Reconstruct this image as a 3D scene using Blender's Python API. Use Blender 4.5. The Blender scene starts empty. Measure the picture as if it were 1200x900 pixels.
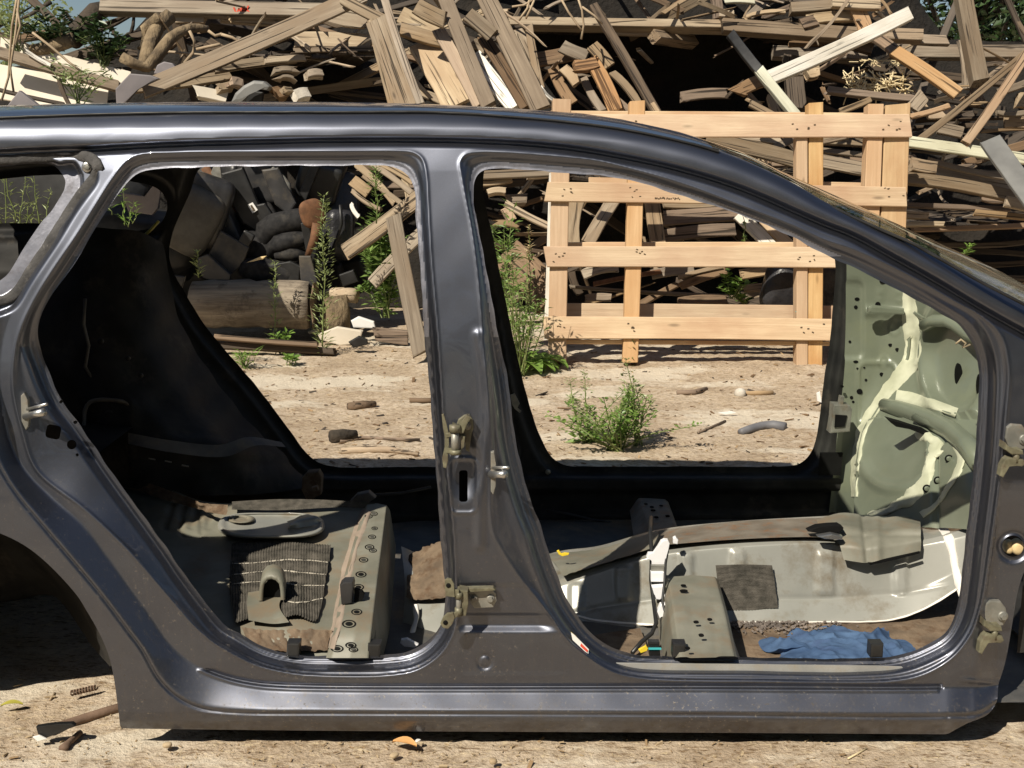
import bpy, bmesh, math, random
import numpy as np
from mathutils import Vector, Matrix, Quaternion, noise as mnoise

random.seed(7)
np.random.seed(7)
SC = bpy.context.scene
COL = SC.collection

# ------------------------------------------------------------------ camera, sky, sun, exposure
H = 1.31                       # camera height (m)
FPX = 1425.0                   # focal length in pixels of a 1200 px wide picture
PITCH = math.radians(11.23)
cam_d = bpy.data.cameras.new("camera")
cam = bpy.data.objects.new("camera", cam_d)
COL.objects.link(cam)
cam.location = (0, 0, H)
cam.rotation_euler = (math.pi / 2 - PITCH, 0, 0)
cam_d.sensor_width = 36.0
cam_d.lens = FPX / 1200.0 * 36.0
cam_d.clip_start = 0.05
cam_d.clip_end = 800.0
SC.camera = cam

SUN_DIR = Vector((0.73, 1.0, -1.30)).normalized()     # direction the light travels
elev = math.asin(-SUN_DIR.z)
azim = math.atan2(-SUN_DIR.x, -SUN_DIR.y)
world = bpy.data.worlds.new("World")
SC.world = world
world.use_nodes = True
wn = world.node_tree
wn.nodes.clear()
wo = wn.nodes.new("ShaderNodeOutputWorld")
wb = wn.nodes.new("ShaderNodeBackground")
ws = wn.nodes.new("ShaderNodeTexSky")
ws.sky_type = 'NISHITA'
ws.sun_disc = False
ws.sun_elevation = elev
ws.sun_rotation = azim
ws.air_density = 1.0
ws.dust_density = 0.6
wb.inputs[1].default_value = 0.05
wn.links.new(ws.outputs[0], wb.inputs[0])
wn.links.new(wb.outputs[0], wo.inputs[0])

sun_d = bpy.data.lights.new("sun", 'SUN')
sun_d.energy = 5.0
sun_d.angle = math.radians(0.5)
sun_d.color = (1.0, 0.915, 0.775)
sun = bpy.data.objects.new("sun", sun_d)
COL.objects.link(sun)
sun.rotation_euler = SUN_DIR.to_track_quat('-Z', 'Y').to_euler()
sun.location = (-4, -8, 10)

SC.view_settings.view_transform = 'Standard'
SC.view_settings.look = 'None'
SC.view_settings.exposure = 0.3
SC.view_settings.gamma = 1.0
SC.render.resolution_x = 1024
SC.render.resolution_y = 768

# ------------------------------------------------------------------ picture point -> world point at a known depth
CP, SP = math.cos(PITCH), math.sin(PITCH)

def ray(px, py):
    a = (np.asarray(px, float) - 600.0) / FPX
    b = (450.0 - np.asarray(py, float)) / FPX
    return a, CP + b * SP, -SP + b * CP

def U(px, py, Y):
    """world point on the sight line of a picture point, at distance Y"""
    a, dy, dz = ray(px, py)
    t = np.asarray(Y, float) / dy
    return np.stack([t * a, t * dy, H + t * dz], -1)

def G(px, py, z=0.0):
    """world point on a horizontal plane of height z"""
    a, dy, dz = ray(px, py)
    t = (z - H) / dz
    return np.stack([t * a, t * dy, H + t * dz], -1)

def pix(P):
    P = np.asarray(P, float)
    y, z = P[..., 1], P[..., 2] - H
    zc = y * CP - z * SP
    yc = y * SP + z * CP
    return 600 + FPX * P[..., 0] / zc, 450 - FPX * yc / zc

def V(p):
    return Vector([float(c) for c in p])

def mpp(Y):                    # metres per picture pixel at distance Y
    return Y / FPX

# ------------------------------------------------------------------ object helpers
def tag(o, label=None, cat=None, group=None, kind=None):
    if label: o['label'] = label
    if cat: o['category'] = cat
    if group: o['group'] = group
    if kind: o['kind'] = kind
    return o

def empty(name, loc, label=None, cat=None, group=None):
    o = bpy.data.objects.new(name, None)
    o.empty_display_size = 0.1
    COL.objects.link(o)
    o.location = loc
    return tag(o, label, cat, group)

def link(name, me, mat=None, parent=None, smooth=False):
    if mat is not None:
        for q_ in (mat if isinstance(mat, (list, tuple)) else [mat]): me.materials.append(q_)
    if smooth:
        me.polygons.foreach_set('use_smooth', [True] * len(me.polygons))
    o = bpy.data.objects.new(name, me)
    COL.objects.link(o)
    if parent is not None:
        o.parent = parent
        o.matrix_parent_inverse = Matrix.Translation(parent.location).inverted() if parent.parent is None and parent.type == 'EMPTY' else Matrix.Identity(4)
    return o

def mesh(name, verts, faces, mat=None, parent=None, smooth=False):
    me = bpy.data.meshes.new(name)
    me.from_pydata([tuple(float(c) for c in v) for v in verts], [], [tuple(int(i) for i in f) for f in faces])
    me.update()
    return link(name, me, mat, parent, smooth)

def from_bm(name, bm, mat=None, parent=None, smooth=False):
    bmesh.ops.recalc_face_normals(bm, faces=bm.faces[:])
    me = bpy.data.meshes.new(name)
    bm.to_mesh(me)
    bm.free()
    return link(name, me, mat, parent, smooth)

def fast_mesh(name, verts, quads, tris, mat=None, parent=None, smooth=True):
    me = bpy.data.meshes.new(name)
    nq, nt = len(quads), len(tris)
    me.vertices.add(len(verts))
    me.vertices.foreach_set('co', np.asarray(verts, np.float32).ravel())
    loops = np.concatenate([np.asarray(quads, np.int32).ravel(), np.asarray(tris, np.int32).ravel()])
    me.loops.add(len(loops))
    me.loops.foreach_set('vertex_index', loops)
    me.polygons.add(nq + nt)
    st = np.concatenate([np.arange(nq) * 4, nq * 4 + np.arange(nt) * 3]).astype(np.int32)
    me.polygons.foreach_set('loop_start', st)
    me.update(calc_edges=True)
    me.validate()
    return link(name, me, mat, parent, smooth)

# ------------------------------------------------------------------ curves and distance fields
def cr(pts, closed=False, step=5.0):
    """smooth curve through points"""
    P = np.asarray(pts, float)
    n = len(P)
    out = []
    rng = range(n if closed else n - 1)
    for i in rng:
        p1, p2 = P[i], P[(i + 1) % n]
        p0 = P[(i - 1) % n] if (closed or i > 0) else 2 * p1 - p2
        p3 = P[(i + 2) % n] if (closed or i < n - 2) else 2 * p2 - p1
        L = np.linalg.norm((p2 - p1)[:2])
        k = max(1, int(L / step))
        # centripetal tangents keep uneven spacing free of loops
        d1 = max(np.linalg.norm(p1 - p0), 1e-6) ** .5
        d2 = max(np.linalg.norm(p2 - p1), 1e-6) ** .5
        d3 = max(np.linalg.norm(p3 - p2), 1e-6) ** .5
        m1 = (p2 - p1) + d2 * ((p1 - p0) / d1 - (p2 - p0) / (d1 + d2))
        m2 = (p2 - p1) + d2 * ((p3 - p2) / d3 - (p3 - p1) / (d2 + d3))
        for j in range(k):
            t = j / k
            out.append((2*t**3-3*t**2+1)*p1 + (t**3-2*t**2+t)*m1 + (-2*t**3+3*t**2)*p2 + (t**3-t**2)*m2)
    if not closed:
        out.append(P[-1])
    return np.array(out)

def dist_to(pts, curve, closed):
    c = np.asarray(curve, np.float32)[:, :2]
    A = c if closed else c[:-1]
    B = np.roll(c, -1, 0) if closed else c[1:]
    D = B - A
    L2 = (D ** 2).sum(1) + 1e-9
    out = np.full(len(pts), 1e9, np.float32)
    P = pts.astype(np.float32)
    for s in range(0, len(A), 24):
        a, d, l2 = A[s:s+24], D[s:s+24], L2[s:s+24]
        wx = P[:, None, 0] - a[None, :, 0]
        wy = P[:, None, 1] - a[None, :, 1]
        t = np.clip((wx * d[:, 0] + wy * d[:, 1]) / l2, 0, 1)
        dd = (wx - t * d[:, 0]) ** 2 + (wy - t * d[:, 1]) ** 2
        out = np.minimum(out, dd.min(1))
    return np.sqrt(out)

def inside(pts, poly):
    c = np.asarray(poly, float)[:, :2]
    x, y = pts[:, 0], pts[:, 1]
    r = np.zeros(len(pts), bool)
    n = len(c)
    for i in range(n):
        x1, y1 = c[i]
        x2, y2 = c[(i + 1) % n]
        if y1 == y2: continue
        m = ((y1 > y) != (y2 > y)) & (x < (x2 - x1) * (y - y1) / (y2 - y1) + x1)
        r ^= m
    return r

class Field:
    """signed distance to a closed outline (negative inside), stored on a coarse raster"""
    X0, Y0, S = -420.0, 70.0, 4.0
    NX, NY = 480, 220
    _p = None
    def __init__(self, curve, closed=True, signed=True, fold=None):
        if Field._p is None:
            gx, gy = np.meshgrid(Field.X0 + Field.S * np.arange(Field.NX), Field.Y0 + Field.S * np.arange(Field.NY))
            Field._p = np.stack([gx.ravel(), gy.ravel()], 1)
        d = dist_to(Field._p, curve, closed)
        if signed:
            d = np.where(inside(Field._p, curve if fold is None else fold), -d, d)
        self.a = d.reshape(Field.NY, Field.NX)
    def __call__(self, x, y):
        u = np.clip((x - Field.X0) / Field.S, 0, Field.NX - 1.001)
        v = np.clip((y - Field.Y0) / Field.S, 0, Field.NY - 1.001)
        i, j = u.astype(int), v.astype(int)
        fu, fv = u - i, v - j
        a = self.a
        return (a[j, i] * (1-fu) + a[j, i+1] * fu) * (1-fv) + (a[j+1, i] * (1-fu) + a[j+1, i+1] * fu) * fv

def sstep(x, a, b):
    t = np.clip((x - a) / (b - a), 0, 1)
    return t * t * (3 - 2 * t)

def sheet(name, xs, ys, phi_fn, Y_fn, mat, parent, smooth=True, mat_fn=None):
    """pressed sheet metal: raster of the region phi<0, its rim pulled exactly onto phi=0, every vertex at its own depth"""
    gx, gy = np.meshgrid(xs, ys)
    phi = phi_fn(gx, gy)
    phi = np.where(np.abs(phi) < .04, -.04, phi)
    ny, nx = gx.shape
    idx = np.arange(nx * ny).reshape(ny, nx)
    c = [idx[:-1, :-1], idx[:-1, 1:], idx[1:, 1:], idx[1:, :-1]]
    f = phi.ravel(); FX, FY = gx.ravel(), gy.ravel()
    ins = f <= 0
    g = [ins[k] for k in c]
    cnt = sum(k.astype(int) for k in g)
    q = np.stack([k[cnt == 4] for k in c], 1)
    # rim cells are clipped exactly along phi = 0
    mixed = (cnt > 0) & (cnt < 4)
    cells = np.stack([k[mixed] for k in c], 1)
    ex, ey, edge, polys = [], [], {}, []
    n0 = nx * ny
    for cell in cells.tolist():
        poly = []
        for k in range(4):
            u, v = cell[k], cell[(k + 1) % 4]
            if ins[u]: poly.append(u)
            if ins[u] != ins[v]:
                key = (u, v) if u < v else (v, u)
                if key not in edge:
                    t = f[u] / (f[u] - f[v])
                    edge[key] = n0 + len(ex)
                    ex.append(FX[u] + t * (FX[v] - FX[u])); ey.append(FY[u] + t * (FY[v] - FY[u]))
                poly.append(edge[key])
        for k in range(1, len(poly) - 1): polys.append((poly[0], poly[k], poly[k + 1]))
    t = np.array(polys, int).reshape(-1, 3)
    X = np.concatenate([FX, ex]); Yp = np.concatenate([FY, ey])
    used = np.zeros(len(X), bool)
    used[q.ravel()] = True
    used[t.ravel()] = True
    Xu, Yu = X[used], Yp[used]
    W = U(Xu, Yu, Y_fn(Xu, Yu))
    remap = np.cumsum(used) - 1
    o = fast_mesh(name, W, remap[q], remap[t], mat, parent, smooth)
    if mat_fn is not None:
        fx, fy = X.ravel(), Yp.ravel()
        cxy = [np.concatenate([f[q].mean(1), f[t].mean(1)]) for f in (fx, fy)]
        if len(o.data.polygons) == len(cxy[0]):
            o.data.polygons.foreach_set('material_index', mat_fn(*cxy).astype(np.int32))
    return o

def rough(x, y, s=1.0):
    x, y = x*s, y*s
    return (np.sin(x*.37 + 1.9*np.sin(y*.23) + .6*np.sin(x*.83))*np.sin(y*.41 + 2.1*np.sin(x*.19)) + .5*np.sin(x*1.13 + 2.3*np.sin(y*.71))*np.sin(y*.97 + 1.7*np.sin(x*.53)))

# ------------------------------------------------------------------ shape helpers
def resample(row, n):
    r = np.asarray(row, float)
    c = cr(r, False, 3.0) if len(r) > 2 else np.array([r[0] + (r[1]-r[0]) * t for t in np.linspace(0, 1, 20)])
    d = np.concatenate([[0], np.cumsum(np.linalg.norm(np.diff(c[:, :2], axis=0), axis=1))])
    s = np.linspace(0, d[-1], n)
    return np.stack([np.interp(s, d, c[:, k]) for k in range(c.shape[1])], 1)

def loft_points(rows, nu, nv, smooth_v=True):
    R = np.array([resample(r, nu) for r in rows])          # rows x nu x 3
    m = len(R)
    out = []
    if smooth_v and m > 2:
        for k in range(nu):
            out.append(resample(R[:, k], nv) if False else R[:, k])
        C = []
        T = np.linspace(0, m - 1, nv)
        for t in T:
            i = min(int(t), m - 2); f = t - i
            p1, p2 = R[i], R[i+1]
            p0 = R[i-1] if i > 0 else 2*p1 - p2
            p3 = R[i+2] if i < m-2 else 2*p2 - p1
            m1, m2 = (p2-p0)/2, (p3-p1)/2
            C.append((2*f**3-3*f**2+1)*p1+(f**3-2*f**2+f)*m1+(-2*f**3+3*f**2)*p2+(f**3-f**2)*m2)
        return np.array(C)
    T = np.linspace(0, m - 1, nv)
    C = []
    for t in T:
        i = min(int(t), m - 2); f = t - i
        C.append(R[i] * (1-f) + R[i+1] * f)
    return np.array(C)

def loft(name, rows, mat, parent=None, nu=40, nv=24, relief=None, smooth=True, smooth_v=True, world_rows=False):
    """surface through rows of (px, py, depth) points (or world points); relief(px,py) in metres towards the camera side"""
    R = loft_points(rows, nu, nv, smooth_v)
    W = R if world_rows else U(R[..., 0], R[..., 1], R[..., 2])
    if relief is not None:
        x, y = pix(W)
        W = W.copy()
        # surface normal by differences
        du = np.gradient(W, axis=1); dv = np.gradient(W, axis=0)
        n = np.cross(du, dv)
        n /= np.linalg.norm(n, axis=-1, keepdims=True) + 1e-9
        view = np.array([0, 0, H]) - W
        n *= np.sign((n * view).sum(-1, keepdims=True))
        W += n * relief(x, y)[..., None]
    nv_, nu_ = W.shape[:2]
    idx = np.arange(nv_ * nu_).reshape(nv_, nu_)
    q = np.stack([idx[:-1, :-1].ravel(), idx[:-1, 1:].ravel(), idx[1:, 1:].ravel(), idx[1:, :-1].ravel()], 1)
    return fast_mesh(name, W.reshape(-1, 3), q, np.zeros((0, 3), int), mat, parent, smooth)

def slab(name, poly, Y, th, mat, parent=None, bevel=0.0, smooth=False):
    """plate cut to an outline: poly of (px,py) or (px,py,Y); th = thickness towards the camera"""
    bm = bmesh.new()
    fr, bk = [], []
    for p in poly:
        yy = p[2] if len(p) > 2 else Y
        fr.append(bm.verts.new(V(U(p[0], p[1], yy - th))))
        b = U(p[0], p[1], yy - th)
        b = b + np.array([0, th, 0])
        bk.append(bm.verts.new(V(b)))
    n = len(poly)
    f = bm.faces.new(fr)
    bm.faces.new(bk[::-1])
    for i in range(n):
        bm.faces.new((fr[i], bk[i], bk[(i+1) % n], fr[(i+1) % n]))
    if bevel > 0:
        e = [e for e in f.edges]
        bmesh.ops.bevel(bm, geom=e, offset=bevel, segments=2, affect='EDGES', profile=.6)
    return from_bm(name, bm, mat, parent, smooth)

def tube_bm(bm, pts, r, sides=8, cap=True):
    pts = [V(p) for p in pts]
    n = len(pts)
    rs = r if hasattr(r, '__len__') else [r] * n
    rings = []
    up = Vector((0.12, 0.2, 1)).normalized()
    for i in range(n):
        t = (pts[min(i+1, n-1)] - pts[max(i-1, 0)]).normalized()
        a = t.cross(up)
        if a.length < .05: a = t.cross(Vector((1, 0, 0)))
        a.normalize()
        b = t.cross(a)
        rings.append([bm.verts.new(pts[i] + (a * math.cos(2*math.pi*k/sides) + b * math.sin(2*math.pi*k/sides)) * rs[i]) for k in range(sides)])
    for i in range(n - 1):
        for k in range(sides):
            bm.faces.new((rings[i][k], rings[i][(k+1) % sides], rings[i+1][(k+1) % sides], rings[i+1][k]))
    if cap:
        bm.faces.new(rings[0][::-1])
        bm.faces.new(rings[-1])

def tube(name, pts, r, mat, parent=None, sides=8, smooth=True):
    bm = bmesh.new()
    tube_bm(bm, pts, r, sides)
    return from_bm(name, bm, mat, parent, smooth)

from mathutils.bvhtree import BVHTree
def bvh_of(o):
    return BVHTree.FromPolygons([v.co for v in o.data.vertices], [tuple(p.vertices) for p in o.data.polygons])
def hit_Y(px, py, trees, default):
    """depth at which the sight line of a picture point meets a finished surface"""
    p = V(U(px, py, 1.0)) - Vector((0, 0, H))
    best = None
    for t in trees:
        h = t.ray_cast(Vector((0, 0, H)), p.normalized())
        if h[0] is not None and (best is None or h[0].y < best): best = h[0].y
    return default if best is None else best

def ribbon(name, pts, width, th, mat, parent=None, nu=None, jag=0.0, on=None):
    """bead of sealant / strap following picture points (px,py,Y) lying on a surface; width px"""
    c = cr(np.asarray(pts, float), False, 4.0)
    n = len(c)
    w = np.interp(np.linspace(0, 1, n), np.linspace(0, 1, len(width)), width) if hasattr(width, '__len__') else np.full(n, width, float)
    t = np.gradient(c[:, :2], axis=0)
    t /= np.linalg.norm(t, axis=1, keepdims=True) + 1e-9
    nn = np.stack([-t[:, 1], t[:, 0]], 1)
    prof = [(-1, 0.0), (-.8, .8), (-.3, 1.0), (.3, .9), (.8, .75), (1, 0.0)]
    rows = []
    for s, h in prof:
        j = jag * np.array([mnoise.noise(Vector((i*.35, s*3, w[0]))) for i in range(n)])
        p = c[:, :2] + nn * (s * w[:, None] / 2 + j[:, None])
        hh = h * th * (1 + .35*np.array([mnoise.noise(Vector((i*.2, s*2, 3.1))) for i in range(n)]))
        yy = c[:, 2] if on is None else np.array([hit_Y(a, b, on, d0) for (a, b), d0 in zip(p, c[:, 2])])
        rows.append(U(p[:, 0], p[:, 1], yy - hh + (0.002 if h == 0 else 0)))
    W = np.array(rows)
    m = len(prof)
    idx = np.arange(m * n).reshape(m, n)
    q = np.stack([idx[:-1, :-1].ravel(), idx[:-1, 1:].ravel(), idx[1:, 1:].ravel(), idx[1:, :-1].ravel()], 1)
    return fast_mesh(name, W.reshape(-1, 3), q, np.zeros((0, 3), int), mat, parent, True)

def cyl_px(name, px, py, Y, rpx, length, mat, parent=None, sides=18, squash=1.0, dome=0.25, axis=Vector((0, -1, 0))):
    """round boss / bolt head standing out of a surface towards the camera"""
    c = V(U(px, py, Y)); r = rpx * mpp(Y)
    ax = axis.normalized()
    a = ax.cross(Vector((0, 0, 1))).normalized(); b = ax.cross(a)
    bm = bmesh.new()
    prof = [(1, -.3*length), (1, .7*length), (.82, length), (.4, length*(1+dome*.3)), (0.001, length*(1+dome*.35))]
    rings = []
    for pr, h in prof:
        rings.append([bm.verts.new(c + ax*h + (a*math.cos(2*math.pi*k/sides)*squash + b*math.sin(2*math.pi*k/sides))*r*pr) for k in range(sides)])
    for i in range(len(prof)-1):
        for k in range(sides):
            bm.faces.new((rings[i][k], rings[i][(k+1) % sides], rings[i+1][(k+1) % sides], rings[i+1][k]))
    return from_bm(name, bm, mat, parent, sides > 8)

def box_bm(bm, M, sx, sy, sz):
    vs = [bm.verts.new(M @ Vector((x*sx/2, y*sy/2, z*sz/2))) for x in (-1, 1) for y in (-1, 1) for z in (-1, 1)]
    for f in ((0,1,3,2), (4,6,7,5), (0,4,5,1), (2,3,7,6), (0,2,6,4), (1,5,7,3)):
        bm.faces.new([vs[i] for i in f])

def rbox(name, loc, size, rot, mat, parent=None, e=0.35, nu=24, nv=14, bend=None, lump=0.0, seed=0):
    """soft padded block (superellipsoid)"""
    def sp(c, m): return math.copysign(abs(c) ** m, c)
    vs, fs = [], []
    for j in range(nv + 1):
        ph = -math.pi/2 + math.pi * j / nv
        for i in range(nu):
            th = 2*math.pi*i/nu
            x = sp(math.cos(ph), e)*sp(math.cos(th), e); y = sp(math.cos(ph), e)*sp(math.sin(th), e); z = sp(math.sin(ph), e)
            p = Vector((x*size[0]/2, y*size[1]/2, z*size[2]/2))
            if lump:
                k = mnoise.noise(p*6 + Vector((seed, seed*.7, 0)))
                p *= 1 + lump*k
            if bend: p = bend(p)
            vs.append(p)
    for j in range(nv):
        for i in range(nu):
            fs.append((j*nu+i, j*nu+(i+1) % nu, (j+1)*nu+(i+1) % nu, (j+1)*nu+i))
    M = Matrix.Translation(V(loc)) @ (rot.to_matrix().to_4x4() if hasattr(rot, 'to_matrix') else rot)
    return mesh(name, [M @ v for v in vs], fs, mat, parent, True)
# ------------------------------------------------------------------ procedural materials
MATS = {}
class NT:
    def __init__(self, name):
        self.m = bpy.data.materials.new(name)
        self.m.use_nodes = True
        self.t = self.m.node_tree
        self.b = self.t.nodes['Principled BSDF']
    def n(self, typ, **kw):
        nd = self.t.nodes.new(typ)
        for k, v in kw.items(): setattr(nd, k, v)
        return nd
    def l(self, a, b): self.t.links.new(a, b)
    def coords(self, scale=(1,1,1), kind='Object'):
        tc = self.n('ShaderNodeTexCoord'); mp = self.n('ShaderNodeMapping')
        mp.inputs['Scale'].default_value = scale
        self.l(tc.outputs[kind], mp.inputs[0])
        return mp.outputs[0]
    def noise(self, vec, scale, detail=5, rough=.55, dist=0.0):
        nz = self.n('ShaderNodeTexNoise')
        nz.inputs['Scale'].default_value = scale; nz.inputs['Detail'].default_value = detail
        nz.inputs['Roughness'].default_value = rough; nz.inputs['Distortion'].default_value = dist
        self.l(vec, nz.inputs['Vector'])
        return nz.outputs['Fac']
    def ramp(self, fac, stops):
        r = self.n('ShaderNodeValToRGB')
        while len(r.color_ramp.elements) < len(stops): r.color_ramp.elements.new(.5)
        for e, (p, c) in zip(r.color_ramp.elements, stops):
            e.position = p; e.color = (c, c, c, 1) if not hasattr(c, '__len__') else (*c, 1)
        self.l(fac, r.inputs[0])
        return r.outputs[0]
    def mix(self, fac, a, b, mode='MIX'):
        m = self.n('ShaderNodeMix', data_type='RGBA', blend_type=mode)
        for s, v in ((m.inputs[0], fac), (m.inputs[6], a), (m.inputs[7], b)):
            if hasattr(v, 'is_linked'): self.l(v, s)
            elif hasattr(v, '__len__'): s.default_value = (*v, 1)
            else: s.default_value = v
        return m.outputs[2]
    def math(self, op, a, b=0.0):
        m = self.n('ShaderNodeMath', operation=op)
        for s, v in ((m.inputs[0], a), (m.inputs[1], b)):
            if hasattr(v, 'is_linked'): self.l(v, s)
            else: s.default_value = v
        return m.outputs[0]
    def bump(self, h, strength, dist=.002):
        b = self.n('ShaderNodeBump')
        b.inputs['Strength'].default_value = strength; b.inputs['Distance'].default_value = dist
        self.l(h, b.inputs['Height'])
        self.l(b.outputs[0], self.b.inputs['Normal'])
    def set(self, **kw):
        names = dict(color='Base Color', rough='Roughness', metal='Metallic', coat='Coat Weight', coatr='Coat Roughness', spec='Specular IOR Level', sheen='Sheen Weight', trans='Transmission Weight', sub='Subsurface Weight')
        for k, v in kw.items():
            s = self.b.inputs[names[k]]
            if hasattr(v, 'is_linked'): self.l(v, s)
            elif hasattr(v, '__len__'): s.default_value = (*v, 1)
            else: s.default_value = v
    def rnd(self):
        return self.n('ShaderNodeObjectInfo').outputs['Random']

def wood(name, light, dark, stain, rough=.8, var=.48, crack=.75):
    N = NT(name)
    v0 = N.coords()
    off = N.n('ShaderNodeVectorMath', operation='ADD')
    comb = N.n('ShaderNodeCombineXYZ')
    r = N.rnd()
    for k, mul in enumerate((37.0, 11.0, 23.0)):
        N.l(N.math('MULTIPLY', r, mul), comb.inputs[k])
    N.l(v0, off.inputs[0]); N.l(comb.outputs[0], off.inputs[1])
    def stretch(s):
        mp = N.n('ShaderNodeMapping'); mp.inputs['Scale'].default_value = s
        N.l(off.outputs[0], mp.inputs[0]); return mp.outputs[0]
    g1 = N.noise(stretch((1.3, 24, 24)), 1.6, 7, .62, .6)
    g2 = N.noise(stretch((1.0, 75, 75)), 1.6, 3, .6)
    big = N.noise(stretch((1.6, 3.2, 3.2)), 1.4, 4)
    base = N.ramp(g1, [(.30, dark), (.52, [(a+b)/2 for a, b in zip(light, dark)]), (.68, light)])
    base = N.mix(N.ramp(g2, [(.35, 0), (.7, .35)]), base, light)
    base = N.mix(N.ramp(big, [(.40, 0), (.66, .85)]), base, stain)
    ck = N.ramp(N.noise(stretch((.55, 38, 38)), 1.7, 4, .5), [(crack - .03 - .13, 0), (crack - .12, 1)])
    base = N.mix(ck, base, [c * .35 for c in dark])
    # knots
    vo = N.n('ShaderNodeTexVoronoi'); vo.inputs['Scale'].default_value = 1.0
    N.l(stretch((2.6, 9, 9)), vo.inputs['Vector'])
    kn = N.ramp(vo.outputs['Distance'], [(.04, .75), (.12, 0)])
    base = N.mix(kn, base, [c * .45 for c in dark])
    hs = N.n('ShaderNodeHueSaturation')
    N.l(base, hs.inputs['Color'])
    N.l(N.math('ADD', N.math('MULTIPLY', r, var * 1.3), 1 - var * .75), hs.inputs['Value'])
    r2 = N.math('FRACT', N.math('MULTIPLY', r, 17.3))
    N.l(N.math('ADD', N.math('MULTIPLY', r2, .38), .62), hs.inputs['Saturation'])
    N.set(color=hs.outputs[0], rough=rough, spec=.25)
    N.bump(N.math('SUBTRACT', g1, N.math('MULTIPLY', ck, .8)), .55, .006)
    MATS[name] = N.m

wood('wood_grey', (.35,.275,.185), (.155,.112,.070), (.23,.155,.085))
wood('wood_pale', (.50,.395,.25), (.29,.205,.118), (.32,.22,.125), var=.35)
wood('wood_tan', (.41,.29,.16), (.23,.15,.077), (.25,.16,.078))
wood('wood_fresh', (.66,.455,.225), (.48,.30,.125), (.46,.24,.09), rough=.65, var=.16, crack=.92)
wood('wood_stringer', (.56,.375,.205), (.43,.265,.13), (.44,.255,.115), rough=.65, var=.16, crack=.92)
wood('wood_brown', (.27,.17,.09), (.12,.075,.04), (.17,.10,.05))
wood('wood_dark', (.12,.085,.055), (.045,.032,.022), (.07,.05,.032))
wood('wood_white', (.80,.77,.70), (.62,.58,.50), (.55,.50,.40), var=.12)
wood('wood_green', (.66,.66,.50), (.48,.47,.33), (.42,.40,.27), var=.12)
wood('wood_orange', (.46,.31,.165), (.30,.175,.08), (.37,.21,.09), var=.15)
wood('wood_rotten', (.56,.29,.07), (.32,.14,.03), (.20,.085,.02), var=.1, crack=.68)

def plain(name, c1, c2, scale=6, rough=.6, metal=0.0, bump=.15, bscale=60, bdist=.002, stretch=(1,1,1), var=0.0, r2=None, coat=0.0, coatr=.1, dirt=None, dscale=3.0, damt=.5, spec=.5, detail=6):
    N = NT(name)
    v = N.coords(stretch)
    f = N.noise(v, scale, detail)
    col = N.ramp(f, [(.34, c1), (.66, c2)])
    if dirt is not None:
        d = N.ramp(N.noise(N.coords(), dscale, 9, .68), [(.62 - damt*.25, 0), (.62 + .12 - damt*.1, 1)])
        col = N.mix(d, col, dirt)
        if r2 is not None:
            N.set(rough=N.math('ADD', N.math('MULTIPLY', d, r2 - rough), rough))
            rough = None
        if metal:
            N.set(metal=N.math('MULTIPLY', N.math('SUBTRACT', 1.0, d), metal)); metal = None
    if var:
        hs = N.n('ShaderNodeHueSaturation'); N.l(col, hs.inputs['Color'])
        N.l(N.math('ADD', N.math('MULTIPLY', N.rnd(), var), 1 - var/2), hs.inputs['Value']); col = hs.outputs[0]
    kw = dict(color=col, coat=coat, coatr=coatr, spec=spec)
    if rough is not None: kw['rough'] = rough
    if metal is not None: kw['metal'] = metal
    N.set(**kw)
    if bump: N.bump(N.noise(v, bscale, 5), bump, bdist)
    MATS[name] = N.m
    return N

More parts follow.
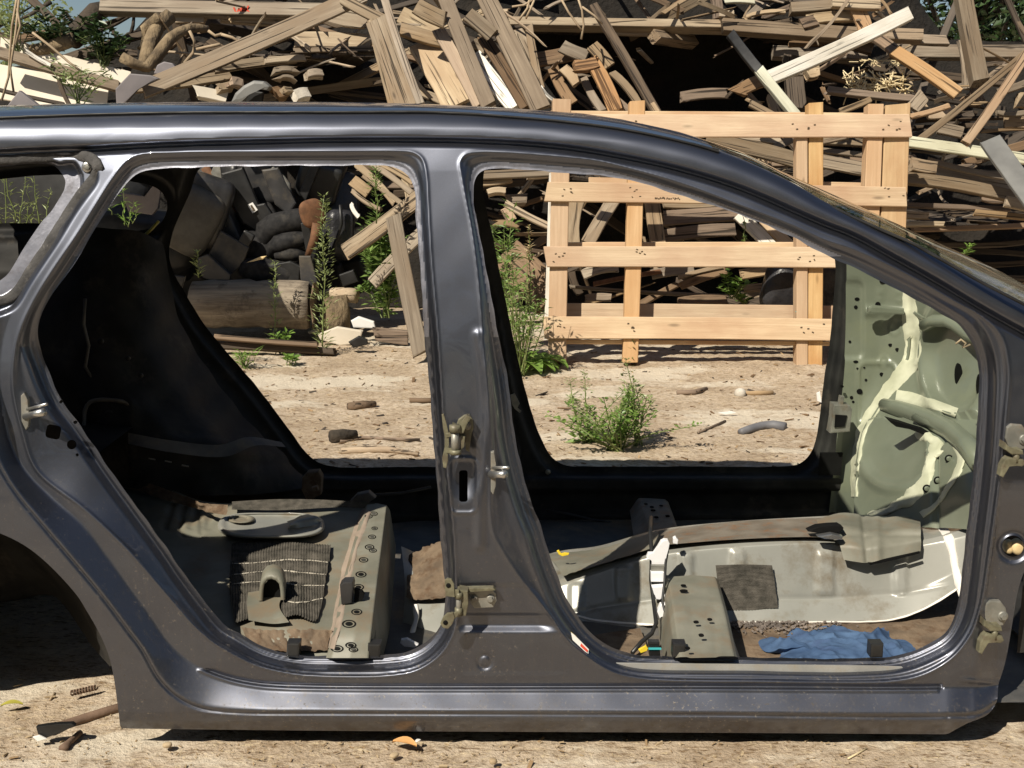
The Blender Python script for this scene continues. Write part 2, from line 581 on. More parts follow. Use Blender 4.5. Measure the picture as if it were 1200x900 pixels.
# dark blue grey metallic body paint with dust settling low down
def body_paint():
    N = NT('body_paint')
    v = N.coords()
    geo = N.n('ShaderNodeNewGeometry')
    sep = N.n('ShaderNodeSeparateXYZ'); N.l(geo.outputs['Position'], sep.inputs[0])
    flake = N.noise(v, 900, 2)
    col = N.ramp(flake, [(.30, (.016,.020,.034)), (.72, (.046,.055,.080))])
    # dust film: more on the lower body, broken into streaks and specks
    low = N.n('ShaderNodeMapRange'); N.l(sep.outputs['Z'], low.inputs['Value'])
    low.inputs['From Min'].default_value = .95; low.inputs['From Max'].default_value = .05
    low.inputs['To Min'].default_value = 0.0; low.inputs['To Max'].default_value = .30
    cloud = N.noise(N.coords((1, 1, .6)), 7, 8, .7)
    film = N.math('MULTIPLY', N.ramp(cloud, [(.40, .12), (.64, 1.0)]), low.outputs[0])
    mud = N.n('ShaderNodeMapRange'); N.l(sep.outputs['Z'], mud.inputs['Value'])
    mud.inputs['From Min'].default_value = .115; mud.inputs['From Max'].default_value = .03
    mud.inputs['To Min'].default_value = 0.0; mud.inputs['To Max'].default_value = 1.0
    mudf = N.math('MULTIPLY', N.ramp(N.noise(v, 38, 8, .7), [(.40, 0), (.66, .75)]), mud.outputs[0])
    speck = N.math('MULTIPLY', N.ramp(N.noise(v, 135, 5, .7), [(.61, 0), (.68, 1.0)]), N.math('ADD', N.math('MULTIPLY', low.outputs[0], 2.6), .04))
    dust = N.math('MINIMUM', N.math('ADD', N.math('ADD', film, mudf), speck), .92)
    col = N.mix(dust, col, (.070,.057,.043))
    spk = N.math('MULTIPLY', N.ramp(N.noise(v, 120, 4, .72), [(.60, 0), (.66, 1.0)]), N.math('ADD', N.math('MULTIPLY', low.outputs[0], 2.3), .05))
    spk = N.math('MULTIPLY', spk, N.ramp(N.noise(v, 9, 5, .65), [(.38, .15), (.62, 1.0)]))
    col = N.mix(spk, col, (.27,.235,.185))
    run = N.math('MULTIPLY', N.ramp(N.noise(N.coords((46, 46, 3.2)), 1.5, 6, .7), [(.56, 0), (.72, .55)]), N.math('MULTIPLY', low.outputs[0], 3.2))
    col = N.mix(run, col, (.13,.11,.085))
    dust = N.math('MINIMUM', N.math('ADD', dust, N.math('ADD', N.math('MULTIPLY', spk, .8), N.math('MULTIPLY', run, .7))), .95)
    scratch = N.ramp(N.noise(N.coords((1, 1, 9)), 26, 6, .75), [(.735, 0), (.765, .6)])
    col = N.mix(N.math('MULTIPLY', scratch, .5), col, (.42,.42,.43))
    N.set(color=col, metal=N.math('MULTIPLY', N.math('SUBTRACT', 1.0, dust), .96),
          rough=N.math('ADD', N.math('MULTIPLY', dust, .32), .37),
          coat=N.math('MULTIPLY', N.math('SUBTRACT', 1.0, dust), 1.0), coatr=.05)
    N.bump(N.math('ADD', N.noise(v, 160, 4, .7), N.math('MULTIPLY', N.noise(v, 5, 2), 2.0)), .12, .0012)
    # broad metallic-flake sheen over the base coat
    gl = N.n('ShaderNodeBsdfGlossy'); gl.inputs['Roughness'].default_value = .44
    gl.inputs['Color'].default_value = (.40, .42, .49, 1)
    ms = N.n('ShaderNodeMixShader')
    out = [n for n in N.t.nodes if n.type == 'OUTPUT_MATERIAL'][0]
    N.l(N.math('MULTIPLY', N.math('SUBTRACT', 1.0, dust), .25), ms.inputs[0])
    N.l(N.b.outputs[0], ms.inputs[1]); N.l(gl.outputs[0], ms.inputs[2]); N.l(ms.outputs[0], out.inputs[0])
    MATS['body_paint'] = N.m
body_paint()

plain('flange', (.20,.205,.24), (.28,.285,.33), 30, .38, .7, .2, 90, dirt=(.12,.115,.13), damt=.4, dscale=18)  # body paint lightened: sun on the flanges put into the colour
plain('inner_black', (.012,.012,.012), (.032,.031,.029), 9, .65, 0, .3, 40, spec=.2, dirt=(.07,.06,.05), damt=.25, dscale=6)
plain('inner_grey', (.07,.07,.068), (.15,.145,.135), 8, .6, .2, .2, 50, dirt=(.20,.16,.11), damt=.5, dscale=7)
plain('sage', (.160,.176,.132), (.198,.216,.166), 5, .32, 0, .12, 14, .003, dirt=(.20,.215,.15), damt=.25, dscale=4, coat=.25, spec=.5)
plain('primer_light', (.25,.255,.23), (.325,.325,.295), 5, .36, .15, .1, 16, .002, dirt=(.17,.145,.105), damt=.42, dscale=9, coat=.2)
plain('primer_dusty', (.135,.135,.105), (.225,.22,.178), 7, .55, 0, .2, 60, dirt=(.19,.145,.095), damt=.55, dscale=8)
plain('dirt_brown', (.10,.072,.048), (.20,.145,.095), 16, .9, 0, .7, 90, .004, dirt=(.09,.05,.025), damt=.5, dscale=24)
plain('sealant', (.50,.50,.37), (.66,.65,.51), 14, .5, 0, .5, 30, .003)
plain('sealant_white', (.76,.72,.66), (.84,.80,.74), 14, .55, 0, .5, 40, .002)
plain('rusty_primer', (.125,.105,.08), (.20,.175,.14), 14, .75, 0, .3, 60, dirt=(.20,.10,.045), damt=.4, dscale=22)
plain('felt', (.05,.047,.04), (.11,.10,.085), 40, .95, 0, .9, 300, .003, stretch=(1,1,1), spec=.1)
plain('rubber_black', (.010,.010,.010), (.024,.024,.024), 12, .42, 0, .15, 80)
plain('plastic_grey', (.018,.018,.019), (.045,.044,.045), 7, .38, 0, .25, 140, .001, var=.5, dirt=(.10,.085,.065), damt=.4, dscale=4)
plain('plastic_light', (.10,.10,.11), (.16,.16,.17), 7, .6, 0, .2, 140, .001)
plain('plastic_mauve', (.16,.145,.15), (.21,.19,.195), 7, .6, 0, .2, 140, .001, var=.3)
plain('seat_cloth', (.009,.009,.010), (.028,.027,.027), 26, .75, 0, .6, 420, .0015, dirt=(.07,.062,.05), damt=.3, dscale=5, spec=.2)
plain('seat_leather', (.06,.056,.047), (.11,.102,.086), 9, .5, 0, .35, 60, .004, dirt=(.07,.06,.05), damt=.4, dscale=5)
plain('steel', (.45,.45,.44), (.62,.62,.60), 16, .32, .9, .1, 80, dirt=(.20,.16,.11), damt=.2, dscale=14)
plain('steel_dull', (.20,.20,.18), (.34,.33,.29), 22, .5, .5, .2, 90, dirt=(.17,.13,.09), damt=.4, dscale=26)
plain('hinge_olive', (.10,.092,.058), (.20,.19,.125), 40, .5, .15, .25, 100, dirt=(.10,.075,.05), damt=.5, dscale=30)
plain('rust_dark', (.12,.075,.05), (.22,.145,.10), 18, .85, 0, .6, 70, .003)
plain('log_grey', (.15,.12,.09), (.34,.285,.215), 3, .9, 0, .8, 14, .01, stretch=(.7,9,9), dirt=(.09,.07,.05), damt=.35, dscale=9)
plain('rust', (.10,.048,.022), (.20,.092,.042), 18, .85, 0, .6, 70, .003, dirt=(.11,.045,.02), damt=.4, dscale=20)
plain('urethane', (.035,.034,.034), (.075,.072,.070), 40, .8, 0, .7, 260, .002, dirt=(.16,.15,.14), damt=.25, dscale=60)
plain('white_plastic', (.78,.78,.80), (.86,.86,.88), 8, .4, 0, .1, 40)
plain('yellow_plastic', (.78,.56,.03), (.86,.66,.06), 8, .4, 0, .1, 40)
plain('yellow_dim', (.34,.31,.05), (.42,.38,.08), 8, .6, 0, .1, 40)
plain('teal_plastic', (.05,.42,.46), (.08,.52,.55), 8, .4, 0, 0)
plain('plug_tan', (.62,.46,.22), (.75,.58,.32), 8, .5, 0, .1, 40)
plain('blue_cloth', (.040,.075,.150), (.085,.145,.255), 12, .95, 0, .5, 500, .001, spec=.1, dirt=(.06,.09,.18), damt=.35, dscale=9)
plain('bark', (.12,.085,.05), (.28,.21,.125), 9, .95, 0, 1, 30, .02, stretch=(1,1,.5), dirt=(.06,.045,.03), damt=.5, dscale=8)
plain('bark_dark', (.025,.02,.014), (.075,.055,.038), 9, .9, 0, .9, 40, .012)
plain('twig', (.30,.22,.14), (.46,.36,.24), 9, .85, 0, .3, 60)
plain('straw', (.58,.47,.27), (.75,.63,.40), 9, .8, 0, 0)
plain('mound_shade', (.005,.004,.003), (.016,.012,.008), 4, .95, 0, 1, 20, .03)  # near-black puts the deep shade of the pile's gaps into the colour
plain('stone', (.40,.36,.30), (.58,.54,.47), 14, .9, 0, .6, 60, .006)
plain('pale_sheet', (.56,.50,.40), (.66,.60,.50), 4, .7, 0, .2, 30, var=.12)
plain('silver_panel', (.13,.13,.125), (.20,.20,.19), 5, .5, .1, .1, 30)
plain('bag_black', (.018,.018,.02), (.05,.05,.055), 6, .35, 0, .8, 12, .02)
plain('dry_leaf', (.46,.22,.07), (.62,.34,.13), 20, .8, 0, .3, 60)
plain('log_end', (.13,.09,.055), (.25,.18,.11), 22, .9, 0, .8, 60, .006)
plain('red_paint', (.62,.06,.03), (.72,.10,.05), 30, .8, 0, 0)
plain('ink', (.05,.035,.02), (.12,.08,.04), 60, .9, 0, 0)
plain('label_white', (.74,.73,.70), (.80,.79,.76), 20, .5, 0, 0)
plain('grit_earth', (.26,.19,.11), (.46,.36,.23), 14, .9, 0, .4, 60, .004)
plain('grit_grey', (.10,.085,.075), (.24,.20,.17), 14, .9, 0, .4, 60, .004)
plain('mark_dark', (.035,.035,.030), (.07,.068,.06), 9, .8, 0, 0)
plain('stitch', (.36,.33,.27), (.50,.46,.38), 60, .9, 0, 0)
plain('rail_sealer', (.24,.19,.15), (.33,.265,.21), 14, .7, 0, .4, 50, .002)
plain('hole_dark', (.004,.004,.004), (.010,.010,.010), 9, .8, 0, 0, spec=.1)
plain('sill_tape', (.30,.30,.285), (.40,.40,.38), 12, .35, .2, .1, 60, dirt=(.30,.27,.22), damt=.4, dscale=30)

def leaf(name, c1, c2, trans=.35):
    N = NT(name)
    N.t.nodes.remove(N.b)
    out = [n for n in N.t.nodes if n.type == 'OUTPUT_MATERIAL'][0]
    geo = N.n('ShaderNodeNewGeometry')
    at = N.noise(N.coords(), 9, 3)
    wn_ = N.n('ShaderNodeTexWhiteNoise', noise_dimensions='3D')
    col = N.ramp(N.math('ADD', N.math('MULTIPLY', at, .6), N.math('MULTIPLY', geo.outputs['Random Per Island'], .4)), [(.25, c1), (.7, c2)])
    d = N.n('ShaderNodeBsdfDiffuse'); t = N.n('ShaderNodeBsdfTranslucent'); g = N.n('ShaderNodeBsdfGlossy')
    g.inputs['Roughness'].default_value = .45
    g.inputs['Color'].default_value = (.9, .95, .9, 1)
    N.l(col, d.inputs[0])
    N.l(N.mix(.6, col, (.5, .6, .08), 'MULTIPLY'), t.inputs[0])
    N.l(col, t.inputs[0])
    m1 = N.n('ShaderNodeMixShader'); m1.inputs[0].default_value = trans
    m2 = N.n('ShaderNodeMixShader'); m2.inputs[0].default_value = .06
    N.l(d.outputs[0], m1.inputs[1]); N.l(t.outputs[0], m1.inputs[2])
    N.l(m1.outputs[0], m2.inputs[1]); N.l(g.outputs[0], m2.inputs[2])
    N.l(m2.outputs[0], out.inputs[0])
    MATS[name] = N.m
leaf('leaf_bright', (.10,.20,.03), (.24,.38,.07))
leaf('leaf_mid', (.12,.21,.045), (.26,.38,.10))
leaf('leaf_seed', (.19,.25,.08), (.34,.40,.16))
leaf('leaf_dark', (.012,.03,.008), (.045,.085,.022), .2)
leaf('stem_green', (.12,.16,.04), (.22,.26,.09), .1)

def glass():
    N = NT('windscreen_glass')
    N.t.nodes.remove(N.b)
    out = [n for n in N.t.nodes if n.type == 'OUTPUT_MATERIAL'][0]
    tr = N.n('ShaderNodeBsdfTransparent'); tr.inputs[0].default_value = (.86, .90, .86, 1)
    gl = N.n('ShaderNodeBsdfGlossy'); gl.inputs['Roughness'].default_value = .03
    fr = N.n('ShaderNodeLayerWeight'); fr.inputs[0].default_value = .5
    m = N.n('ShaderNodeMixShader')
    N.l(N.math('ADD', N.math('MULTIPLY', N.math('POWER', fr.outputs['Facing'], 5.0), .9), .04), m.inputs[0]); N.l(tr.outputs[0], m.inputs[1]); N.l(gl.outputs[0], m.inputs[2])
    N.l(m.outputs[0], out.inputs[0])
    MATS['windscreen_glass'] = N.m
glass()

def ground_mat():
    N = NT('bare_earth')
    v = N.coords()
    big = N.noise(v, .55, 5, .6)
    mid = N.noise(v, 2.6, 6, .65)
    fine = N.noise(v, 34, 6, .7)
    chips = N.noise(N.coords((14, 46, 30)), 1.6, 4, .65)
    col = N.ramp(mid, [(.30, (.37,.285,.20)), (.50, (.49,.395,.29)), (.70, (.62,.525,.41))])
    col = N.mix(N.ramp(fine, [(.30, .65), (.52, 0)]), col, (.19,.13,.075))
    col = N.mix(N.ramp(chips, [(.56, 0), (.66, .9)]), col, (.17,.11,.06))
    col = N.mix(N.ramp(N.noise(N.coords((40, 16, 30)), 1.7, 4, .6), [(.60, 0), (.70, .7)]), col, (.60,.49,.32))
    col = N.mix(N.ramp(N.noise(N.coords((26, 85, 60)), 1.7, 4, .65), [(.55, 0), (.64, .8)]), col, (.20,.13,.07))
    col = N.mix(N.ramp(N.noise(N.coords((19, 60, 41)), 1.3, 4, .65), [(.58, 0), (.66, .7)]), col, (.64,.52,.34))
    # worn pale concrete showing through in patches
    pat = N.ramp(N.math('ADD', N.noise(N.coords((.55, 1.3, 1)), 1.55, 7, .62), N.math('MULTIPLY', fine, .08)), [(.560, 0), (.615, .85)])
    col = N.mix(pat, col, N.mix(fine, (.50,.43,.33), (.72,.65,.53)))
    N.set(color=col, rough=.95, spec=.15)
    N.bump(N.math('ADD', fine, N.math('MULTIPLY', N.noise(v, 110, 4, .7), .6)), .8, .012)
    MATS['bare_earth'] = N.m
ground_mat()
M = MATS
# ================================================================== the stripped car body shell
NEAR = 2.47                       # distance of the near flank
car = empty('car_body_shell', (0, 3.3, 0), 'dark blue grey car body stripped of doors, seats and wheels, lying on bare earth', 'car body')

HOLE_R = cr([(200,197),(300,194.5),(400,194),(452,194),(465,197),(474,202),(482,212),(486,224),(487,250),(490,280),(494,340),(498,400),(502,440),(510,540),(516,625),(520,670),(522,700),(516,732),(500,752),(480,763),(455,767),(400,768.5),(345,767),(312,759),(282,743),(262,731),(238,702),(212,667),(198,646),(170,607),(148,577),(128,549),(95,500),(70,465),(53,424),(45,398),(45,380),(49,366),(58,350),(75,327),(93,299),(123,250),(145,219),(159,205),(178,199)], True)
RIDGE_R = cr([(200,178),(300,177.5),(400,177),(470,177),(486,179),(495,186),(499,200),(502,247),(505,300),(512,380),(518,470),(525,560),(532,630),(535,690),(536,715),(531,742),(516,767),(490,785),(460,791.5),(400,793),(345,790),(300,779),(258,757),(230,735),(203,705),(150,645),(100,598),(43,551),(26,505),(15,455),(16,420),(24,387),(40,352),(60,319),(90,275),(110,243),(133,207),(150,187),(168,180)], True)
HOLE_F = cr([(573,198),(653,202),(733,210),(800,230),(863,250),(927,277),(970,300),(1000,313),(1027,327),(1060,344),(1093,362),(1120,378),(1136,396),(1144,416),(1147,440),(1146,480),(1143,530),(1138,580),(1131,635),(1126,680),(1120,716),(1107,742),(1083,757),(1053,767.5),(1000,771.5),(867,770),(775,769),(740,766),(710,755),(688,737),(677,722),(666,705),(645,653),(635,620),(625,595),(607,530),(594,440),(582,383),(568,305),(558,257),(555,230),(556,213),(562,203)], True)
RIDGE_F = cr([(560,178),(600,179),(653,183),(700,188),(733,196),(800,215),(867,240),(927,263),(967,281),(1000,292),(1067,323),(1117,351),(1150,369),(1168,385),(1177,400),(1182,425),(1183,445),(1179,490),(1174,545),(1167,600),(1160,650),(1153,695),(1148,716),(1139,741),(1117,770),(1083,791),(1040,799.5),(900,799),(800,798),(750,795),(717,787),(680,763),(663,747),(638,713),(613,683),(589,647),(577,622),(574,570),(576,530),(574,487),(567,400),(560,320),(553,268),(547,237),(541,205),(539,190),(545,181)], True)
HOLE_Q = cr([(0,195),(50,192),(63,194),(71,201),(77,212),(76,221),(68,236),(60,248),(50,258),(38,275),(27,293),(17,310),(8,322),(-10,333),(-60,338),(-120,330),(-150,300),(-140,240),(-90,205)], True)
CREASE = cr([(160,177.5),(200,173.5),(400,171),(533,171),(600,173.5),(667,180),(733,190),(800,207),(867,231),(967,272),(1000,286),(1050,309),(1100,339),(1140,361),(1165,377),(1230,398),(1330,440),(1330,700),(1250,790),(1180,800),(1105,803.5),(800,803),(400,803),(330,801.5),(300,799),(267,792),(230,777),(200,753),(175,717),(155,690),(130,655),(98,613),(62,582),(30,550),(15,520),(6,480),(1,440),(7,395),(30,345),(70,283),(92,247),(122,207),(138,187)], True)
PANEL = cr([(-400,372),(-120,388),(-60,412),(-25,462),(-12,515),(3,550),(22,580),(55,620),(93,665),(122,700),(152,740),(167,760),(187,795),(207,815),(233,828),(267,833),(400,834.5),(800,836),(1110,838),(1150,834),(1185,812),(1430,790),(1430,75),(-400,75)], True)
S2L = cr([(-410,215),(-200,192),(0,176),(100,171.5),(200,166),(300,163),(400,161),(500,161),(600,164),(667,170),(733,181),(800,196),(867,217),(967,260),(1000,273),(1050,300),(1100,328),(1150,358),(1200,386),(1320,450),(1430,512)])
S1L = cr([(-410,162),(-200,148),(0,138),(100,134.5),(200,132),(400,131.5),(533,132),(600,137),(667,143),(733,152),(800,166),(843,178),(890,197),(933,218),(967,238),(1025,266),(1067,284),(1100,302),(1150,330),(1200,356),(1320,420),(1430,478)])
OUTLINE = np.concatenate([S1L[:, :2] - np.array([0, 1.5]), cr([(1430,520),(1320,478),(1262,470),(1240,490),(1226,560),(1214,640),(1199,673),(1193,692),(1188,720),(1180,767),(1175,787),(1170,802),(1168,822),(1158,837),(1133,848),(1110,860.5)]), cr([(1110,860.5),(800,858.5),(400,856.5),(160,854)]), cr([(141,853.5),(138,827),(133,792),(127,767),(117,743),(100,713),(92,700),(75,680),(53,658),(30,640),(0,625),(-40,614),(-90,612),(-150,624),(-205,660),(-248,715),(-268,770),(-276,815),(-410,800)])])
fR, fJR, fF, fJF, fQ = Field(HOLE_R), Field(RIDGE_R), Field(HOLE_F), Field(RIDGE_F), Field(HOLE_Q)
fC, fP, fO = Field(CREASE), Field(PANEL), Field(OUTLINE)
f2 = Field(np.concatenate([S2L, [(1430,60),(-410,60)]]))         # negative above the drip line
f1 = Field(np.concatenate([S1L, [(1430,60),(-410,60)]]))

def rects(x, y, x0, y0, x1, y1, r=3.0):
    dx = np.abs(x - (x0+x1)/2) - (x1-x0)/2 + r
    dy = np.abs(y - (y0+y1)/2) - (y1-y0)/2 + r
    return np.hypot(np.maximum(dx, 0), np.maximum(dy, 0)) + np.minimum(np.maximum(dx, dy), 0) - r

def small_holes(x, y):
    h = np.hypot(x-84, y-521) - 5.6
    h = np.minimum(h, np.hypot(x-90.5, y-533) - 1.9)
    h = np.minimum(h, np.hypot(x-71, y-471) - 1.9)
    h = np.minimum(h, np.hypot(x-88, y-495) - 2.2)
    xr = (x-62) * .97 + (y-506) * .2; yr = -(x-62) * .2 + (y-506) * .97
    h = np.minimum(h, rects(xr, yr, -8, -8, 9, 8, 4))
    h = np.minimum(h, rects(x, y, 538, 551, 548, 588, 3))
    h = np.minimum(h, np.hypot(x-1187, y-640) - 12.5)
    h = np.minimum(h, np.hypot((x-541)/1.0, y-700) - 0.0 + 99)
    return h

def wob(x, y):
    return .65*np.sin(x*.13 + y*.10) * np.sin(x*.047 - y*.061)

def side_phi(x, y):
    p = fO(x, y)
    p = np.maximum(p, -(fR(x, y) + wob(x, y)))
    p = np.maximum(p, -(fF(x, y) + wob(x, y)))
    p = np.maximum(p, -(fQ(x, y) + .8*wob(x, y)))
    return np.maximum(p, -small_holes(x, y))

_by = np.arange(0, 1000, 1.0)
_bt = np.interp(_by, [60,100,121,133,150,165,200,300,400,500,620,800,870], [.34,.28,.245,.215,.192,.178,.155,.11,.078,.06,.046,.041,.041])
_sm = _bt.copy()
for _w in (51, 41, 31):
    _sm = np.convolve(np.pad(_sm, _w//2, mode='edge'), np.ones(_w)/_w, 'valid')
_k = np.clip((_by - 165)/60, 0, 1)
_bt = _bt*(1-_k) + _sm*_k                      # crisp at the roof rail, smooth below it
def body_base(y):
    return np.interp(y, _by, _bt)

def jamb(e, r, low):
    w = e + r
    e1 = np.minimum(.36*w, 8.5); e2 = np.maximum(np.minimum(.84*w, 23), e1 + 3)
    fl = .056 - .006*sstep(e, e1*.55, e1*.75)                 # flange with its little weld step
    rm = .050 - (.050 - .010) * sstep(e, e1, e2)
    p = np.where(e < e1, fl, rm)
    p = np.where(e > e2, .010 * sstep(r, 0, np.maximum(w - e2, 2) * .8), p)
    # rear quarter: a broad double step instead
    lo = .058 + .004*np.exp(-((e-7.8)/1.7)**2) - .026*sstep(e, 9, 20) - .032*np.clip((e-20)/np.maximum(w-20, 4), 0, 1)
    return p*(1-low) + lo*low

def gauss(d, s): return np.exp(-(d/s)**2)

LINE_B = cr([(561,392),(569,440),(571,490),(568,540),(563,590),(562,640)])
fLB = Field(LINE_B, False, False)
LINE_D = cr([(470,842),(900,844)])
def side_depth(x, y):
    base = body_base(y)
    c, p, s2 = fC(x, y), fP(x, y), f2(x, y)
    outer = np.interp(y, [100,200,300,372,420,480,560,640,760,835,845,858,880], [.16,.14,.105,.045,.022,.008,0,-.004,0,.002,.008,.030,.05])
    # zone between the door crease and the outer panel line
    s = np.clip(c, 0, None) / (np.clip(c, 0, None) + np.clip(-p, 0, None) + 1e-6)
    prof = np.interp(s, [0,.05,.12,.88,.96,1], [0,.0,.05,.93,.995,1])
    d = np.where(p < 0, base*(1-prof) + outer*prof, outer)
    d = d + .006*gauss(p - 1.5, 1.8) * (p > -6) * (y > 380)   # shut line of the outer panel
    # groove under the lower door edge and drip channel under the roof rail
    d = d + .007*gauss(c - 1.0, 2.0) * (y > 785) * (x > 225) * (x < 1105)
    d = d - .004*gauss(c - 5.0, 2.2) * (y > 785) * (x > 232) * (x < 1100)
    d = d + np.interp(s2, [-1.5,.5,3,6.5,9.5,12], [0,.009,.02,.02,.006,0]) * (s2 < 14)
    up = np.clip(-s2, 0, None) / (np.clip(-s2, 0, None) + np.clip(f1(x, y), 0, None) + 1e-6)
    d = np.where(s2 < 0, d - .0055*np.sin(np.pi*np.clip(up, 0, 1)) + .016*up**4, d)
    # door apertures
    for fh, fj in ((fR, fJR), (fF, fJF)):
        e, j = np.clip(fh(x, y), 0, None), fj(x, y)
        low = (sstep(y, 420, 540) * sstep(-x, -330, -235)) if fh is fR else np.zeros_like(x)
        k = base + jamb(e, np.clip(-j, 0, None), low)*(.36 + .64*sstep(y, 340, 440))
        d = np.where(j < 0, k, d)
        rd = np.abs(j)
        d = d - .0025*gauss(j + .5, 2.0) * (y < 800)
    # quarter light: flange and glued-glass land
    q = fQ(x, y)
    sidew = sstep(x + (y-200)*.55, 60, 85)
    fw = 3 + 15*sidew
    qq = .042*(1 - sstep(q, fw, fw+3)) + .030*(1 - sstep(q, fw+14, fw+22))
    d = np.where((q > -5) & (s2 > 6) & (p < 0), d + qq*.75*sstep(c, -1, 9)*sstep(s2, 6, 11), d)
    # centre pillar pressings
    w = sstep(x, 533, 545) * (1 - sstep(x + (y-690)*-.55, 606, 640))
    inpil = (fJR(x, y) > 0) & (fJF(x, y) > 0)
    st = np.interp(y, [560,600,684,688,717,722,733,741,786,792], [0,0,0,.004,.004,.013,.013,.001,.001,0])
    d = d + st * w * inpil
    b = fLB(x, y)
    d = d - .006*gauss(b, 5.5) * (y > 380) * (y < 650)
    d = d + .004*gauss(np.hypot(x-568, y-775) - 7.5, 2.2)
    d = d + .012*(1-sstep(np.hypot((x-543)*.9, (y-545)*.42), 9, 20)) * inpil * (y > 470)
    d = d - .003*gauss(rects(x, y, 530, 540, 556, 598, 6) - 3, 2.0) * inpil
    # front pillar foot
    d = d + .0015*gauss(x - 1110, 2.5)*(y > 836) + .010*sstep(x, 1108, 1150)*sstep(y, 780, 815)*(1-sstep(y, 838, 852))
    d = d + .03*sstep(x, 1140, 1172)*sstep(y, 560, 640) * (fJF(x, y) > 2)
    d = d + .007*gauss(np.hypot(x-1187, y-640) - 16, 3)
    d = d - .004*gauss(np.abs(y - 797 - (x-1130)*.1), 3) * sstep(x, 1120, 1140)
    # mild panel waviness
    d = d + .0006*np.sin(x*.031 + y*.012)*np.sin(y*.027) + .0004*np.sin(x*.09+1)*np.sin(y*.083)
    return NEAR + d

STEP = 1.6
xs = np.concatenate([np.arange(-400, -24, 5.0), np.arange(-24, 1224, STEP), np.arange(1224, 1420, 5.0)])
ys = np.arange(118, 868, STEP)
def side_mat(x, y):  # picks the sun-lightened paint for upper door flanges and the quarter light
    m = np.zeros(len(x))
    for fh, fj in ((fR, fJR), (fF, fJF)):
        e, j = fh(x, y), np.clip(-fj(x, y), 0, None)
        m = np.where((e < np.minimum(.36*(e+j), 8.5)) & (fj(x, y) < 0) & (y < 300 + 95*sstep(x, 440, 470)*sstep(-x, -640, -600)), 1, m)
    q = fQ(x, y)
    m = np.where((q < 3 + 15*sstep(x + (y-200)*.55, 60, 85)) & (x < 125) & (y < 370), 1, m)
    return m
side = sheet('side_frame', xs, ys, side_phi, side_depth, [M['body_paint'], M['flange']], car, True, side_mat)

def YS(px, py):               # depth of the near flank at a picture point
    return float(side_depth(np.array([[float(px)]]), np.array([[float(py)]]))[0, 0])

# ---------------------------------------------------------------- roof and windscreen
CROWN = np.array([(-410,139),(-200,131),(0,126),(100,123),(200,121.3),(300,120.6),(400,121),(500,123),(600,128),(680,134),(720,140),(780,153),(843,172.5),(900,199),(967,229),(1033,259),(1117,296),(1167,324.5),(1200,348),(1330,425)], float)
CRW = U(CROWN[:, 0], CROWN[:, 1], 3.3)
def roof_part(name, p0, p1, mat, n, parent):
    pxs = np.linspace(p0, p1, n)
    s1 = np.interp(pxs, S1L[:, 0], S1L[:, 1]) + 0.6
    dep = side_depth(pxs[None], s1[None])[0] + .004
    E = U(pxs, s1, dep)
    zc = np.interp(E[:, 0], CRW[:, 0], CRW[:, 2])
    rows = []
    for t in np.linspace(0, 1, 29):
        y = E[:, 1]*(1-t) + (6.6 - E[:, 1])*t
        k = 1 - (2*abs(t-.5))**2.3
        z = E[:, 2] + (zc - E[:, 2])*k
        z = z - .008*gauss(t - .045, .018) - .008*gauss(t - .955, .018)
        rows.append(np.stack([E[:, 0], y, z], -1))
    W = np.array(rows)
    nv_, nu_ = W.shape[:2]
    idx = np.arange(nv_*nu_).reshape(nv_, nu_)
    q = np.stack([idx[:-1, :-1].ravel(), idx[:-1, 1:].ravel(), idx[1:, 1:].ravel(), idx[1:, :-1].ravel()], 1)
    return fast_mesh(name, W.reshape(-1, 3), q, np.zeros((0, 3), int), mat, parent, True)
roof_part('roof', -400, 842, M['body_paint'], 120, car)
roof_part('windscreen', 843.5, 1420, M['windscreen_glass'], 60, car)
ribbon('roof_moulding', [(x, float(np.interp(x, S1L[:, 0], S1L[:, 1])), YS(x, float(np.interp(x, S1L[:, 0], S1L[:, 1])) + 1.5) - .001) for x in (-400,-300,-200,-100,0,100,200,300,400,500,600,667,733,780,820,843)], 3.2, .003, M['rubber_black'], car)
ribbon('windscreen_seal', [(842,176,2.68),(850,181,2.675),(900,202.5,2.655),(967,239,2.63),(1025,266,2.605),(1067,284.5,2.59),(1100,302.5,2.575),(1150,330.5,2.555),(1200,356.5,2.54),(1320,420,2.53)], 4, .006, M['rubber_black'], car)

# ---------------------------------------------------------------- quarter light: strip of old glazing adhesive round the opening
ribbon('glazing_adhesive', [(x, y, YS(x, y) - .001) for x, y in [(-150,192),(-60,186.5),(0,187.5),(50,184.5),(90,183),(104,184.5),(112,190),(115.5,197),(112,207),(98,226),(82,250),(65,277),(50,300),(37,318),(25,337),(14,348),(0,353.5),(-30,357),(-100,352)]], [11,10,9,10,12,13,13,14,16,16,16,14,11,11,11], .004, M['urethane'], car, jag=.8)
b_ = cyl_px('screw', 103, 196, YS(103, 196), 6.5, .007, M['steel'], car)
b2_ = cyl_px('screw_head', 103, 196, YS(103, 196) - .006, 3.6, .006, M['steel_dull'], b_, sides=6)

# ---------------------------------------------------------------- inner sheet behind the pillar and jamb holes
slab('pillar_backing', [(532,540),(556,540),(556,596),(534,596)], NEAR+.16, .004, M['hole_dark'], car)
slab('jamb_backing', [(46,455),(62,452),(118,545),(84,548),(50,510)], NEAR+.175, .004, M['inner_black'], car)

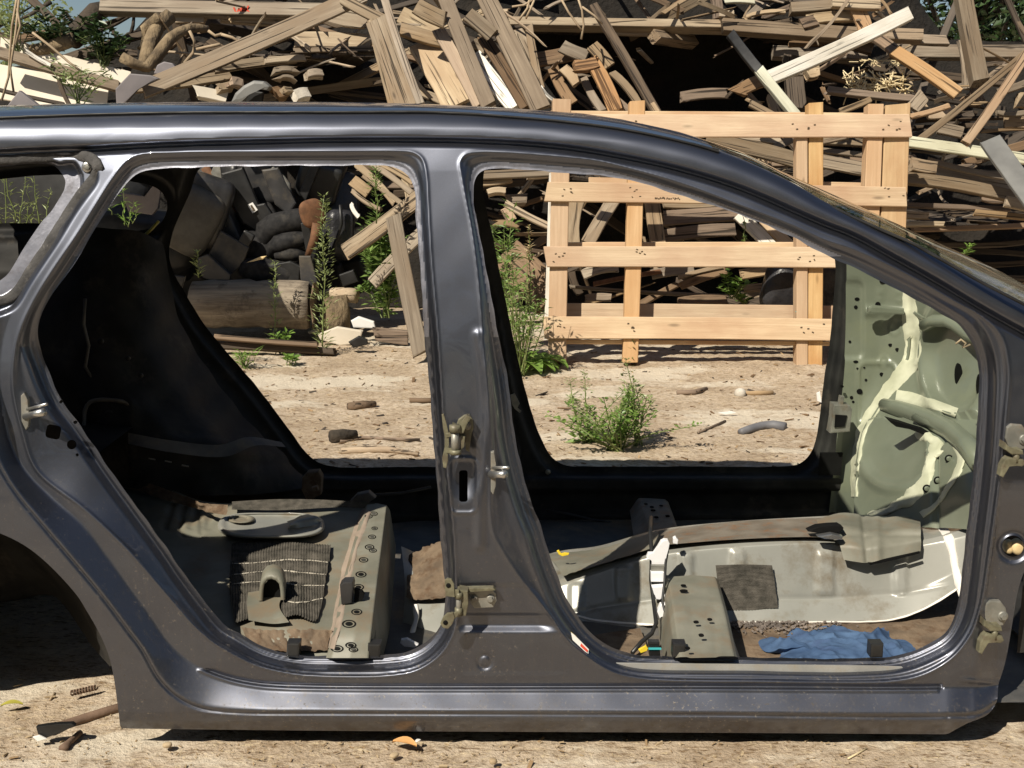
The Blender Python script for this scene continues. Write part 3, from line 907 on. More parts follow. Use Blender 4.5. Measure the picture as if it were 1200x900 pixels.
# ---------------------------------------------------------------- striker pins
def striker(px, py, Y, ang, plate):
    s = slab('striker', [(px-9, py-24), (px-5, py-28), (px-1, py-20), (px+1, py), (px, py+12), (px-3, py+16), (px-8, py+6)] if plate == 'L' else
             [(px-3, py-26), (px+1, py-27), (px+3, py-12), (px+3, py+14), (px, py+24), (px-3, py+20)], Y, .012, M['steel_dull'], car, .002)
    a = U(px-3, py, Y-.008); b = U(px+ang[0], py+ang[1], Y-.045)
    tube('pin', [a, (a+b)/2, b], [.0085, .0075, .0085], M['steel'], s, 12)
    a2 = U(px-2, py-8, Y-.008); b2 = U(px+ang[0]+4, py-8+ang[1]*1.3, Y-.04)
    tube('loop', [a2, (a2+b2)/2, b2], .0035, M['steel'], s, 8)
    return s
striker(33, 488, YS(33, 488), (18, -5), 'L')
striker(578, 556, YS(578, 556), (14, 0), 'R')

# ---------------------------------------------------------------- door hinges
def bolt(px, py, Y, r, parent, mat='steel_dull'):
    b = cyl_px('bolt', px, py, Y, r, .004, M[mat], parent, 16)
    cyl_px('bolt_head', px, py, Y-.003, r*.66, .010, M[mat], b, 6, dome=.05)
    return b
Yb = YS(545, 500)
h1 = slab('hinge', [(533,503),(537,492),(544,487),(550,486),(554,492),(555,502),(551,512),(550,530),(546,528),(545,514),(540,508),(536,514)], Yb, .010, M['hinge_olive'], car, .002)
bolt(547.5, 499, Yb-.010, 5, h1)
tube('knuckle', [U(533,498,Yb-.035), U(533,506,Yb-.035)], .012, M['hinge_olive'], h1, 14)
tube('pin', [U(533,505,Yb-.035), U(533.5,530,Yb-.035)], .0085, M['steel_dull'], h1, 12)
tube('knuckle', [U(533.5,527,Yb-.035), U(533.5,532,Yb-.035)], .0125, M['hinge_olive'], h1, 14)
slab('arm', [(530,496),(538,500),(547,486),(551,489),(543,508),(532,508)], Yb-.02, .014, M['hinge_olive'], h1, .002)
slab('arm', [(540,510),(545,512),(544,524),(539,528)], Yb-.012, .02, M['hinge_olive'], h1, .002)
slab('leaf', [(517.5,486),(520,485),(523,496),(526,508),(526,520),(524,532),(525,540),(523,549),(519.5,548),(518,537),(521,524),(522,512),(519,500)], Yb-.030, .006, M['hinge_olive'], h1, .0015)
slab('arm', [(522,508),(533,506),(533,511),(523,513)], Yb-.030, .008, M['hinge_olive'], h1, .001)
slab('arm', [(522,524),(533,527),(533,532),(523,531)], Yb-.030, .008, M['hinge_olive'], h1, .001)
Yb = YS(566, 703)
h2 = slab('hinge', [(548,694),(553,691),(577,691),(581,695),(582,704),(578,712),(556,713),(551,706)], Yb, .012, M['steel_dull'], car, .002)
bolt(555, 701.5, Yb-.012, 5.2, h2)
bolt(575, 701.5, Yb-.012, 5.2, h2)
slab('lip', [(536,690),(578,689),(581,692),(548,694),(536,695)], Yb-.012, .016, M['hinge_olive'], h2, .001)
tube('knuckle', [U(537.5,694,Yb-.05), U(537.5,701,Yb-.05)], .0085, M['hinge_olive'], h2, 12)
tube('pin', [U(537.5,694,Yb-.05), U(537.5,722,Yb-.05)], .006, M['steel_dull'], h2, 12)
tube('knuckle', [U(537.5,712,Yb-.05), U(537.5,721,Yb-.05)], .0085, M['hinge_olive'], h2, 12)
slab('arm', [(538,691),(548,693),(549,707),(546,722),(538,722)], Yb-.02, .03, M['hinge_olive'], h2, .002)
lf = slab('leaf', [(521,680),(525,678),(529,679),(532,684),(533,700),(522,699)], Yb-.055, .006, M['hinge_olive'], h2, .0015)
slab('leaf', [(519,724),(524,719),(531,718),(533,724),(530,732),(525,737),(519,736),(516,731)], Yb-.055, .006, M['hinge_olive'], h2, .0015)
cyl_px('rivet', 525.5, 686, Yb-.061, 3.0, .002, M['hole_dark'], h2, 12)
cyl_px('rivet', 522, 729.5, Yb-.061, 3.0, .002, M['hole_dark'], h2, 12)
slab('arm', [(530,690),(538,692),(538,698),(531,699)], Yb-.05, .008, M['hinge_olive'], h2, .001)
slab('arm', [(530,720),(538,715),(539,720),(532,726)], Yb-.05, .008, M['hinge_olive'], h2, .001)

# lower and upper front door hinges at the front pillar
for (ox, oy, sc) in ((1165, 735, 1.0), (1190, 528, 1.0)):
    Yb = YS(min(ox, 1168), oy)
    h = slab('hinge', [(ox-10,oy-27),(ox-4,oy-31),(ox+8,oy-30),(ox+14,oy-22),(ox+16,oy-10),(ox+11,oy-2),(ox+2,oy),(ox-8,oy-4),(ox-12,oy-14)], Yb, .014, M['steel_dull'], car, .003)
    bolt(ox+10, oy-13, Yb-.014, 6.5, h)
    slab('arm', [(ox-11,oy-9),(ox-6,oy-2),(ox+3,oy+1),(ox+9,oy),(ox+10,oy+5),(ox-4,oy+5),(ox-12,oy-1)], Yb-.012, .035, M['hinge_olive'], h, .003)
    tube('pin', [U(ox+.5,oy+2,Yb-.038), U(ox+.5,oy+14,Yb-.038)], .0075, M['hinge_olive'], h, 12)
    slab('leaf', [(ox-12,oy+11),(ox-8,oy+8),(ox+10,oy+11),(ox+12,oy+16),(ox+8,oy+19),(ox-8,oy+17),(ox-14,oy+32),(ox-18,oy+30),(ox-16,oy+18)], Yb-.025, .02, M['hinge_olive'], h, .003)
# tan rubber plugs in the pillar hole
slab('pillar_backing', [(1172,626),(1202,624),(1202,656),(1172,656)], YS(1165,600)+.10, .004, M['inner_black'], car)
cyl_px('plug', 1181.5, 640, YS(1165,630)+.045, 8.5, .012, M['plug_tan'], car, 20, .75)
cyl_px('plug', 1191, 640, YS(1165,630)+.040, 9.5, .016, M['plug_tan'], car, 20, .85)

# ---------------------------------------------------------------- little marks on the jambs
st = slab('sticker', [(669,741),(673,744),(690,761),(689.5,766),(686,764),(671,750)], YS(680,755)-.006, .0015, M['label_white'], car)
slab('sticker_tip', [(669,740.5),(675,745.5),(678,751),(673,750)], YS(673,746)-.008, .0015, M['yellow_plastic'], st)
slab('sticker_print', [(681,754),(689,762),(688,764.5),(680,757)], YS(680,755)-.008, .0012, M['red_paint'], st)
slab('entry_strip', [(722,777),(860,778.5),(1030,780.5),(1057,781.5),(1060,784),(1053,791),(1040,792.5),(860,791),(735,789.5)], YS(860,784)-.004, .003, M['sill_tape'], car, .001)
slab('clip', [(586,618),(590,612),(596,618),(607,632),(607,652),(600,645)], NEAR+.085, .004, M['steel'], car, .001)
for (x, y) in ((1028,764), (796,764), (438,764), (343,763)):
    slab('rubber_stop', [(x-7,y-9),(x+8,y-9),(x+7,y+7),(x-8,y+7)], NEAR+.115, .03, M['rubber_black'], car, .004)
    if x < 1000: continue

# ---------------------------------------------------------------- far flank seen through the openings
FAR = 4.02
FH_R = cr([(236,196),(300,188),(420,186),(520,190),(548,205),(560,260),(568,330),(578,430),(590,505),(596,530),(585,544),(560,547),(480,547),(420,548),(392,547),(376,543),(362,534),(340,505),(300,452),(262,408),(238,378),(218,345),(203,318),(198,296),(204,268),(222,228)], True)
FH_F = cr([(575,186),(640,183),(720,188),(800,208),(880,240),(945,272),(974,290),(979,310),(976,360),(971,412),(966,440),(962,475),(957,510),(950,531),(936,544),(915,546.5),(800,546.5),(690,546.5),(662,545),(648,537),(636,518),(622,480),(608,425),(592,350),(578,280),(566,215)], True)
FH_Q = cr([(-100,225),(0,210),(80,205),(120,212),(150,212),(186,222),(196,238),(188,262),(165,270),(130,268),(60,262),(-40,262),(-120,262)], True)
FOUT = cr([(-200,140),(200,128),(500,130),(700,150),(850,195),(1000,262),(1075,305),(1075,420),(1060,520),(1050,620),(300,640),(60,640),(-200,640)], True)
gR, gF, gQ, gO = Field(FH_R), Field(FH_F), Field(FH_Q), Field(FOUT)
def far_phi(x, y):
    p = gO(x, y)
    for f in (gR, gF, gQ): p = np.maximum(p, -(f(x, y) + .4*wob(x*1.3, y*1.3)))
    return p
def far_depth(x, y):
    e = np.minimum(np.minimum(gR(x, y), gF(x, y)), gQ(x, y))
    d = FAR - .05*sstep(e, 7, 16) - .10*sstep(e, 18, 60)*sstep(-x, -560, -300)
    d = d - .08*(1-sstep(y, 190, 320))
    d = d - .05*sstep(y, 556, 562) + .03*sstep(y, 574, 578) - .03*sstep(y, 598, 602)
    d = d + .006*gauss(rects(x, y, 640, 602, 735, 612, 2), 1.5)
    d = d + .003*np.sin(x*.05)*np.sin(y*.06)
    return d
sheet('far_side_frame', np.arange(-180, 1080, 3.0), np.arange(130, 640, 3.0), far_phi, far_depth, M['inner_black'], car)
for k, (x, y) in enumerate([(877,597),(843,592),(806,592),(702,590),(715,593),(655,592),(890,597)]):
    cyl_px('grommet', x, y, FAR-.06, 6 if k < 4 else 3.5, .004, M['rubber_black'], car, 14)
cyl_px('cap', 642, 553, FAR-.05, 3.2, .004, M['steel_dull'], car, 12)
cyl_px('cap', 184.5, 505, FAR-.14, 3.6, .003, M['plug_tan'], car, 14)
slab('clip', [(598,463),(603,461),(609,473),(606,478),(611,482),(609,484),(603,479),(600,474)], FAR-.06, .006, M['steel_dull'], car, .001)
slab('cap', [(128,388),(132,390),(133,393),(129,395)], FAR-.16, .005, M['steel_dull'], car)
slab('cap', [(134,396),(143,396),(144,399),(135,400)], FAR-.16, .005, M['steel_dull'], car)
for pts in ([(172,300),(177,315),(181,330),(183.5,343),(184,352),(181,362),(176,372)], [(186,259),(178,268),(168,277)]):
    tube('wire', [U(x, y, FAR-.2) for x, y in pts], .0045, M['yellow_dim'], car, 6)
# inner skin of the far rear corner
loft('rear_quarter_trim', [[(20,275,3.72),(100,268,3.72),(165,272,3.74),(190,285,3.80)], [(30,360,3.62),(110,360,3.60),(170,370,3.66),(215,385,3.84)], [(60,450,3.52),(130,455,3.48),(210,470,3.60),(270,470,3.84)], [(100,520,3.48),(180,525,3.44),(260,530,3.56),(330,535,3.84)], [(130,570,3.46),(200,578,3.46),(290,580,3.60),(372,570,3.84)]], M['inner_black'], car, 50, 40,
     relief=lambda x, y: .012*gauss(rects(x, y, 100, 470, 155, 560, 8), 4) + .01*sstep(-np.abs(y-520-(x-150)*.05), -12, -8)*(x > 150) + .006*np.sin(x*.11)*np.sin(y*.09))
loft('trim_ledge', [[(150,507,3.42),(200,516,3.42),(260,521,3.5),(290,512,3.58),(330,518,3.68)], [(150,520,3.40),(200,530,3.40),(265,535,3.48),(300,522,3.56),(335,524,3.66)]], M['inner_grey'], car, 30, 4)
slab('buckle_stalk', [(353,575),(354,560),(360,554),(373,553),(377,560),(376,580),(360,588)], 3.72, .04, M['dirt_brown'], car, .006)
for (x, y) in ((178,538), (197,541), (217,546)):
    slab('slot', [(x-4,y-1.5),(x+4,y),(x+4,y+1.5),(x-4,y)], 3.38, .002, M['steel_dull'], car)

# rear corner of the body beyond the frame (closes the shell so that no light leaks in under the tail)
loft('rear_corner', [[(-1.72,2.47,.10),(-2.2,2.50,.12),(-2.55,2.75,.14),(-2.6,3.3,.14),(-2.55,3.85,.14),(-2.2,4.1,.12)], [(-1.72,2.47,.75),(-2.2,2.50,.75),(-2.55,2.75,.75),(-2.6,3.3,.75),(-2.55,3.85,.75),(-2.2,4.1,.75)], [(-1.74,2.62,1.10),(-2.1,2.66,1.08),(-2.35,2.85,1.06),(-2.4,3.3,1.06),(-2.35,3.75,1.06),(-2.1,3.95,1.08)], [(-1.76,2.72,1.33),(-1.95,2.8,1.32),(-2.1,2.95,1.32),(-2.12,3.3,1.33),(-2.1,3.65,1.32),(-1.95,3.8,1.32)]], M['body_paint'], car, 60, 30, world_rows=True)

ribbon('access_frame', [(100,556,3.44),(99,520,3.44),(100,480,3.46),(106,471,3.46),(140,470,3.46),(152,476,3.47),(157,500,3.47),(157,512,3.47)], 5, .008, M['inner_grey'], car, jag=.6)
slab('sill_plate', [(640,603),(735,602),(735,611),(641,612)], FAR-.075, .004, M['inner_grey'], car, .001)
tube('wire', [U(x, y, FAR-.12) for x, y in [(640,598),(665,602),(690,608),(720,613),(760,616)]], .004, M['rubber_black'], car, 6)
for (x, y, r) in ((128,486,6), (136,487,4), (150,420,3), (118,400,4), (165,440,3)):
    cyl_px('grommet', x, y, 3.46, r, .004, M['rubber_black'], car, 12)
tube('wire', [U(x, y, 3.5) for x, y in [(100,350),(98,380),(104,405),(100,430),(112,450)]], .005, M['inner_grey'], car, 6)
# ================================================================== inside the shell
def zplane(px, py, z):
    p = G(px, py, z); return (px, py, float(p[1]))
def zrow(z, *pts): return [zplane(x, y, z) for x, y in pts]

# floor pan, one pressed sheet under everything
fl = []
for y in np.linspace(2.56, 3.98, 30):
    fl.append([(x, y, .066 + .004*math.sin(x*26)*math.cos(y*14)) for x in np.linspace(-.80, 1.30, 60)])
loft('floor_pan', fl, M['inner_grey'], car, 60, 30, world_rows=True, smooth_v=False)
# sill box below the near aperture
loft('inner_sill', [[(-.70,2.545,.135),(0,2.545,.135),(1.0,2.545,.135)], [(-.70,2.62,.13),(0,2.62,.13),(1.0,2.62,.13)], [(-.70,2.64,.08),(0,2.64,.08),(1.0,2.64,.08)]], M['inner_black'], car, 12, 8, world_rows=True, smooth_v=False)
loft('sill_underside', [[(-.75,2.52,.050),(1.0,2.52,.046)], [(-.75,2.60,.036),(1.0,2.60,.032)], [(-.75,3.98,.036),(1.0,3.98,.032)]], M['inner_black'], car, 12, 8, world_rows=True, smooth_v=False)

# transmission tunnel, front half
def tun_relief(x, y):
    r = np.zeros_like(x)
    for (a, b, c, d) in ((797,647,812,697), (856,645,873,697), (957,646,977,698), (1047,642,1063,698), (668,684,684,730), (722,664,740,704)):
        r = r + .009*(1 - sstep(rects(x, y, a, b, c, d, 4), -1.5, 1.0))
    r = r - .004*gauss(y - np.interp(x, [640,700,770,960,1060,1140], [728,712,702,702,695,680]), 2.0)
    return r
tunnel = loft('tunnel', [
    [(600,664,3.42),(655,646,3.42),(700,640,3.42),(770,621,3.36),(860,611,3.32),(960,605,3.32),(1000,603,3.32),(1060,606,3.34),(1100,603,3.36),(1150,598,3.36)],
    [(600,698,3.13),(660,678,3.13),(700,664,3.13),(770,646,3.12),(860,636,3.10),(960,632,3.10),(1000,636,3.10),(1060,636,3.10),(1110,626,3.08),(1150,612,3.06)],
    [(600,706,3.11),(660,686,3.11),(700,672,3.11),(770,651,3.09),(860,641,3.08),(960,637,3.08),(1000,641,3.08),(1060,641,3.08),(1110,633,3.06),(1150,622,3.03)],
    [(600,742,3.06),(660,726,3.06),(700,712,3.06),(770,702,3.05),(860,701,3.04),(960,701,3.04),(1000,700,3.04),(1060,694,3.04),(1110,676,3.03),(1150,650,3.0)],
    [(600,775,2.98),(660,757,3.0),(700,744,3.0),(770,731,3.0),(860,728.5,2.99),(960,728,2.99),(1000,727.5,2.99),(1050,725,2.99),(1105,702,2.99),(1150,668,2.97)]],
    M['primer_light'], car, 180, 70, relief=tun_relief, smooth_v=False)
loft('tunnel_top_strip', [[(768,624,3.34),(860,613,3.30),(940,609,3.28),(985,608,3.28)], [(770,641,3.10),(860,634,3.085),(940,631,3.08),(985,632,3.08)]], M['rusty_primer'], car, 30, 5, relief=lambda x, y: .004 + 0*x)
loft('carpet_edge', [[(640,650,3.36),(700,644,3.36),(772,623,3.32)], [(652,664,3.18),(700,660,3.16),(772,636,3.14)], [(660,676,3.10),(700,664,3.10),(766,643,3.10)]], M['primer_dusty'], car, 30, 8, relief=lambda x, y: .003 + .001*rough(x, y))
slab('orange_clip', [(652.5,646),(655,645),(658,649),(662,648),(667,648.5),(666,650.5),(659,652),(655,650)], 3.16, .006, M['yellow_plastic'], car, .001)
# torn flap over the front of the tunnel
loft('tunnel_flap', [
    [(957,611,3.24),(985,603,3.26),(1003,604,3.26),(1030,609,3.24),(1055,607,3.24),(1078,612,3.22)],
    [(962,622,3.14),(985,618,3.12),(1006,622,3.10),(1030,628,3.08),(1055,622,3.09),(1079,622,3.08)],
    [(985,640,3.06),(1000,641,3.045),(1012,643,3.04),(1030,642,3.045),(1056,638,3.05),(1079,634,3.05)],
    [(989,656,3.045),(1002,658,3.035),(1016,659.5,3.03),(1035,655,3.035),(1057,650,3.04),(1078,645.5,3.045)]],
    M['primer_dusty'], car, 60, 30, relief=lambda x, y: .005 - .006*gauss(x-1014-(y-640)*.1, 3) + .005*gauss(x-1028, 5) - .004*gauss(y-628, 2.5), smooth_v=False)
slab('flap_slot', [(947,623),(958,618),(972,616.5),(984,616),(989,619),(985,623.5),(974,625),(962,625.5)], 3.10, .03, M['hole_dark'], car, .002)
slab('flap_edge', [(958,629),(975,626),(988,629),(987,633),(975,632),(967,632)], 3.06, .02, M['steel'], car, .003)
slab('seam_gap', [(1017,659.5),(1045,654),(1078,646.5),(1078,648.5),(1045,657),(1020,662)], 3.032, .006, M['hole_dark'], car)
# felt sound pad
fp = loft('felt_pad', [[(838,662,3.055),(870,661,3.055),(904,662,3.055)], [(841,690,3.04),(870,688,3.04),(908,690,3.04)], [(845,715,3.022),(875,715,3.022),(911,712,3.022)]], M['felt'], car, 40, 30, relief=lambda x, y: .009 + .0012*np.sin(y*2.2) + .0012*np.sin(x*1.7))
# pale sealant lines
ribbon('sealant', [(1094,609,3.33),(1104,618,3.2),(1112,632,3.045),(1117,650,3.02),(1119,664,3.0),(1124,684,2.97),(1128,698,2.95)], [9,11,12,10,9,11,10], .006, M['sealant_white'], car, jag=1.2, on=[bvh_of(tunnel)])
ribbon('sealant', [(600,737,3.04),(660,720,3.03),(700,727,3.0),(770,732,2.985),(860,729.5,2.98),(960,729,2.98),(1040,727,2.98),(1075,717,2.98),(1105,701,2.98),(1128,685,2.96)], 2.6, .003, M['sealant_white'], car, jag=.5, on=[bvh_of(tunnel)])

# front floor: gritty dirt along the tunnel foot
loft('floor_dirt', [zrow(.084, (850,722),(940,724),(1020,727),(1100,702),(1160,665)), zrow(.086, (846,740),(940,742),(1020,742),(1110,722),(1160,690)), zrow(.083, (850,775),(940,777),(1020,777),(1110,760),(1160,735))], M['dirt_brown'], car, 60, 20, relief=lambda x, y: .003*rough(x, y))
loft('floor_mat', [zrow(.083, (640,768),(690,746),(750,736)), zrow(.083, (640,790),(700,775),(764,772))], M['dirt_brown'], car, 20, 8)
grit = bmesh.new()
random.seed(3)
for i in range(420):
    x = random.gauss(895, 42); y = 728 + abs(random.gauss(0, 6))
    if not 846 < x < 1010: continue
    p = V(G(x, y, .092)); s = random.uniform(.0015, .0045)
    Mx = Matrix.Translation(p) @ Matrix.Rotation(random.random()*3, 4, 'Z') @ Matrix.Rotation(random.random(), 4, 'X')
    box_bm(grit, Mx, s*2, s, s)
gr = from_bm('broken_grit', grit, M['grit_grey'], car); gr['kind'] = 'stuff'

# seat cross member, running from the tunnel to the near sill
def c3(x, y, z): return zplane(x, y, z)
loft('seat_crossmember', [
    [c3(765,704,.10), c3(770,730,.09), c3(778,772,.085)],
    [c3(778,682,.19), c3(784,720,.185), c3(791,771,.175)],
    [c3(783,676,.205), c3(789,714,.20), c3(797,770,.19)],
    [c3(812,674,.207), c3(822,712,.203), c3(834,769,.193)],
    [c3(838,676,.205), c3(848,713,.20), c3(860,769,.19)],
    [c3(842,680,.19), c3(852,716,.185), c3(864,770,.175)],
    [c3(845,708,.10), c3(853,733,.09), c3(868,772,.085)]], M['primer_dusty'], car, 30, 50,
    relief=lambda x, y: -.003*(1-sstep(rects(x, y, 806, 706, 842, 790, 5), -2, 1)) - .002*(1-sstep(rects(x, y, 800, 684, 826, 700, 4), -2, 1)), smooth_v=False)
for (x, y, rx, ry) in ((801,686.5,3.2,1.0), (801.5,693,4.8,1.6), (816,729.5,3.2,1.4), (832,726.5,3.0,1.3), (822,745,3.2,1.6), (806,760,3,1.2)):
    slab('slot', [(x+rx*math.cos(t), y+ry*math.sin(t)) for t in np.linspace(0, 2*math.pi, 11)[:-1]], float(zplane(x, y, .207)[2])+.002, .006, M['hole_dark'], car)

# rusty outer seat bracket on the far side
loft('far_seat_bracket', [
    [(738,598,3.88),(744,640,3.44)], [(746,586,3.86),(760,636,3.42)], [(749,583.5,3.86),(766,630,3.40)], [(764,584,3.86),(782,626,3.40)], [(779,585,3.86),(797,624,3.40)], [(783,588,3.87),(800,634,3.42)]], M['rusty_primer'], car, 12, 24, smooth_v=False)
for (x, y, rx, ry) in ((764,594.5,2.5,.9), (757,591,2.3,.8), (765.5,598.5,2.9,1), (769,606.5,3,1), (775,593,2.3,.8), (782.5,605,2.8,1)):
    slab('slot', [(x+rx*math.cos(t), y+ry*math.sin(t)) for t in np.linspace(0, 2*math.pi, 9)[:-1]], np.interp(y, [584, 626], [3.85, 3.40]) - .002, .008, M['hole_dark'], car)

# wiring loom with white connector blocks
wl = tube('wiring_loom', [U(x, y, d) for x, y, d in [(763,606,3.2),(762,625,3.08),(764,650,3.02),(763,680,2.97),(766,705,2.92),(769,730,2.86),(764,742,2.83),(752,752,2.80),(741,765,2.76)]], .0055, M['rubber_black'], car, 8)
tube('wire', [U(x, y, d) for x, y, d in [(773,627,3.1),(767,640,3.06),(764,652,3.0)]], .003, M['rubber_black'], wl, 6)
tube('wire', [U(x, y, d) for x, y, d in [(783,642,3.02),(780,660,2.97),(779,680,2.94),(776,705,2.9),(783,730,2.86),(786,747,2.84)]], .0035, M['rubber_black'], wl, 6)
cn = slab('connector', [(775,635),(779,633),(783,633.5),(785,637),(783,645),(780,652),(780,663),(764,662),(764,656),(758,654),(760,649),(766,649),(771,642)], 3.0, .018, M['white_plastic'], wl, .002)
slab('connector', [(763,671),(778,671),(778,682),(763,682)], 2.97, .018, M['white_plastic'], wl, .002)
slab('connector', [(764,688),(779,687),(780,699),(773,703),(768,702)], 2.95, .018, M['white_plastic'], wl, .002)
slab('connector', [(774,709),(781,708),(783,717),(779,723),(774,722),(771,728),(770,718)], 2.91, .018, M['white_plastic'], wl, .002)
slab('connector_lug', [(789,631),(792,629.5),(795,633),(794,638),(789,637)], 3.05, .014, M['white_plastic'], wl, .002)
for (a, b) in (((763,663), (780,670)), ((763,682), (779,687)), ((770,702), (780,707))):
    slab('connector_gap', [(a[0], a[1]), (b[0], a[1]), (b[0], b[1]), (a[0], b[1])], 2.975, .012, M['steel_dull'], wl)
pl = slab('black_plug', [(760,753),(773,753),(774,769),(761,769)], 2.70, .02, M['rubber_black'], car, .003)
slab('plug_band', [(760,759.5),(775,759.5),(775,761.5),(760,761.5)], 2.679, .003, M['teal_plastic'], pl)
slab('yellow_tab', [(748.5,762),(756,758),(757,756.5),(759.5,760),(758,763),(751,765.5)], 2.70, .008, M['yellow_plastic'], car, .001)

# ---------------------------------------------------------------- front bulkhead and far kick panel (sage primer)
def kick_relief(x, y):
    r = -.010*(1-sstep(rects(x, y, 984, 330, 1012, 420, 8), -3, 3))
    r = r + .006*gauss(rects(x, y, 1006, 425, 1050, 500, 10), 2.5)
    r = r + .003*gauss(np.hypot(x-1036, y-424) - 6, 1.5) + .004*gauss(np.hypot((x-1049)*.9, y-385) - 6, 1.6)
    for (a, b) in ((1031,343), (1053,343), (1031,351), (1054,352), (1031,375), (1047,374)):
        r = r + .004*gauss(np.hypot((x-a)*.7, (y-b)*1.2), 3)
    r = r + .012*gauss(y - np.interp(x, [1015,1060], [365,367]), 5)*(x > 1014)
    return r
kick = loft('far_kick_panel', [
    [(992,296,3.93),(1010,302,3.93),(1040,310,3.92),(1070,318,3.90)],
    [(992,380,3.93),(1010,380,3.93),(1040,380,3.92),(1068,380,3.88)],
    [(989,440,3.93),(1000,440,3.93),(1030,440,3.92),(1060,440,3.86)],
    [(982,500,3.93),(990,500,3.93),(1005,500,3.91),(1030,500,3.84)],
    [(976,560,3.93),(982,560,3.93),(995,560,3.89),(1015,560,3.80)],
    [(970,612,3.93),(978,612,3.93),(990,612,3.87),(1010,612,3.74)]], M['sage'], car, 60, 110, relief=kick_relief)
T_KICK = [bvh_of(kick)]
for (x, y, rx, ry) in ((1004.5,350.5,3,2),(1003,360,2.2,2.2),(996,400.5,1.6,1.6),(1003,424,3,1.6),(1044,404.5,2.6,1.8),(1052,410,2.2,2.2),(1033.5,439,2.2,2.4),(1007.5,459,3.4,3.4),(1015,445.5,1.6,1.6),(998,466,2,2),(987,453,2,1.5),(1005,432,1.2,1.2),(1013,431,1.2,1.2),(1000,471,1.6,1.4),(1029,357.5,3.2,3.8),(1035.5,330,4.6,2.8)):
    slab('panel_hole', [(x+rx*math.cos(t), y+ry*math.sin(t)) for t in np.linspace(0, 2*math.pi, 11)[:-1]], hit_Y(x, y, [bvh_of(kick)] if False else T_KICK, 3.9) + .006, .008, M['hole_dark'], car)
slab('bracket_tube', [(1018,361),(1022,358),(1060,361.5),(1060,369),(1024,368),(1018,366)], 3.88, .02, M['sage'], car, .006)

def fw_relief(x, y):
    r = .03*gauss(np.hypot((x-1125)*1.1, (y-425)*.55) - 42, 9)*(y < 490)      # round pressing high on the bulkhead
    r = r - .012*gauss(rects(x, y, 1096, 512, 1150, 640, 20), 3)*(y > 500)
    r = r + .01*gauss(np.hypot(x-1050, y-530) - 42, 8)*(y > 490)*(x < 1090)
    return r
bulk = loft('bulkhead', [
    [(1058,318,3.92),(1075,322,3.83),(1100,335,3.72),(1130,350,3.60),(1165,370,3.46)],
    [(1062,360,3.91),(1078,360,3.83),(1100,365,3.72),(1130,375,3.60),(1165,390,3.46)],
    [(1064,410,3.90),(1078,412,3.83),(1100,415,3.72),(1130,420,3.58),(1165,430,3.44)],
    [(1046,450,3.88),(1068,452,3.79),(1095,460,3.65),(1130,465,3.48),(1165,470,3.34)],
    [(1018,495,3.84),(1050,490,3.70),(1085,495,3.53),(1130,500,3.34),(1165,505,3.20)],
    [(1008,530,3.76),(1045,530,3.58),(1085,530,3.40),(1130,535,3.18),(1165,540,3.06)],
    [(1002,570,3.66),(1040,570,3.46),(1085,570,3.28),(1130,575,3.08),(1165,580,2.97)],
    [(1000,618,3.54),(1040,618,3.36),(1085,618,3.20),(1130,620,3.04),(1165,625,2.93)]], M['sage'], car, 110, 140, relief=fw_relief)
T_BULK = [bvh_of(bulk), bvh_of(kick)]
T_TUN = [bvh_of(tunnel)]
ribbon('sealant', [(1063,330,3.87),(1065,350,3.86),(1067,380,3.85),(1070,405,3.83),(1066,425,3.82),(1054,441,3.82),(1036,463,3.80),(1022,482,3.78),(1012,500,3.75),(1006,520,3.72),(1003,540,3.69),(1001,560,3.66),(1001,582,3.60)], [12,16,21,19,22,20,16,14,13,12,11,10,7], .006, M['sealant'], car, jag=2.4, on=T_BULK)
ribbon('sealant', [(1050,463,3.70),(1062,465,3.63),(1080,470,3.52),(1100,476,3.38),(1121,484,3.22)], [14,14,13,12,13], .006, M['sealant'], car, jag=1.2, on=T_BULK)
ribbon('sealant', [(1073,506,3.50),(1086,511,3.40),(1098,520,3.32),(1093,530,3.34),(1089,545,3.33),(1086,560,3.28),(1078,572,3.25),(1062,586,3.28),(1040,598,3.33),(1017,606,3.42)], [9,14,16,14,16,18,15,9,9,8], .006, M['sealant'], car, jag=5.0, on=T_BULK)
ribbon('sealant', [(1118,522,3.18),(1124,530,3.12),(1126,540,3.09),(1120,556,3.09),(1110,572,3.10),(1098,590,3.10),(1080,604,3.14)], [6,9,8,7,7,6,8], .006, M['sealant'], car, jag=2.6, on=T_BULK)
ribbon('sealant', [(1070,366,3.8),(1080,372,3.72),(1090,376,3.64)], [5,4,4], .006, M['sage'], car, jag=1, on=T_BULK)
# curved brace across the bulkhead
br = tube('brace', [U(x, y, d) for x, y, d in [(x, y, hit_Y(x, y, T_BULK, 3.4) - .012) for x, y in [(1036,474),(1050,478),(1072,485),(1095,494),(1115,505),(1132,520),(1150,545)]]], [.02,.025,.027,.028,.028,.028,.028], M['sage'], car, 14)
tube('brace_rib', [U(x, y, hit_Y(x, y, T_BULK, 3.4) - .035) for x, y in [(1072,489),(1095,499),(1115,511),(1132,527),(1150,552)]], .012, M['sage'], br, 8)
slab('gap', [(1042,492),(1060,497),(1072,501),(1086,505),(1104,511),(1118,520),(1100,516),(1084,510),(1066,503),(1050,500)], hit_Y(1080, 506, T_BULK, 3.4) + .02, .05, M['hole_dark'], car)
for (x, y, r, d) in ((1124,440,1,hit_Y(1124,440,T_BULK,3.5)), (1149,453,1,hit_Y(1149,453,T_BULK,3.4))):
    slab('bulkhead_hole', [(x+4*math.cos(t)*(1 if x < 1140 else .9), y+14*math.sin(t)) for t in np.linspace(0, 2*math.pi, 17)[:-1]], d, .012, M['hole_dark'], car)
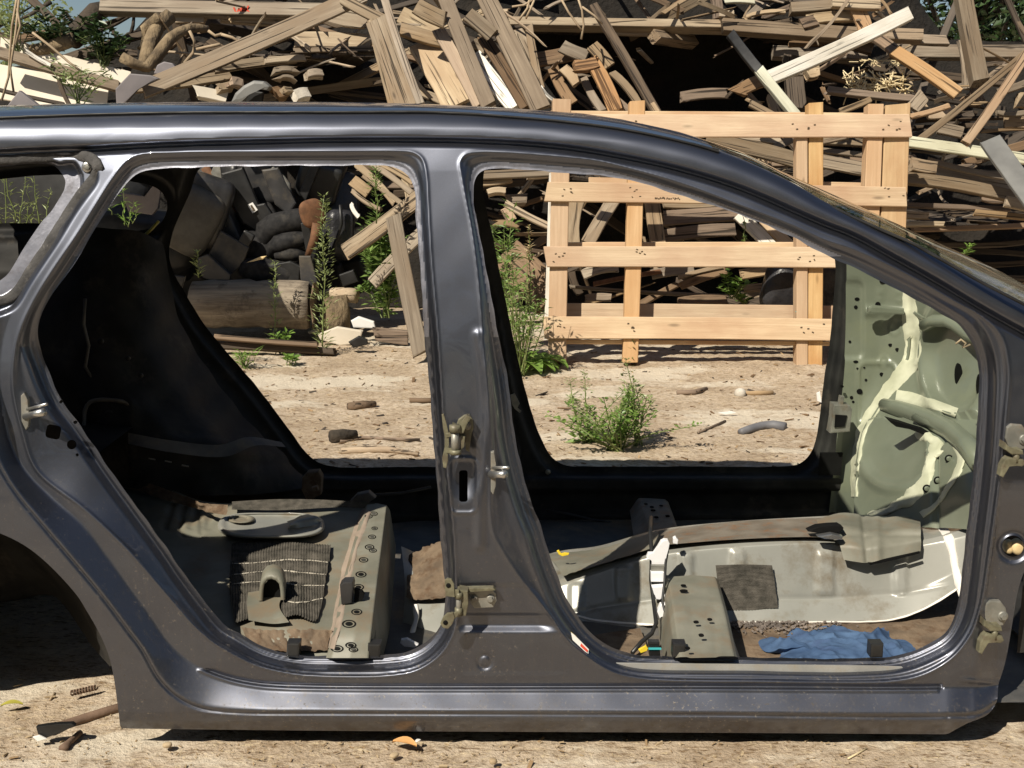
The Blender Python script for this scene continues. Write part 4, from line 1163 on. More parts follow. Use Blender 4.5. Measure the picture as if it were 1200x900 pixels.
for (x, y, d) in ((1112,537.5,3.12), (1099,563,3.12), (1086,572.5,3.14)):
    d = hit_Y(x, y, T_BULK, d) - .004
    g = cyl_px('rivet', x, y, d, 5, .006, M['hole_dark'], car, 14)
    cyl_px('rivet_head', x, y, d-.006, 3.2, .004, M['sage'], g, 12)
tube('bonnet_cable', [U(x, y, hit_Y(x, y, T_BULK, 3.5) - .015) for x, y in [(1083,382),(1095,376),(1110,376),(1120,381),(1135,392),(1150,398)]], .02, M['sage'], car, 10)
tube('wire', [U(x, y, 3.1) for x, y in [(1120,403),(1126,398),(1132,402),(1128,407),(1137,404)]], .003, M['twig'], car, 6)
# small steel box bracket at the foot of the far front pillar
bx = slab('steel_bracket', [(977,474),(996,475),(999,480),(996,506),(973,508),(976,490)], 3.86, .05, M['steel_dull'], car, .004)
slab('bracket_window', [(979,486),(993,487),(990,500),(978,501)], 3.808, .003, M['hole_dark'], bx)
slab('bracket_post', [(985,464),(990,465),(988,475),(983,475)], 3.84, .02, M['steel_dull'], bx, .002)
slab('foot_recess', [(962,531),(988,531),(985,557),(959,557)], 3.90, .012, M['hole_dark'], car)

# engine bay stump ahead of the front pillars (mostly out of frame)
loft('wing_apron', [[(1.16,2.62,.16),(1.75,2.70,.16)], [(1.16,2.62,.55),(1.75,2.70,.55)], [(1.18,2.70,.80),(1.75,2.78,.78)], [(1.18,2.95,.82),(1.75,2.95,.80)]], M['inner_black'], car, 10, 10, world_rows=True, smooth_v=False)
loft('bay_floor', [[(1.26,2.58,.10),(1.75,2.62,.14)], [(1.30,3.98,.10),(1.75,3.95,.14)]], M['inner_black'], car, 10, 10, world_rows=True, smooth_v=False)

# ---------------------------------------------------------------- rear seat pan
def pan_relief(x, y):
    r = .004*np.sin(x*.05)*np.sin(y*.05)
    for a in (193, 208, 224, 243):
        r = r - .006*(1-sstep(rects(x - (y-605)*-.35, y, a, 590, a+8, 620, 2), -2, 1))
    r = r - .006*gauss(rects(x, y, 212, 608, 236, 628, 4), 2)
    return r
pan = loft('seat_pan', [
    zrow(.30, (120,556),(150,562),(175,567),(200,574),(240,588)) + zrow(.29, (330,586),(400,590),(440,592)),
    zrow(.28, (120,592),(150,594),(185,598)) + zrow(.27, (240,606),(300,606),(340,606),(400,606),(442,607)),
    zrow(.26, (160,626),(170,626),(185,624)) + zrow(.25, (240,632),(300,634),(340,634),(395,634),(440,634)),
    zrow(.22, (205,690),(225,690),(240,690),(300,690),(340,690),(395,690),(440,690)),
    zrow(.205, (235,735),(240,735),(250,735),(300,735),(340,735),(395,735),(440,735)),
    zrow(.16, (270,772),(280,772),(290,772),(310,772),(340,772),(395,772),(440,772))], M['primer_dusty'], car, 120, 90, relief=pan_relief)
loft('mud_ledge', [[zplane(x, y, .325) for x, y in [(140,560.5),(160,563),(185,570),(205,577),(240,589),(268,592)]], [zplane(x, y, .30) for x, y in [(150,572),(175,580),(200,588),(225,594),(250,601),(266,604)]]], M['dirt_brown'], car, 60, 8, relief=lambda x, y: .004 + .004*rough(x, y))
loft('pad_strip', [[zplane(x, y, .30) for x, y in [(272,589.5),(330,587),(400,588),(440,590)]], [zplane(x, y, .285) for x, y in [(272,599),(330,600),(400,596),(440,597)]]], M['felt'], car, 40, 5, relief=lambda x, y: .006 + 0*x)
# raised oval tank cover
def oval(px0, py0, ax, ay, z, n=48, sq=.62):
    out = []
    for t in np.linspace(0, 2*math.pi, n, endpoint=False):
        c, s = math.cos(t), math.sin(t)
        x = px0 + ax*math.copysign(abs(c)**sq, c); y = py0 + ay*math.copysign(abs(s)**.8, s)
        out.append((x, y, z))
    return out
def ring_mesh(name, rings, mat, parent):
    vs, fs = [], []
    n = len(rings[0])
    for r in rings: vs += [G(x, y, z) for x, y, z in r]
    for k in range(len(rings)-1):
        for i in range(n): fs.append((k*n+i, k*n+(i+1) % n, (k+1)*n+(i+1) % n, (k+1)*n+i))
    fs.append(tuple(range((len(rings)-1)*n, len(rings)*n)))
    return mesh(name, vs, fs, mat, parent, not name.startswith('weld'))
cv = ring_mesh('tank_cover', [oval(318,616,63,15.5,.258), oval(318,615,62,15,.276), oval(318,614.5,58,13.5,.281), oval(318,614.5,55,12.5,.275), oval(317,614,50,11,.274)], M['primer_light'], car)
ring_mesh('cover_cap', [oval(283,608.5,16,5.0,.276,32,1), oval(283,608,14,4.6,.284,32,1), oval(283,608.2,10,3.4,.285,32,1), oval(283,608.4,8,2.6,.280,32,1), oval(283,608.4,5,1.8,.281,32,1)], M['primer_dusty'], cv)
loft('cover_neck', [[zplane(x, y, .285) for x, y in [(336,611),(345,608),(352,604),(360,602)]], [zplane(x, y, .294) for x, y in [(340,615),(352,609),(358,608),(370,606)]], [zplane(x, y, .277) for x, y in [(338,620),(355,618),(366,616),(378,612)]]], M['primer_light'], cv, 24, 10)
# quilted felt pad with stitched rows
def pad_relief(x, y):
    r = .011 + .0016*np.sin(x*2.0 + .4*np.sin(y*.3))
    for k, yy in enumerate((658, 671, 684, 700)):
        yc = yy + 2.2*np.sin(x*.05 + k) + (4*gauss(x-350, 22) if k == 3 else 0)
        r = r - .008*gauss(y - yc, 1.6) + .004*gauss(y - yc + 4, 3)
    r = r + .012*gauss(x-348, 12)*(y > 695)
    return r
def padrow(*pts):
    return [zplane(x, y, np.interp(y, [634,690,735,772], [.25,.22,.205,.16])) for x, y in pts]
qp = loft('quilted_pad', [padrow((272,641),(300,640),(325,638),(345,640),(388,643)), padrow((271,660),(320,660),(386,660)), padrow((269,690),(320,692),(340,692),(381,689)), padrow((272,712),(300,712),(332,712),(378,710)), padrow((276,735),(300,728),(330,730),(348,731),(370,733),(373,730))], M['felt'], car, 150, 110, relief=pad_relief)
# pale pressed floor showing below the pad, with the child seat anchor hood
loft('anchor_plate', [padrow((291,703),(310,701),(332,706)), padrow((290,718),(310,718),(328,720)), padrow((291,736),(320,740),(340,738))], M['primer_dusty'], car, 24, 16, relief=lambda x, y: .020 + 0*x)
bm = bmesh.new()
Yh = float(zplane(318, 702, .22)[2])
arch_o = [(303,704),(304,690),(306,681),(311,675),(318,673),(326,675),(331,681),(333,690),(334,703)]
arch_i = [(308,704),(308.5,692),(310,684),(314,679.5),(318,678.5),(323,680),(327,684),(328.5,692),(329,703)]
vo = [bm.verts.new(V(U(x, y, Yh-.05))) for x, y in arch_o]; vi = [bm.verts.new(V(U(x, y, Yh-.05))) for x, y in arch_i]
ho = [bm.verts.new(V(U(x+2, y-12, Yh+.05))) for x, y in arch_o]; hi = [bm.verts.new(V(U(x+2, y-12, Yh+.05))) for x, y in arch_i]
for i in range(len(vo)-1):
    bm.faces.new((vo[i], vo[i+1], vi[i+1], vi[i])); bm.faces.new((vo[i+1], vo[i], ho[i], ho[i+1])); bm.faces.new((vi[i], vi[i+1], hi[i+1], hi[i]))
hood = from_bm('anchor_hood', bm, M['primer_dusty'], car, True)
slab('hood_mouth', [(x, y+.5) for x, y in arch_i], Yh-.02, .004, M['hole_dark'], hood)
# front rail of the seat pan, pale primer with ringed weld marks
rail = loft('seat_rail', [
    [c3(428,590,.29), c3(413,640,.262), c3(400,690,.238), c3(392,735,.222), c3(382,771,.172)],
    [c3(431,589,.30), c3(417,640,.272), c3(405,690,.248), c3(398,735,.232), c3(388,771,.18)],
    [c3(443,590,.302), c3(433,640,.274), c3(424,690,.25), c3(417,735,.234), c3(410,771,.183)],
    [c3(453,592,.30), c3(447,640,.272), c3(441,690,.248), c3(436,735,.232), c3(432,771,.18)],
    [c3(457,598,.27), c3(452,650,.24), c3(447,700,.20), c3(442,745,.18), c3(438,774,.15)],
    [c3(464,640,.09), c3(460,700,.085), c3(455,745,.08), c3(446,775,.08), c3(444,776,.08)]], M['primer_dusty'], car, 60, 60, smooth_v=False)
ribbon('rail_edge_tape', [(430,598,3.40),(421,620,3.27),(413,645,3.13),(407,668,3.02),(402,690,2.94),(398,712,2.85),(394,735,2.78),(388,760,2.70)], [12,14,12,14,12,13,12,10], .004, M['rail_sealer'], car, jag=2.0, on=[bvh_of(rail), bvh_of(pan)])
T_RAIL = [bvh_of(rail)]
for (x, y, r) in ((432,605,5),(438,602,5),(439,619,4),(436,629,5),(433,641,6),(437,645,5),(426,656,6),(423,673,7),(420,688,7),(418,717,7),(409,731,9),(411,756,7),(395,760,8),(414,761,6)):
    def rr_(q, h): return [(x + r*q*math.cos(t), y + r*.55*q*math.sin(t), h) for t in np.linspace(0, 2*math.pi, 16, endpoint=False)]
    def proj_ring(name, rings, mat, parent):
        vs = [U(px_, py_, hit_Y(px_, py_, T_RAIL, 3.0) - h) for R_ in rings for px_, py_, h in R_]
        n = 16; fs = [(k*n+i, k*n+(i+1) % n, (k+1)*n+(i+1) % n, (k+1)*n+i) for k in range(len(rings)-1) for i in range(n)]
        if name == 'weld_spot': fs.append(tuple(range((len(rings)-1)*n, len(rings)*n)))
        return mesh(name, vs, fs, mat, parent)
    g = proj_ring('weld_ring', [rr_(.95, .0015), rr_(.72, .002)], M['hole_dark'], car)
    proj_ring('weld_spot', [rr_(.50, .0015), rr_(.25, .0025)], M['hole_dark'] if r > 6.5 else M['mark_dark'], g)
for k, yy in enumerate((658, 671, 684, 700)):
    xs_ = np.linspace(272 if k < 3 else 318, 384 - 2*k, 26)
    ribbon('stitching', [(x, yy + 2.2*math.sin(x*.05 + k) + (4*math.exp(-((x-350)/22)**2) if k == 3 else 0), 3.0) for x in xs_], 1.5, .003, M['stitch'], qp, jag=.8, on=[bvh_of(qp)])
bk = slab('buckle_box', [(398,686),(402,682.5),(413,682),(414,687),(412,707),(400,709)], float(zplane(405,700,.25)[2]), .035, M['plastic_grey'], car, .003)
slab('buckle_hole', [(415,690),(424,693),(427,697),(425,703),(415,708)], float(zplane(418,700,.252)[2]), .012, M['hole_dark'], bk)
slab('clip', [(365,572),(371,570),(373,575),(366,577)], 3.5, .02, M['dirt_brown'], car, .003)
loft('seat_pan_mud', [padrow((284,738),(310,741),(345,741),(390,741)), padrow((290,752),(330,756),(385,757)), padrow((300,764),(340,766),(385,766))], M['dirt_brown'], car, 50, 14, relief=lambda x, y: .010 + .004*rough(x, y, .45) + .002*rough(x, y, 1.3))
# tunnel, rear half, seen past the seat rail
loft('rear_tunnel', [
    [(470,640,3.36),(492,648,3.34),(500,642,3.32),(520,634,3.30),(545,625,3.30)],
    [(474,676,3.16),(492,676,3.14),(520,668,3.12),(545,660,3.12)],
    [(474,705,3.08),(492,706,3.06),(520,702,3.05),(545,698,3.05)],
    [(470,744,3.0),(492,742,2.98),(520,738,2.97),(545,735,2.97)],
    [(465,775,2.93),(490,772,2.92),(520,770,2.92),(545,770,2.92)]], M['primer_light'], car, 30, 40)
loft('rear_tunnel_carpet', [
    [(478,660,3.30),(486,652,3.30),(494,648,3.30),(520,636,3.27),(545,626,3.27)],
    [(478,690,3.10),(490,690,3.09),(520,684,3.07),(545,680,3.07)],
    [(478,704,3.06),(490,706,3.05),(520,703,3.03),(545,700,3.03)]], M['dirt_brown'], car, 30, 24, relief=lambda x, y: .012 + .004*rough(x, y))
slab('white_scrap', [(470,750),(477,749),(484,753),(490,756),(486,759),(474,758),(469,754)], 2.84, .012, M['white_plastic'], car, .002)
ribbon('sealant', [(487,708,3.03),(488,722,3.01),(485,735,2.98),(482,746,2.95)], [5,7,6,5], .006, M['sealant_white'], car, jag=1.4)
tube('wire', [U(x, y, 3.55) for x, y in [(405,590),(420,584),(440,580),(470,578),(505,571)]], .005, M['rubber_black'], car, 6)
tube('wire', [U(x, y, 3.5) for x, y in [(318,587),(345,591),(380,593),(408,594)]], .004, M['steel_dull'], car, 6)
slab('far_seat_bracket', [(410,588),(418,580),(432,577),(440,584),(428,592),(416,595)], 3.5, .03, M['inner_grey'], car, .004)
for (x, y) in ((483,586), (506,586)): cyl_px('grommet', x, y, FAR-.065, 6, .004, M['rubber_black'], car, 14)

# dark inner wheel house behind the rear arch
loft('wheelhouse', [
    [(-300,600,2.62),(-150,600,2.62),(0,612,2.62),(60,645,2.62),(110,700,2.62),(150,770,2.62)],
    [(-300,612,2.9),(-150,600,2.95),(0,622,2.95),(50,655,2.9),(95,710,2.8),(130,780,2.72)],
    [(-300,690,3.1),(-150,690,3.1),(0,690,3.1),(50,685,3.05),(92,715,2.9),(128,780,2.75)],
    [(-300,705,3.12),(-150,703,3.12),(0,706,3.12),(30,702,3.12),(60,697,3.06),(110,760,2.85)]], M['inner_black'], car, 60, 30)
loft('rear_floor', [[(-1.9,2.95,.52),(-1.1,2.95,.50)], [(-1.9,3.95,.52),(-1.1,3.95,.50)]], M['inner_black'], car, 10, 6, world_rows=True, smooth_v=False)
loft('rear_bulkhead', [[(-1.9,2.75,.42),(-1.9,3.95,.42)], [(-1.95,2.75,1.0),(-1.95,3.95,1.0)]], M['inner_black'], car, 6, 6, world_rows=True, smooth_v=False)

# ================================================================== blue rag thrown on the front floor
def rag():
    out = cr([(889,749),(905,744),(922,742),(930,734),(945,737),(965,731),(980,730),(1000,736),(1018,738),(1040,733),(1044,745),(1062,748),(1074,760),(1070,776),(1040,784),(985,788),(930,786),(908,778),(915,764),(895,760)], True, 2)
    c = np.array([980, 757])
    vs, fs = [], []
    n = len(out); K = 60
    for k in range(K+1):
        t = k/K
        for i in range(n):
            p = c + (out[i, :2]-c)*t
            # ground position from the mid plane, then folds as height
            z0 = .092
            q = G(p[0], 757 + (p[1]-757)*1.0, z0 + .030*(1-t**3))
            u, v = q[0], q[1]
            w1 = mnoise.noise(Vector((u*8, v*8, 4))); w2 = mnoise.noise(Vector((u*13+7, v*13, 9)))
            r1 = 1 - abs(math.sin(u*34 + v*14 + 2.6*w1)); r2 = 1 - abs(math.sin(u*21 - v*46 + 3.2*w2))
            fold = .020*r1**1.6*(.55+.45*w2) + .015*r2**1.8*(.5+.5*w1) + .020*abs(mnoise.noise(Vector((u*6+3, v*9, 1.3)))) + .003*mnoise.noise(Vector((u*60, v*60, 6)))
            fold *= (1 - .55*t**6)
            vs.append((q[0], q[1], max(q[2] + fold - .012, z0 - .006)))
    for k in range(K):
        for i in range(n): fs.append((k*n+i, k*n+(i+1) % n, (k+1)*n+(i+1) % n, (k+1)*n+i))
    o = mesh('rag', vs, fs, M['blue_cloth'], None, True)
    tag(o, 'crumpled blue cloth rag lying on the front floor of the stripped car shell', 'rag')
rag()
# ================================================================== ground
def ground_h(x, y):
    def nz(s, seed): 
        return np.sin(x*s+seed)*np.cos(y*s*1.13+seed*2.1)+.5*np.sin(x*s*2.3+1.7*seed+y*s*.7)
    h = .006*nz(1.7, .3) + .004*nz(4.1, 1.9) + .003*nz(11, 4.2) + .0015*nz(29, 2.2)
    near_car = sstep(-np.abs(y - 3.25), -1.05, -.80)*sstep(-np.abs(x), -1.6, -1.2)
    return np.where(near_car > 0, h*(1-near_car) - .012*near_car, h)
gxs = np.concatenate([-np.geomspace(4.2, 120, 26)[::-1], np.arange(-4.15, 4.2, .03), np.geomspace(4.2, 120, 26)])
gys = np.concatenate([np.linspace(-60, .6, 20), np.arange(.7, 9.6, .03), np.geomspace(9.7, 220, 26)])
GX, GY = np.meshgrid(gxs, gys)
fine = np.random.RandomState(4).normal(0, .0022, GX.shape)
GZ = ground_h(GX, GY) + fine
n_, m_ = GX.shape
idx = np.arange(n_*m_).reshape(n_, m_)
gq = np.stack([idx[:-1, :-1].ravel(), idx[:-1, 1:].ravel(), idx[1:, 1:].ravel(), idx[1:, :-1].ravel()], 1)
gnd = fast_mesh('ground', np.stack([GX, GY, GZ], -1).reshape(-1, 3), gq, np.zeros((0, 3), int), M['bare_earth'])
gnd['kind'] = 'structure'
def gz(x, y): return float(ground_h(np.array([float(x)]), np.array([float(y)]))[0])

# loose wood chips and crumbs
rs = random.Random(11)
def scatter(name, n, region, mats, size, flat=.25):
    bm = bmesh.new()
    for i in range(n):
        px, py = region(rs)
        p = V(G(px, py, 0)); p.z = gz(p.x, p.y) + .003
        s = rs.uniform(*size) * (1 + 1.2*(rs.random() < .08))
        Mx = Matrix.Translation(p) @ Matrix.Rotation(rs.random()*6.28, 4, 'Z') @ Matrix.Rotation(rs.gauss(0, .25), 4, 'X') @ Matrix.Rotation(rs.gauss(0, .2), 4, 'Y')
        box_bm(bm, Mx, s*rs.uniform(1, 4), s*rs.uniform(.5, 1), s*flat*rs.uniform(.6, 1.6))
    o = from_bm(name, bm, M[mats]); o['kind'] = 'stuff'
    return o
back = lambda r: (r.uniform(-250, 1450), 400 + 160*r.random()**1.0)
scatter('wood_chips', 1000, back, 'wood_brown', (.004, .012))
scatter('bark_crumbs', 300, back, 'wood_dark', (.004, .012))
scatter('straw_litter', 1100, back, 'wood_tan', (.004, .010), .12)
front = lambda r: (r.uniform(-250, 1450), 862 + 60*r.random())
scatter('small_chips', 260, front, 'wood_tan', (.0015, .0045))
scatter('grit', 700, front, 'grit_earth', (.001, .0032), .7)
scatter('wood_chips', 260, lambda r: (r.uniform(-250, 150), 780 + 90*r.random()), 'grit_earth', (.0015, .004))

# ================================================================== planks
def frame_from(axis, normal):
    x = axis.normalized()
    n = (normal - x*normal.dot(x))
    if n.length < 1e-4: n = Vector((0, 0, 1)) - x*x.z
    n.normalize()
    y = n.cross(x)
    return x, y, n

def plank_mesh(L, w, th, seed, seg=6, bow=.01, ragged=.012, taper=0.0):
    r = random.Random(seed)
    vs, fs = [], []
    c = min(.004, th*.2, w*.2)
    prof = [(-w/2+c, -th/2), (w/2-c, -th/2), (w/2, -th/2+c), (w/2, th/2-c), (w/2-c, th/2), (-w/2+c, th/2), (-w/2, th/2-c), (-w/2, -th/2+c)]
    b1, b2, tw = r.gauss(0, bow), r.gauss(0, bow*.7), r.gauss(0, .03)
    e0, e1 = r.gauss(0, .12), r.gauss(0, .12)
    for i in range(seg+1):
        t = i/seg; u = 2*t-1
        ww = 1 + r.gauss(0, .012) - taper*t
        a = tw*u
        for (y, z) in prof:
            y2, z2 = y*ww, z
            y3 = y2*math.cos(a) - z2*math.sin(a) + b1*(1-u*u); z3 = y2*math.sin(a) + z2*math.cos(a) + b2*(1-u*u)
            x = u*L/2
            if i == 0: x += y*e0 + r.gauss(0, ragged)*.5
            if i == seg: x += y*e1 + r.gauss(0, ragged)*.5
            vs.append((x, y3, z3))
    for i in range(seg):
        for k in range(8):
            fs.append((i*8+k, (i+1)*8+k, (i+1)*8+(k+1) % 8, i*8+(k+1) % 8))
    fs.append(tuple(range(8))); fs.append(tuple(range(seg*8+7, seg*8-1, -1)))
    me = bpy.data.meshes.new('plank')
    me.from_pydata(vs, [], fs); me.update()
    return me

PSEED = [100]
def plank_w(name, A, B, w, th, mat, normal=Vector((0, -1, .35)), label=None, cat='plank', group=None, parent=None, seg=6, bow=.008, ragged=.012, taper=0.0):
    A, B = V(A), V(B)
    PSEED[0] += 1
    me = plank_mesh((B-A).length, w, th, PSEED[0], seg, bow, ragged, taper)
    x, y, n = frame_from(B-A, normal)
    me.materials.append(M[mat])
    o = bpy.data.objects.new(name, me); COL.objects.link(o)
    mw = Matrix((( x.x, y.x, n.x, 0), (x.y, y.y, n.y, 0), (x.z, y.z, n.z, 0), (0, 0, 0, 1)))
    mw.translation = (A+B)/2
    if parent is not None:
        o.parent = parent
        o.matrix_parent_inverse = Matrix.Translation(parent.location).inverted()
    o.matrix_basis = mw
    if label: tag(o, label, cat, group)
    return o

def pile_Y(py): return 8.35 + np.clip(400-py, 0, 500)/400*1.15
def P(x1, y1, x2, y2, wpx, mat, label, off=0.0, off2=None, th=.032, name='plank', cat='plank', nrm=(0, -1, .35), **kw):
    Ya = pile_Y(y1) + off; Yb = pile_Y(y2) + (off if off2 is None else off2)
    return plank_w(name, U(x1, y1, Ya), U(x2, y2, Yb), wpx*mpp((Ya+Yb)/2), th, mat, Vector(nrm), label, cat, **kw)

# ------------------------------------------------------------------ the big pallet leaning against the pile
pal = empty('pallet', tuple(G(800, 430)), 'large pale pine pallet standing upright against the woodpile', 'pallet')
def palY(py, o=0.0): return 7.22 + (430-py)/305*.30 + o
def PP(name, x1, y1, x2, y2, wpx, th, mat, o, **kw):
    return plank_w(name, U(x1, y1, palY(y1, o)), U(x2, y2, palY(y2, o)), wpx*mpp(palY((y1+y2)/2, o)), th, mat, Vector((0, -1, .19)), parent=pal, bow=.003, ragged=.004, **kw)
FR, ST = 'wood_fresh', 'wood_stringer'
PP('slat', 640, 147.5, 1066, 147.5, 26, .024, FR, -.060)
PP('slat', 640, 225, 1061, 231, 23, .024, FR, -.060)
PP('slat', 639, 301, 1056, 302.5, 24, .024, FR, -.060)
PP('slat', 637, 384, 1050, 388, 26, .024, FR, -.060)
PP('slat', 645, 400.5, 1050, 403.5, 5, .09, FR, .02)
PP('stringer', 658, 118, 653, 424, 21, .095, ST, 0)
PP('stringer', 646, 203, 640, 398, 5, .02, 'wood_white', .03)
PP('stringer', 746, 120, 738, 425, 18, .095, ST, 0)
PP('stringer', 938, 160, 938, 428, 13, .095, ST, .004)
PP('stringer', 954, 122, 953, 430, 17, .095, FR, .012)
PP('stringer', 1024, 124, 1012, 428, 18, .095, ST, .004)
PP('stringer', 1050, 124, 1040, 428, 29, .095, FR, .012)
PP('board', 1061, 135, 1050, 420, 6, .05, ST, .05)
PP('slat', 690, 213, 1050, 220, 10, .022, FR, .125)
PP('slat', 646, 291, 1050, 291, 14, .022, FR, .125)
PP('slat', 645, 365, 1045, 369, 20, .022, FR, .125)
PP('slat', 645, 140, 1058, 143, 20, .022, FR, .125)
nb = bmesh.new()
rn = random.Random(5)
for (sx, sy) in [(x, y) for x in (655, 744, 946, 1046) for y in (147, 226, 301, 385)]:
    for k in range(5):
        x, y = sx + rn.gauss(0, 7), sy + rn.choice((-5, -1, 4)) + rn.gauss(0, 1)
        Mx = Matrix.Translation(V(U(x, y, palY(y, -.0735)))) @ Matrix.Rotation(rn.gauss(0, .3), 4, 'Y')
        box_bm(nb, Mx, .012, .003, .006)
nl = from_bm('nail_marks', nb, M['ink'], pal); nl['kind'] = 'stuff'
ib = bmesh.new()
for k in range(16):
    x = 768 + k*1.9 + rn.gauss(0, .3); y = 233 + rn.gauss(0, .5)
    box_bm(ib, Matrix.Translation(V(U(x, y, palY(y, -.0735)))) @ Matrix.Rotation(rn.gauss(0, .4), 4, 'Y'), .007, .003, rn.uniform(.008, .02))
inkm = from_bm('stamp', ib, M['ink'], pal)
slab('blue_tag', [(932.5,365),(941,364),(941,372),(938,372),(938,376),(936,376),(936,371)], palY(368, -.02), .01, M['teal_plastic'], pal, .001)

# ------------------------------------------------------------------ woodpile: planks one can name, left to right along the top
P(120, 9, 386, 14, 15, 'wood_pale', 'long squared pale beam on top of the woodpile with a red scrawl on its face', -.15, th=.10, name='beam', cat='beam')
rb = bmesh.new()
def stroke(pts):
    for (a, b) in zip(pts[:-1], pts[1:]):
        A_, B_ = V(U(a[0], a[1], pile_Y(11) - .206)), V(U(b[0], b[1], pile_Y(11) - .206))
        d = B_ - A_
        an = math.atan2(d.z, d.x)
        box_bm(rb, Matrix.Translation((A_+B_)/2) @ Matrix.Rotation(-an, 4, 'Y'), d.length+.006, .004, .011)
for s in ([(274,9),(277,16),(280,10),(282,15),(283,8)], [(284,16),(286,7.5),(288,15)], [(284.5,12.5),(288,12)], [(286,8),(292,14)], [(291,7),(287,15)]): stroke(s)
from_bm('red_scrawl', rb, M['red_paint'], None)
bpy.data.objects['red_scrawl'].parent = bpy.data.objects['beam']
bpy.data.objects['red_scrawl'].matrix_parent_inverse = bpy.data.objects['beam'].matrix_basis.inverted()

P(206, 24, 240, 24, 8, 'wood_pale', 'short bright batten end lying under the red marked beam', -.1, th=.04)
P(258, 22, 345, 27, 8, 'wood_pale', 'thin pale batten in shade right below the red marked beam', -.05, th=.05)
P(242, 24, 300, 37, 16, 'wood_dark', 'dark thick beam end wedged between the battens under the red marked beam', 0, .5, th=.1)
P(168, 105, 425, -6, 21, 'wood_grey', 'long wide grey plank sloping up to the right on the left half of the pile', -.75, -.45, th=.03)
P(232, 82, 290, 53, 10, 'wood_grey', 'narrow grey offcut lying along the upper edge of the long sloping grey plank', -.55, -.5)
P(252, 81, 345, 69, 11, 'wood_grey', 'grey board tucked under the long sloping plank', -.4, -.2)
P(310, 72, 358, 68, 7, 'wood_pale', 'slim sunlit slat just below the long sloping grey plank', -.3)
P(150, 104, 270, 88, 12, 'wood_grey', 'grey weathered board at the lower left foot of the long sloping plank', -.5, -.2)
P(345, 47, 436, 50, 18, 'wood_pale', 'broad pale board crossing behind the long sloping grey plank', -.1, th=.03)
P(345, 60, 440, 58, 6, 'wood_tan', 'thin brown board edge below the broad pale board', -.15)
P(385, 14, 432, 22, 24, 'wood_pale', 'wide pale board end beside the leaning grey boards at the top', -.2)
P(400, -2, 452, 25, 13, 'wood_pale', 'short pale plank sloping down into the leaning grey boards', -.55, -.5)
P(0, 62, 140, 102, 12, 'wood_tan', 'split tan board sloping right over the pale sheets at far left', -.6, -.5, th=.06)
P(0, 52, 152, 92, 16, 'pale_sheet', 'pale smooth sheet sloping down right, uppermost of the two at far left', -.35, -.25, th=.02, name='sheet_panel', cat='panel')
P(-20, 92, 126, 116, 40, 'pale_sheet', 'pale smooth sheet under the split tan board at far left', -.35, -.35, th=.02, name='sheet_panel', cat='panel')
P(-10, 103, 75, 122, 4, 'wood_dark', 'thin dark lath across the lower pale sheet at far left', -.55, -.5)
P(31, 60, 60, 77, 4.5, 'wood_white', 'short whitish lath resting on the upper pale sheet', -.65, -.62)
P(69, 92, 82, 124, 4.5, 'wood_dark', 'dark stick standing in front of the lower pale sheet', -.7, -.65)
P(33, -3, 72, 34, 8.5, 'wood_dark', 'dark post leaning against the sky at the upper left corner', .1, .1, th=.06, name='post', cat='post')
P(-10, 40, 40, 62, 12, 'wood_brown', 'brown board end at the left edge below the leaning dark post', -.1, 0)
P(20, 46, 80, 40, 10, 'wood_brown', 'brown broken board under the foot of the dark post', 0, .1)

P(442, 24, 477, 122, 27, 'wood_grey', 'widest grey weathered board leaning at the left of the leaning row', -.65, -.85, ragged=.03)
P(434, 25, 459, 122, 8, 'wood_grey', 'narrow pale edged board at the left edge of the leaning row', -.62, -.8)
P(450, -4, 493, 122, 9, 'wood_grey', 'thin grey lath leaning along the right edge of the widest grey board', -.78, -.95)
P(494, 52, 535, 124, 32, 'wood_pale', 'broad bleached board with open knots leaning between the grey and orange boards', -.35, -.6)
P(470, 34, 518, 48, 15, 'wood_grey', 'grey cross rail behind the leaning boards', -.45, -.45, th=.05)
P(470, 18, 510, 40, 20, 'wood_pale', 'pale board fragment above the grey cross rail', -.3, -.3)
P(514, 36, 562, 124, 15, 'wood_orange', 'orange stained board leaning right of the bleached board', -.62, -.85)
P(521, -4, 573, 124, 17, 'wood_tan', 'tan split board with nail holes leaning right of the orange stained one', -.70, -.92)
P(488, 7, 522, 24, 19, 'wood_grey', 'short board stub nailed across the top of the tan split board', -.82, -.80)
P(548, 17, 577, 42, 17, 'wood_grey', 'short slanted board stub at the top of the widest tan board', -.82, -.80)
P(553, 50, 572, 60, 12, 'wood_grey', 'small grey cross block between two leaning tan boards', -.5)
P(556, 66, 604, 126, 18, 'wood_white', 'whitish board leaning in the gap between two tan boards', -.5, -.7)
P(567, 45, 617, 126, 15, 'wood_brown', 'brown rough board leaning beside the widest tan board', -.6, -.85)
P(568, -6, 634, 128, 22, 'wood_tan', 'widest tan board of the leaning row, sunlit along its right edge', -.66, -.95)
P(606, 36, 626, 78, 13, 'wood_grey', 'greenish grey fragment standing right of the leaning row', -.4)
P(620, 30, 634, 104, 9, 'wood_grey', 'narrow grey stake standing right of the greenish fragment', -.45, -.55)
P(634, 102, 655, 121, 3.5, 'wood_white', 'bright white splinter above the left end of the pallet', -.8)
P(630, 70, 672, 62, 17, 'wood_brown', 'brown shaded board lying behind the rotten orange wood', -.25)
P(648, 80, 671, 121, 13, 'wood_brown', 'brown board standing left of the black gap and rotten orange wood', -.3, -.4)
P(658, 54, 688, 66, 15, 'wood_grey', 'grey block end above the rotten orange wood', -.35)
P(660, 80, 676, 98, 12, 'wood_pale', 'pale broken board tip pointing down left of the rotten orange wood', -.45)
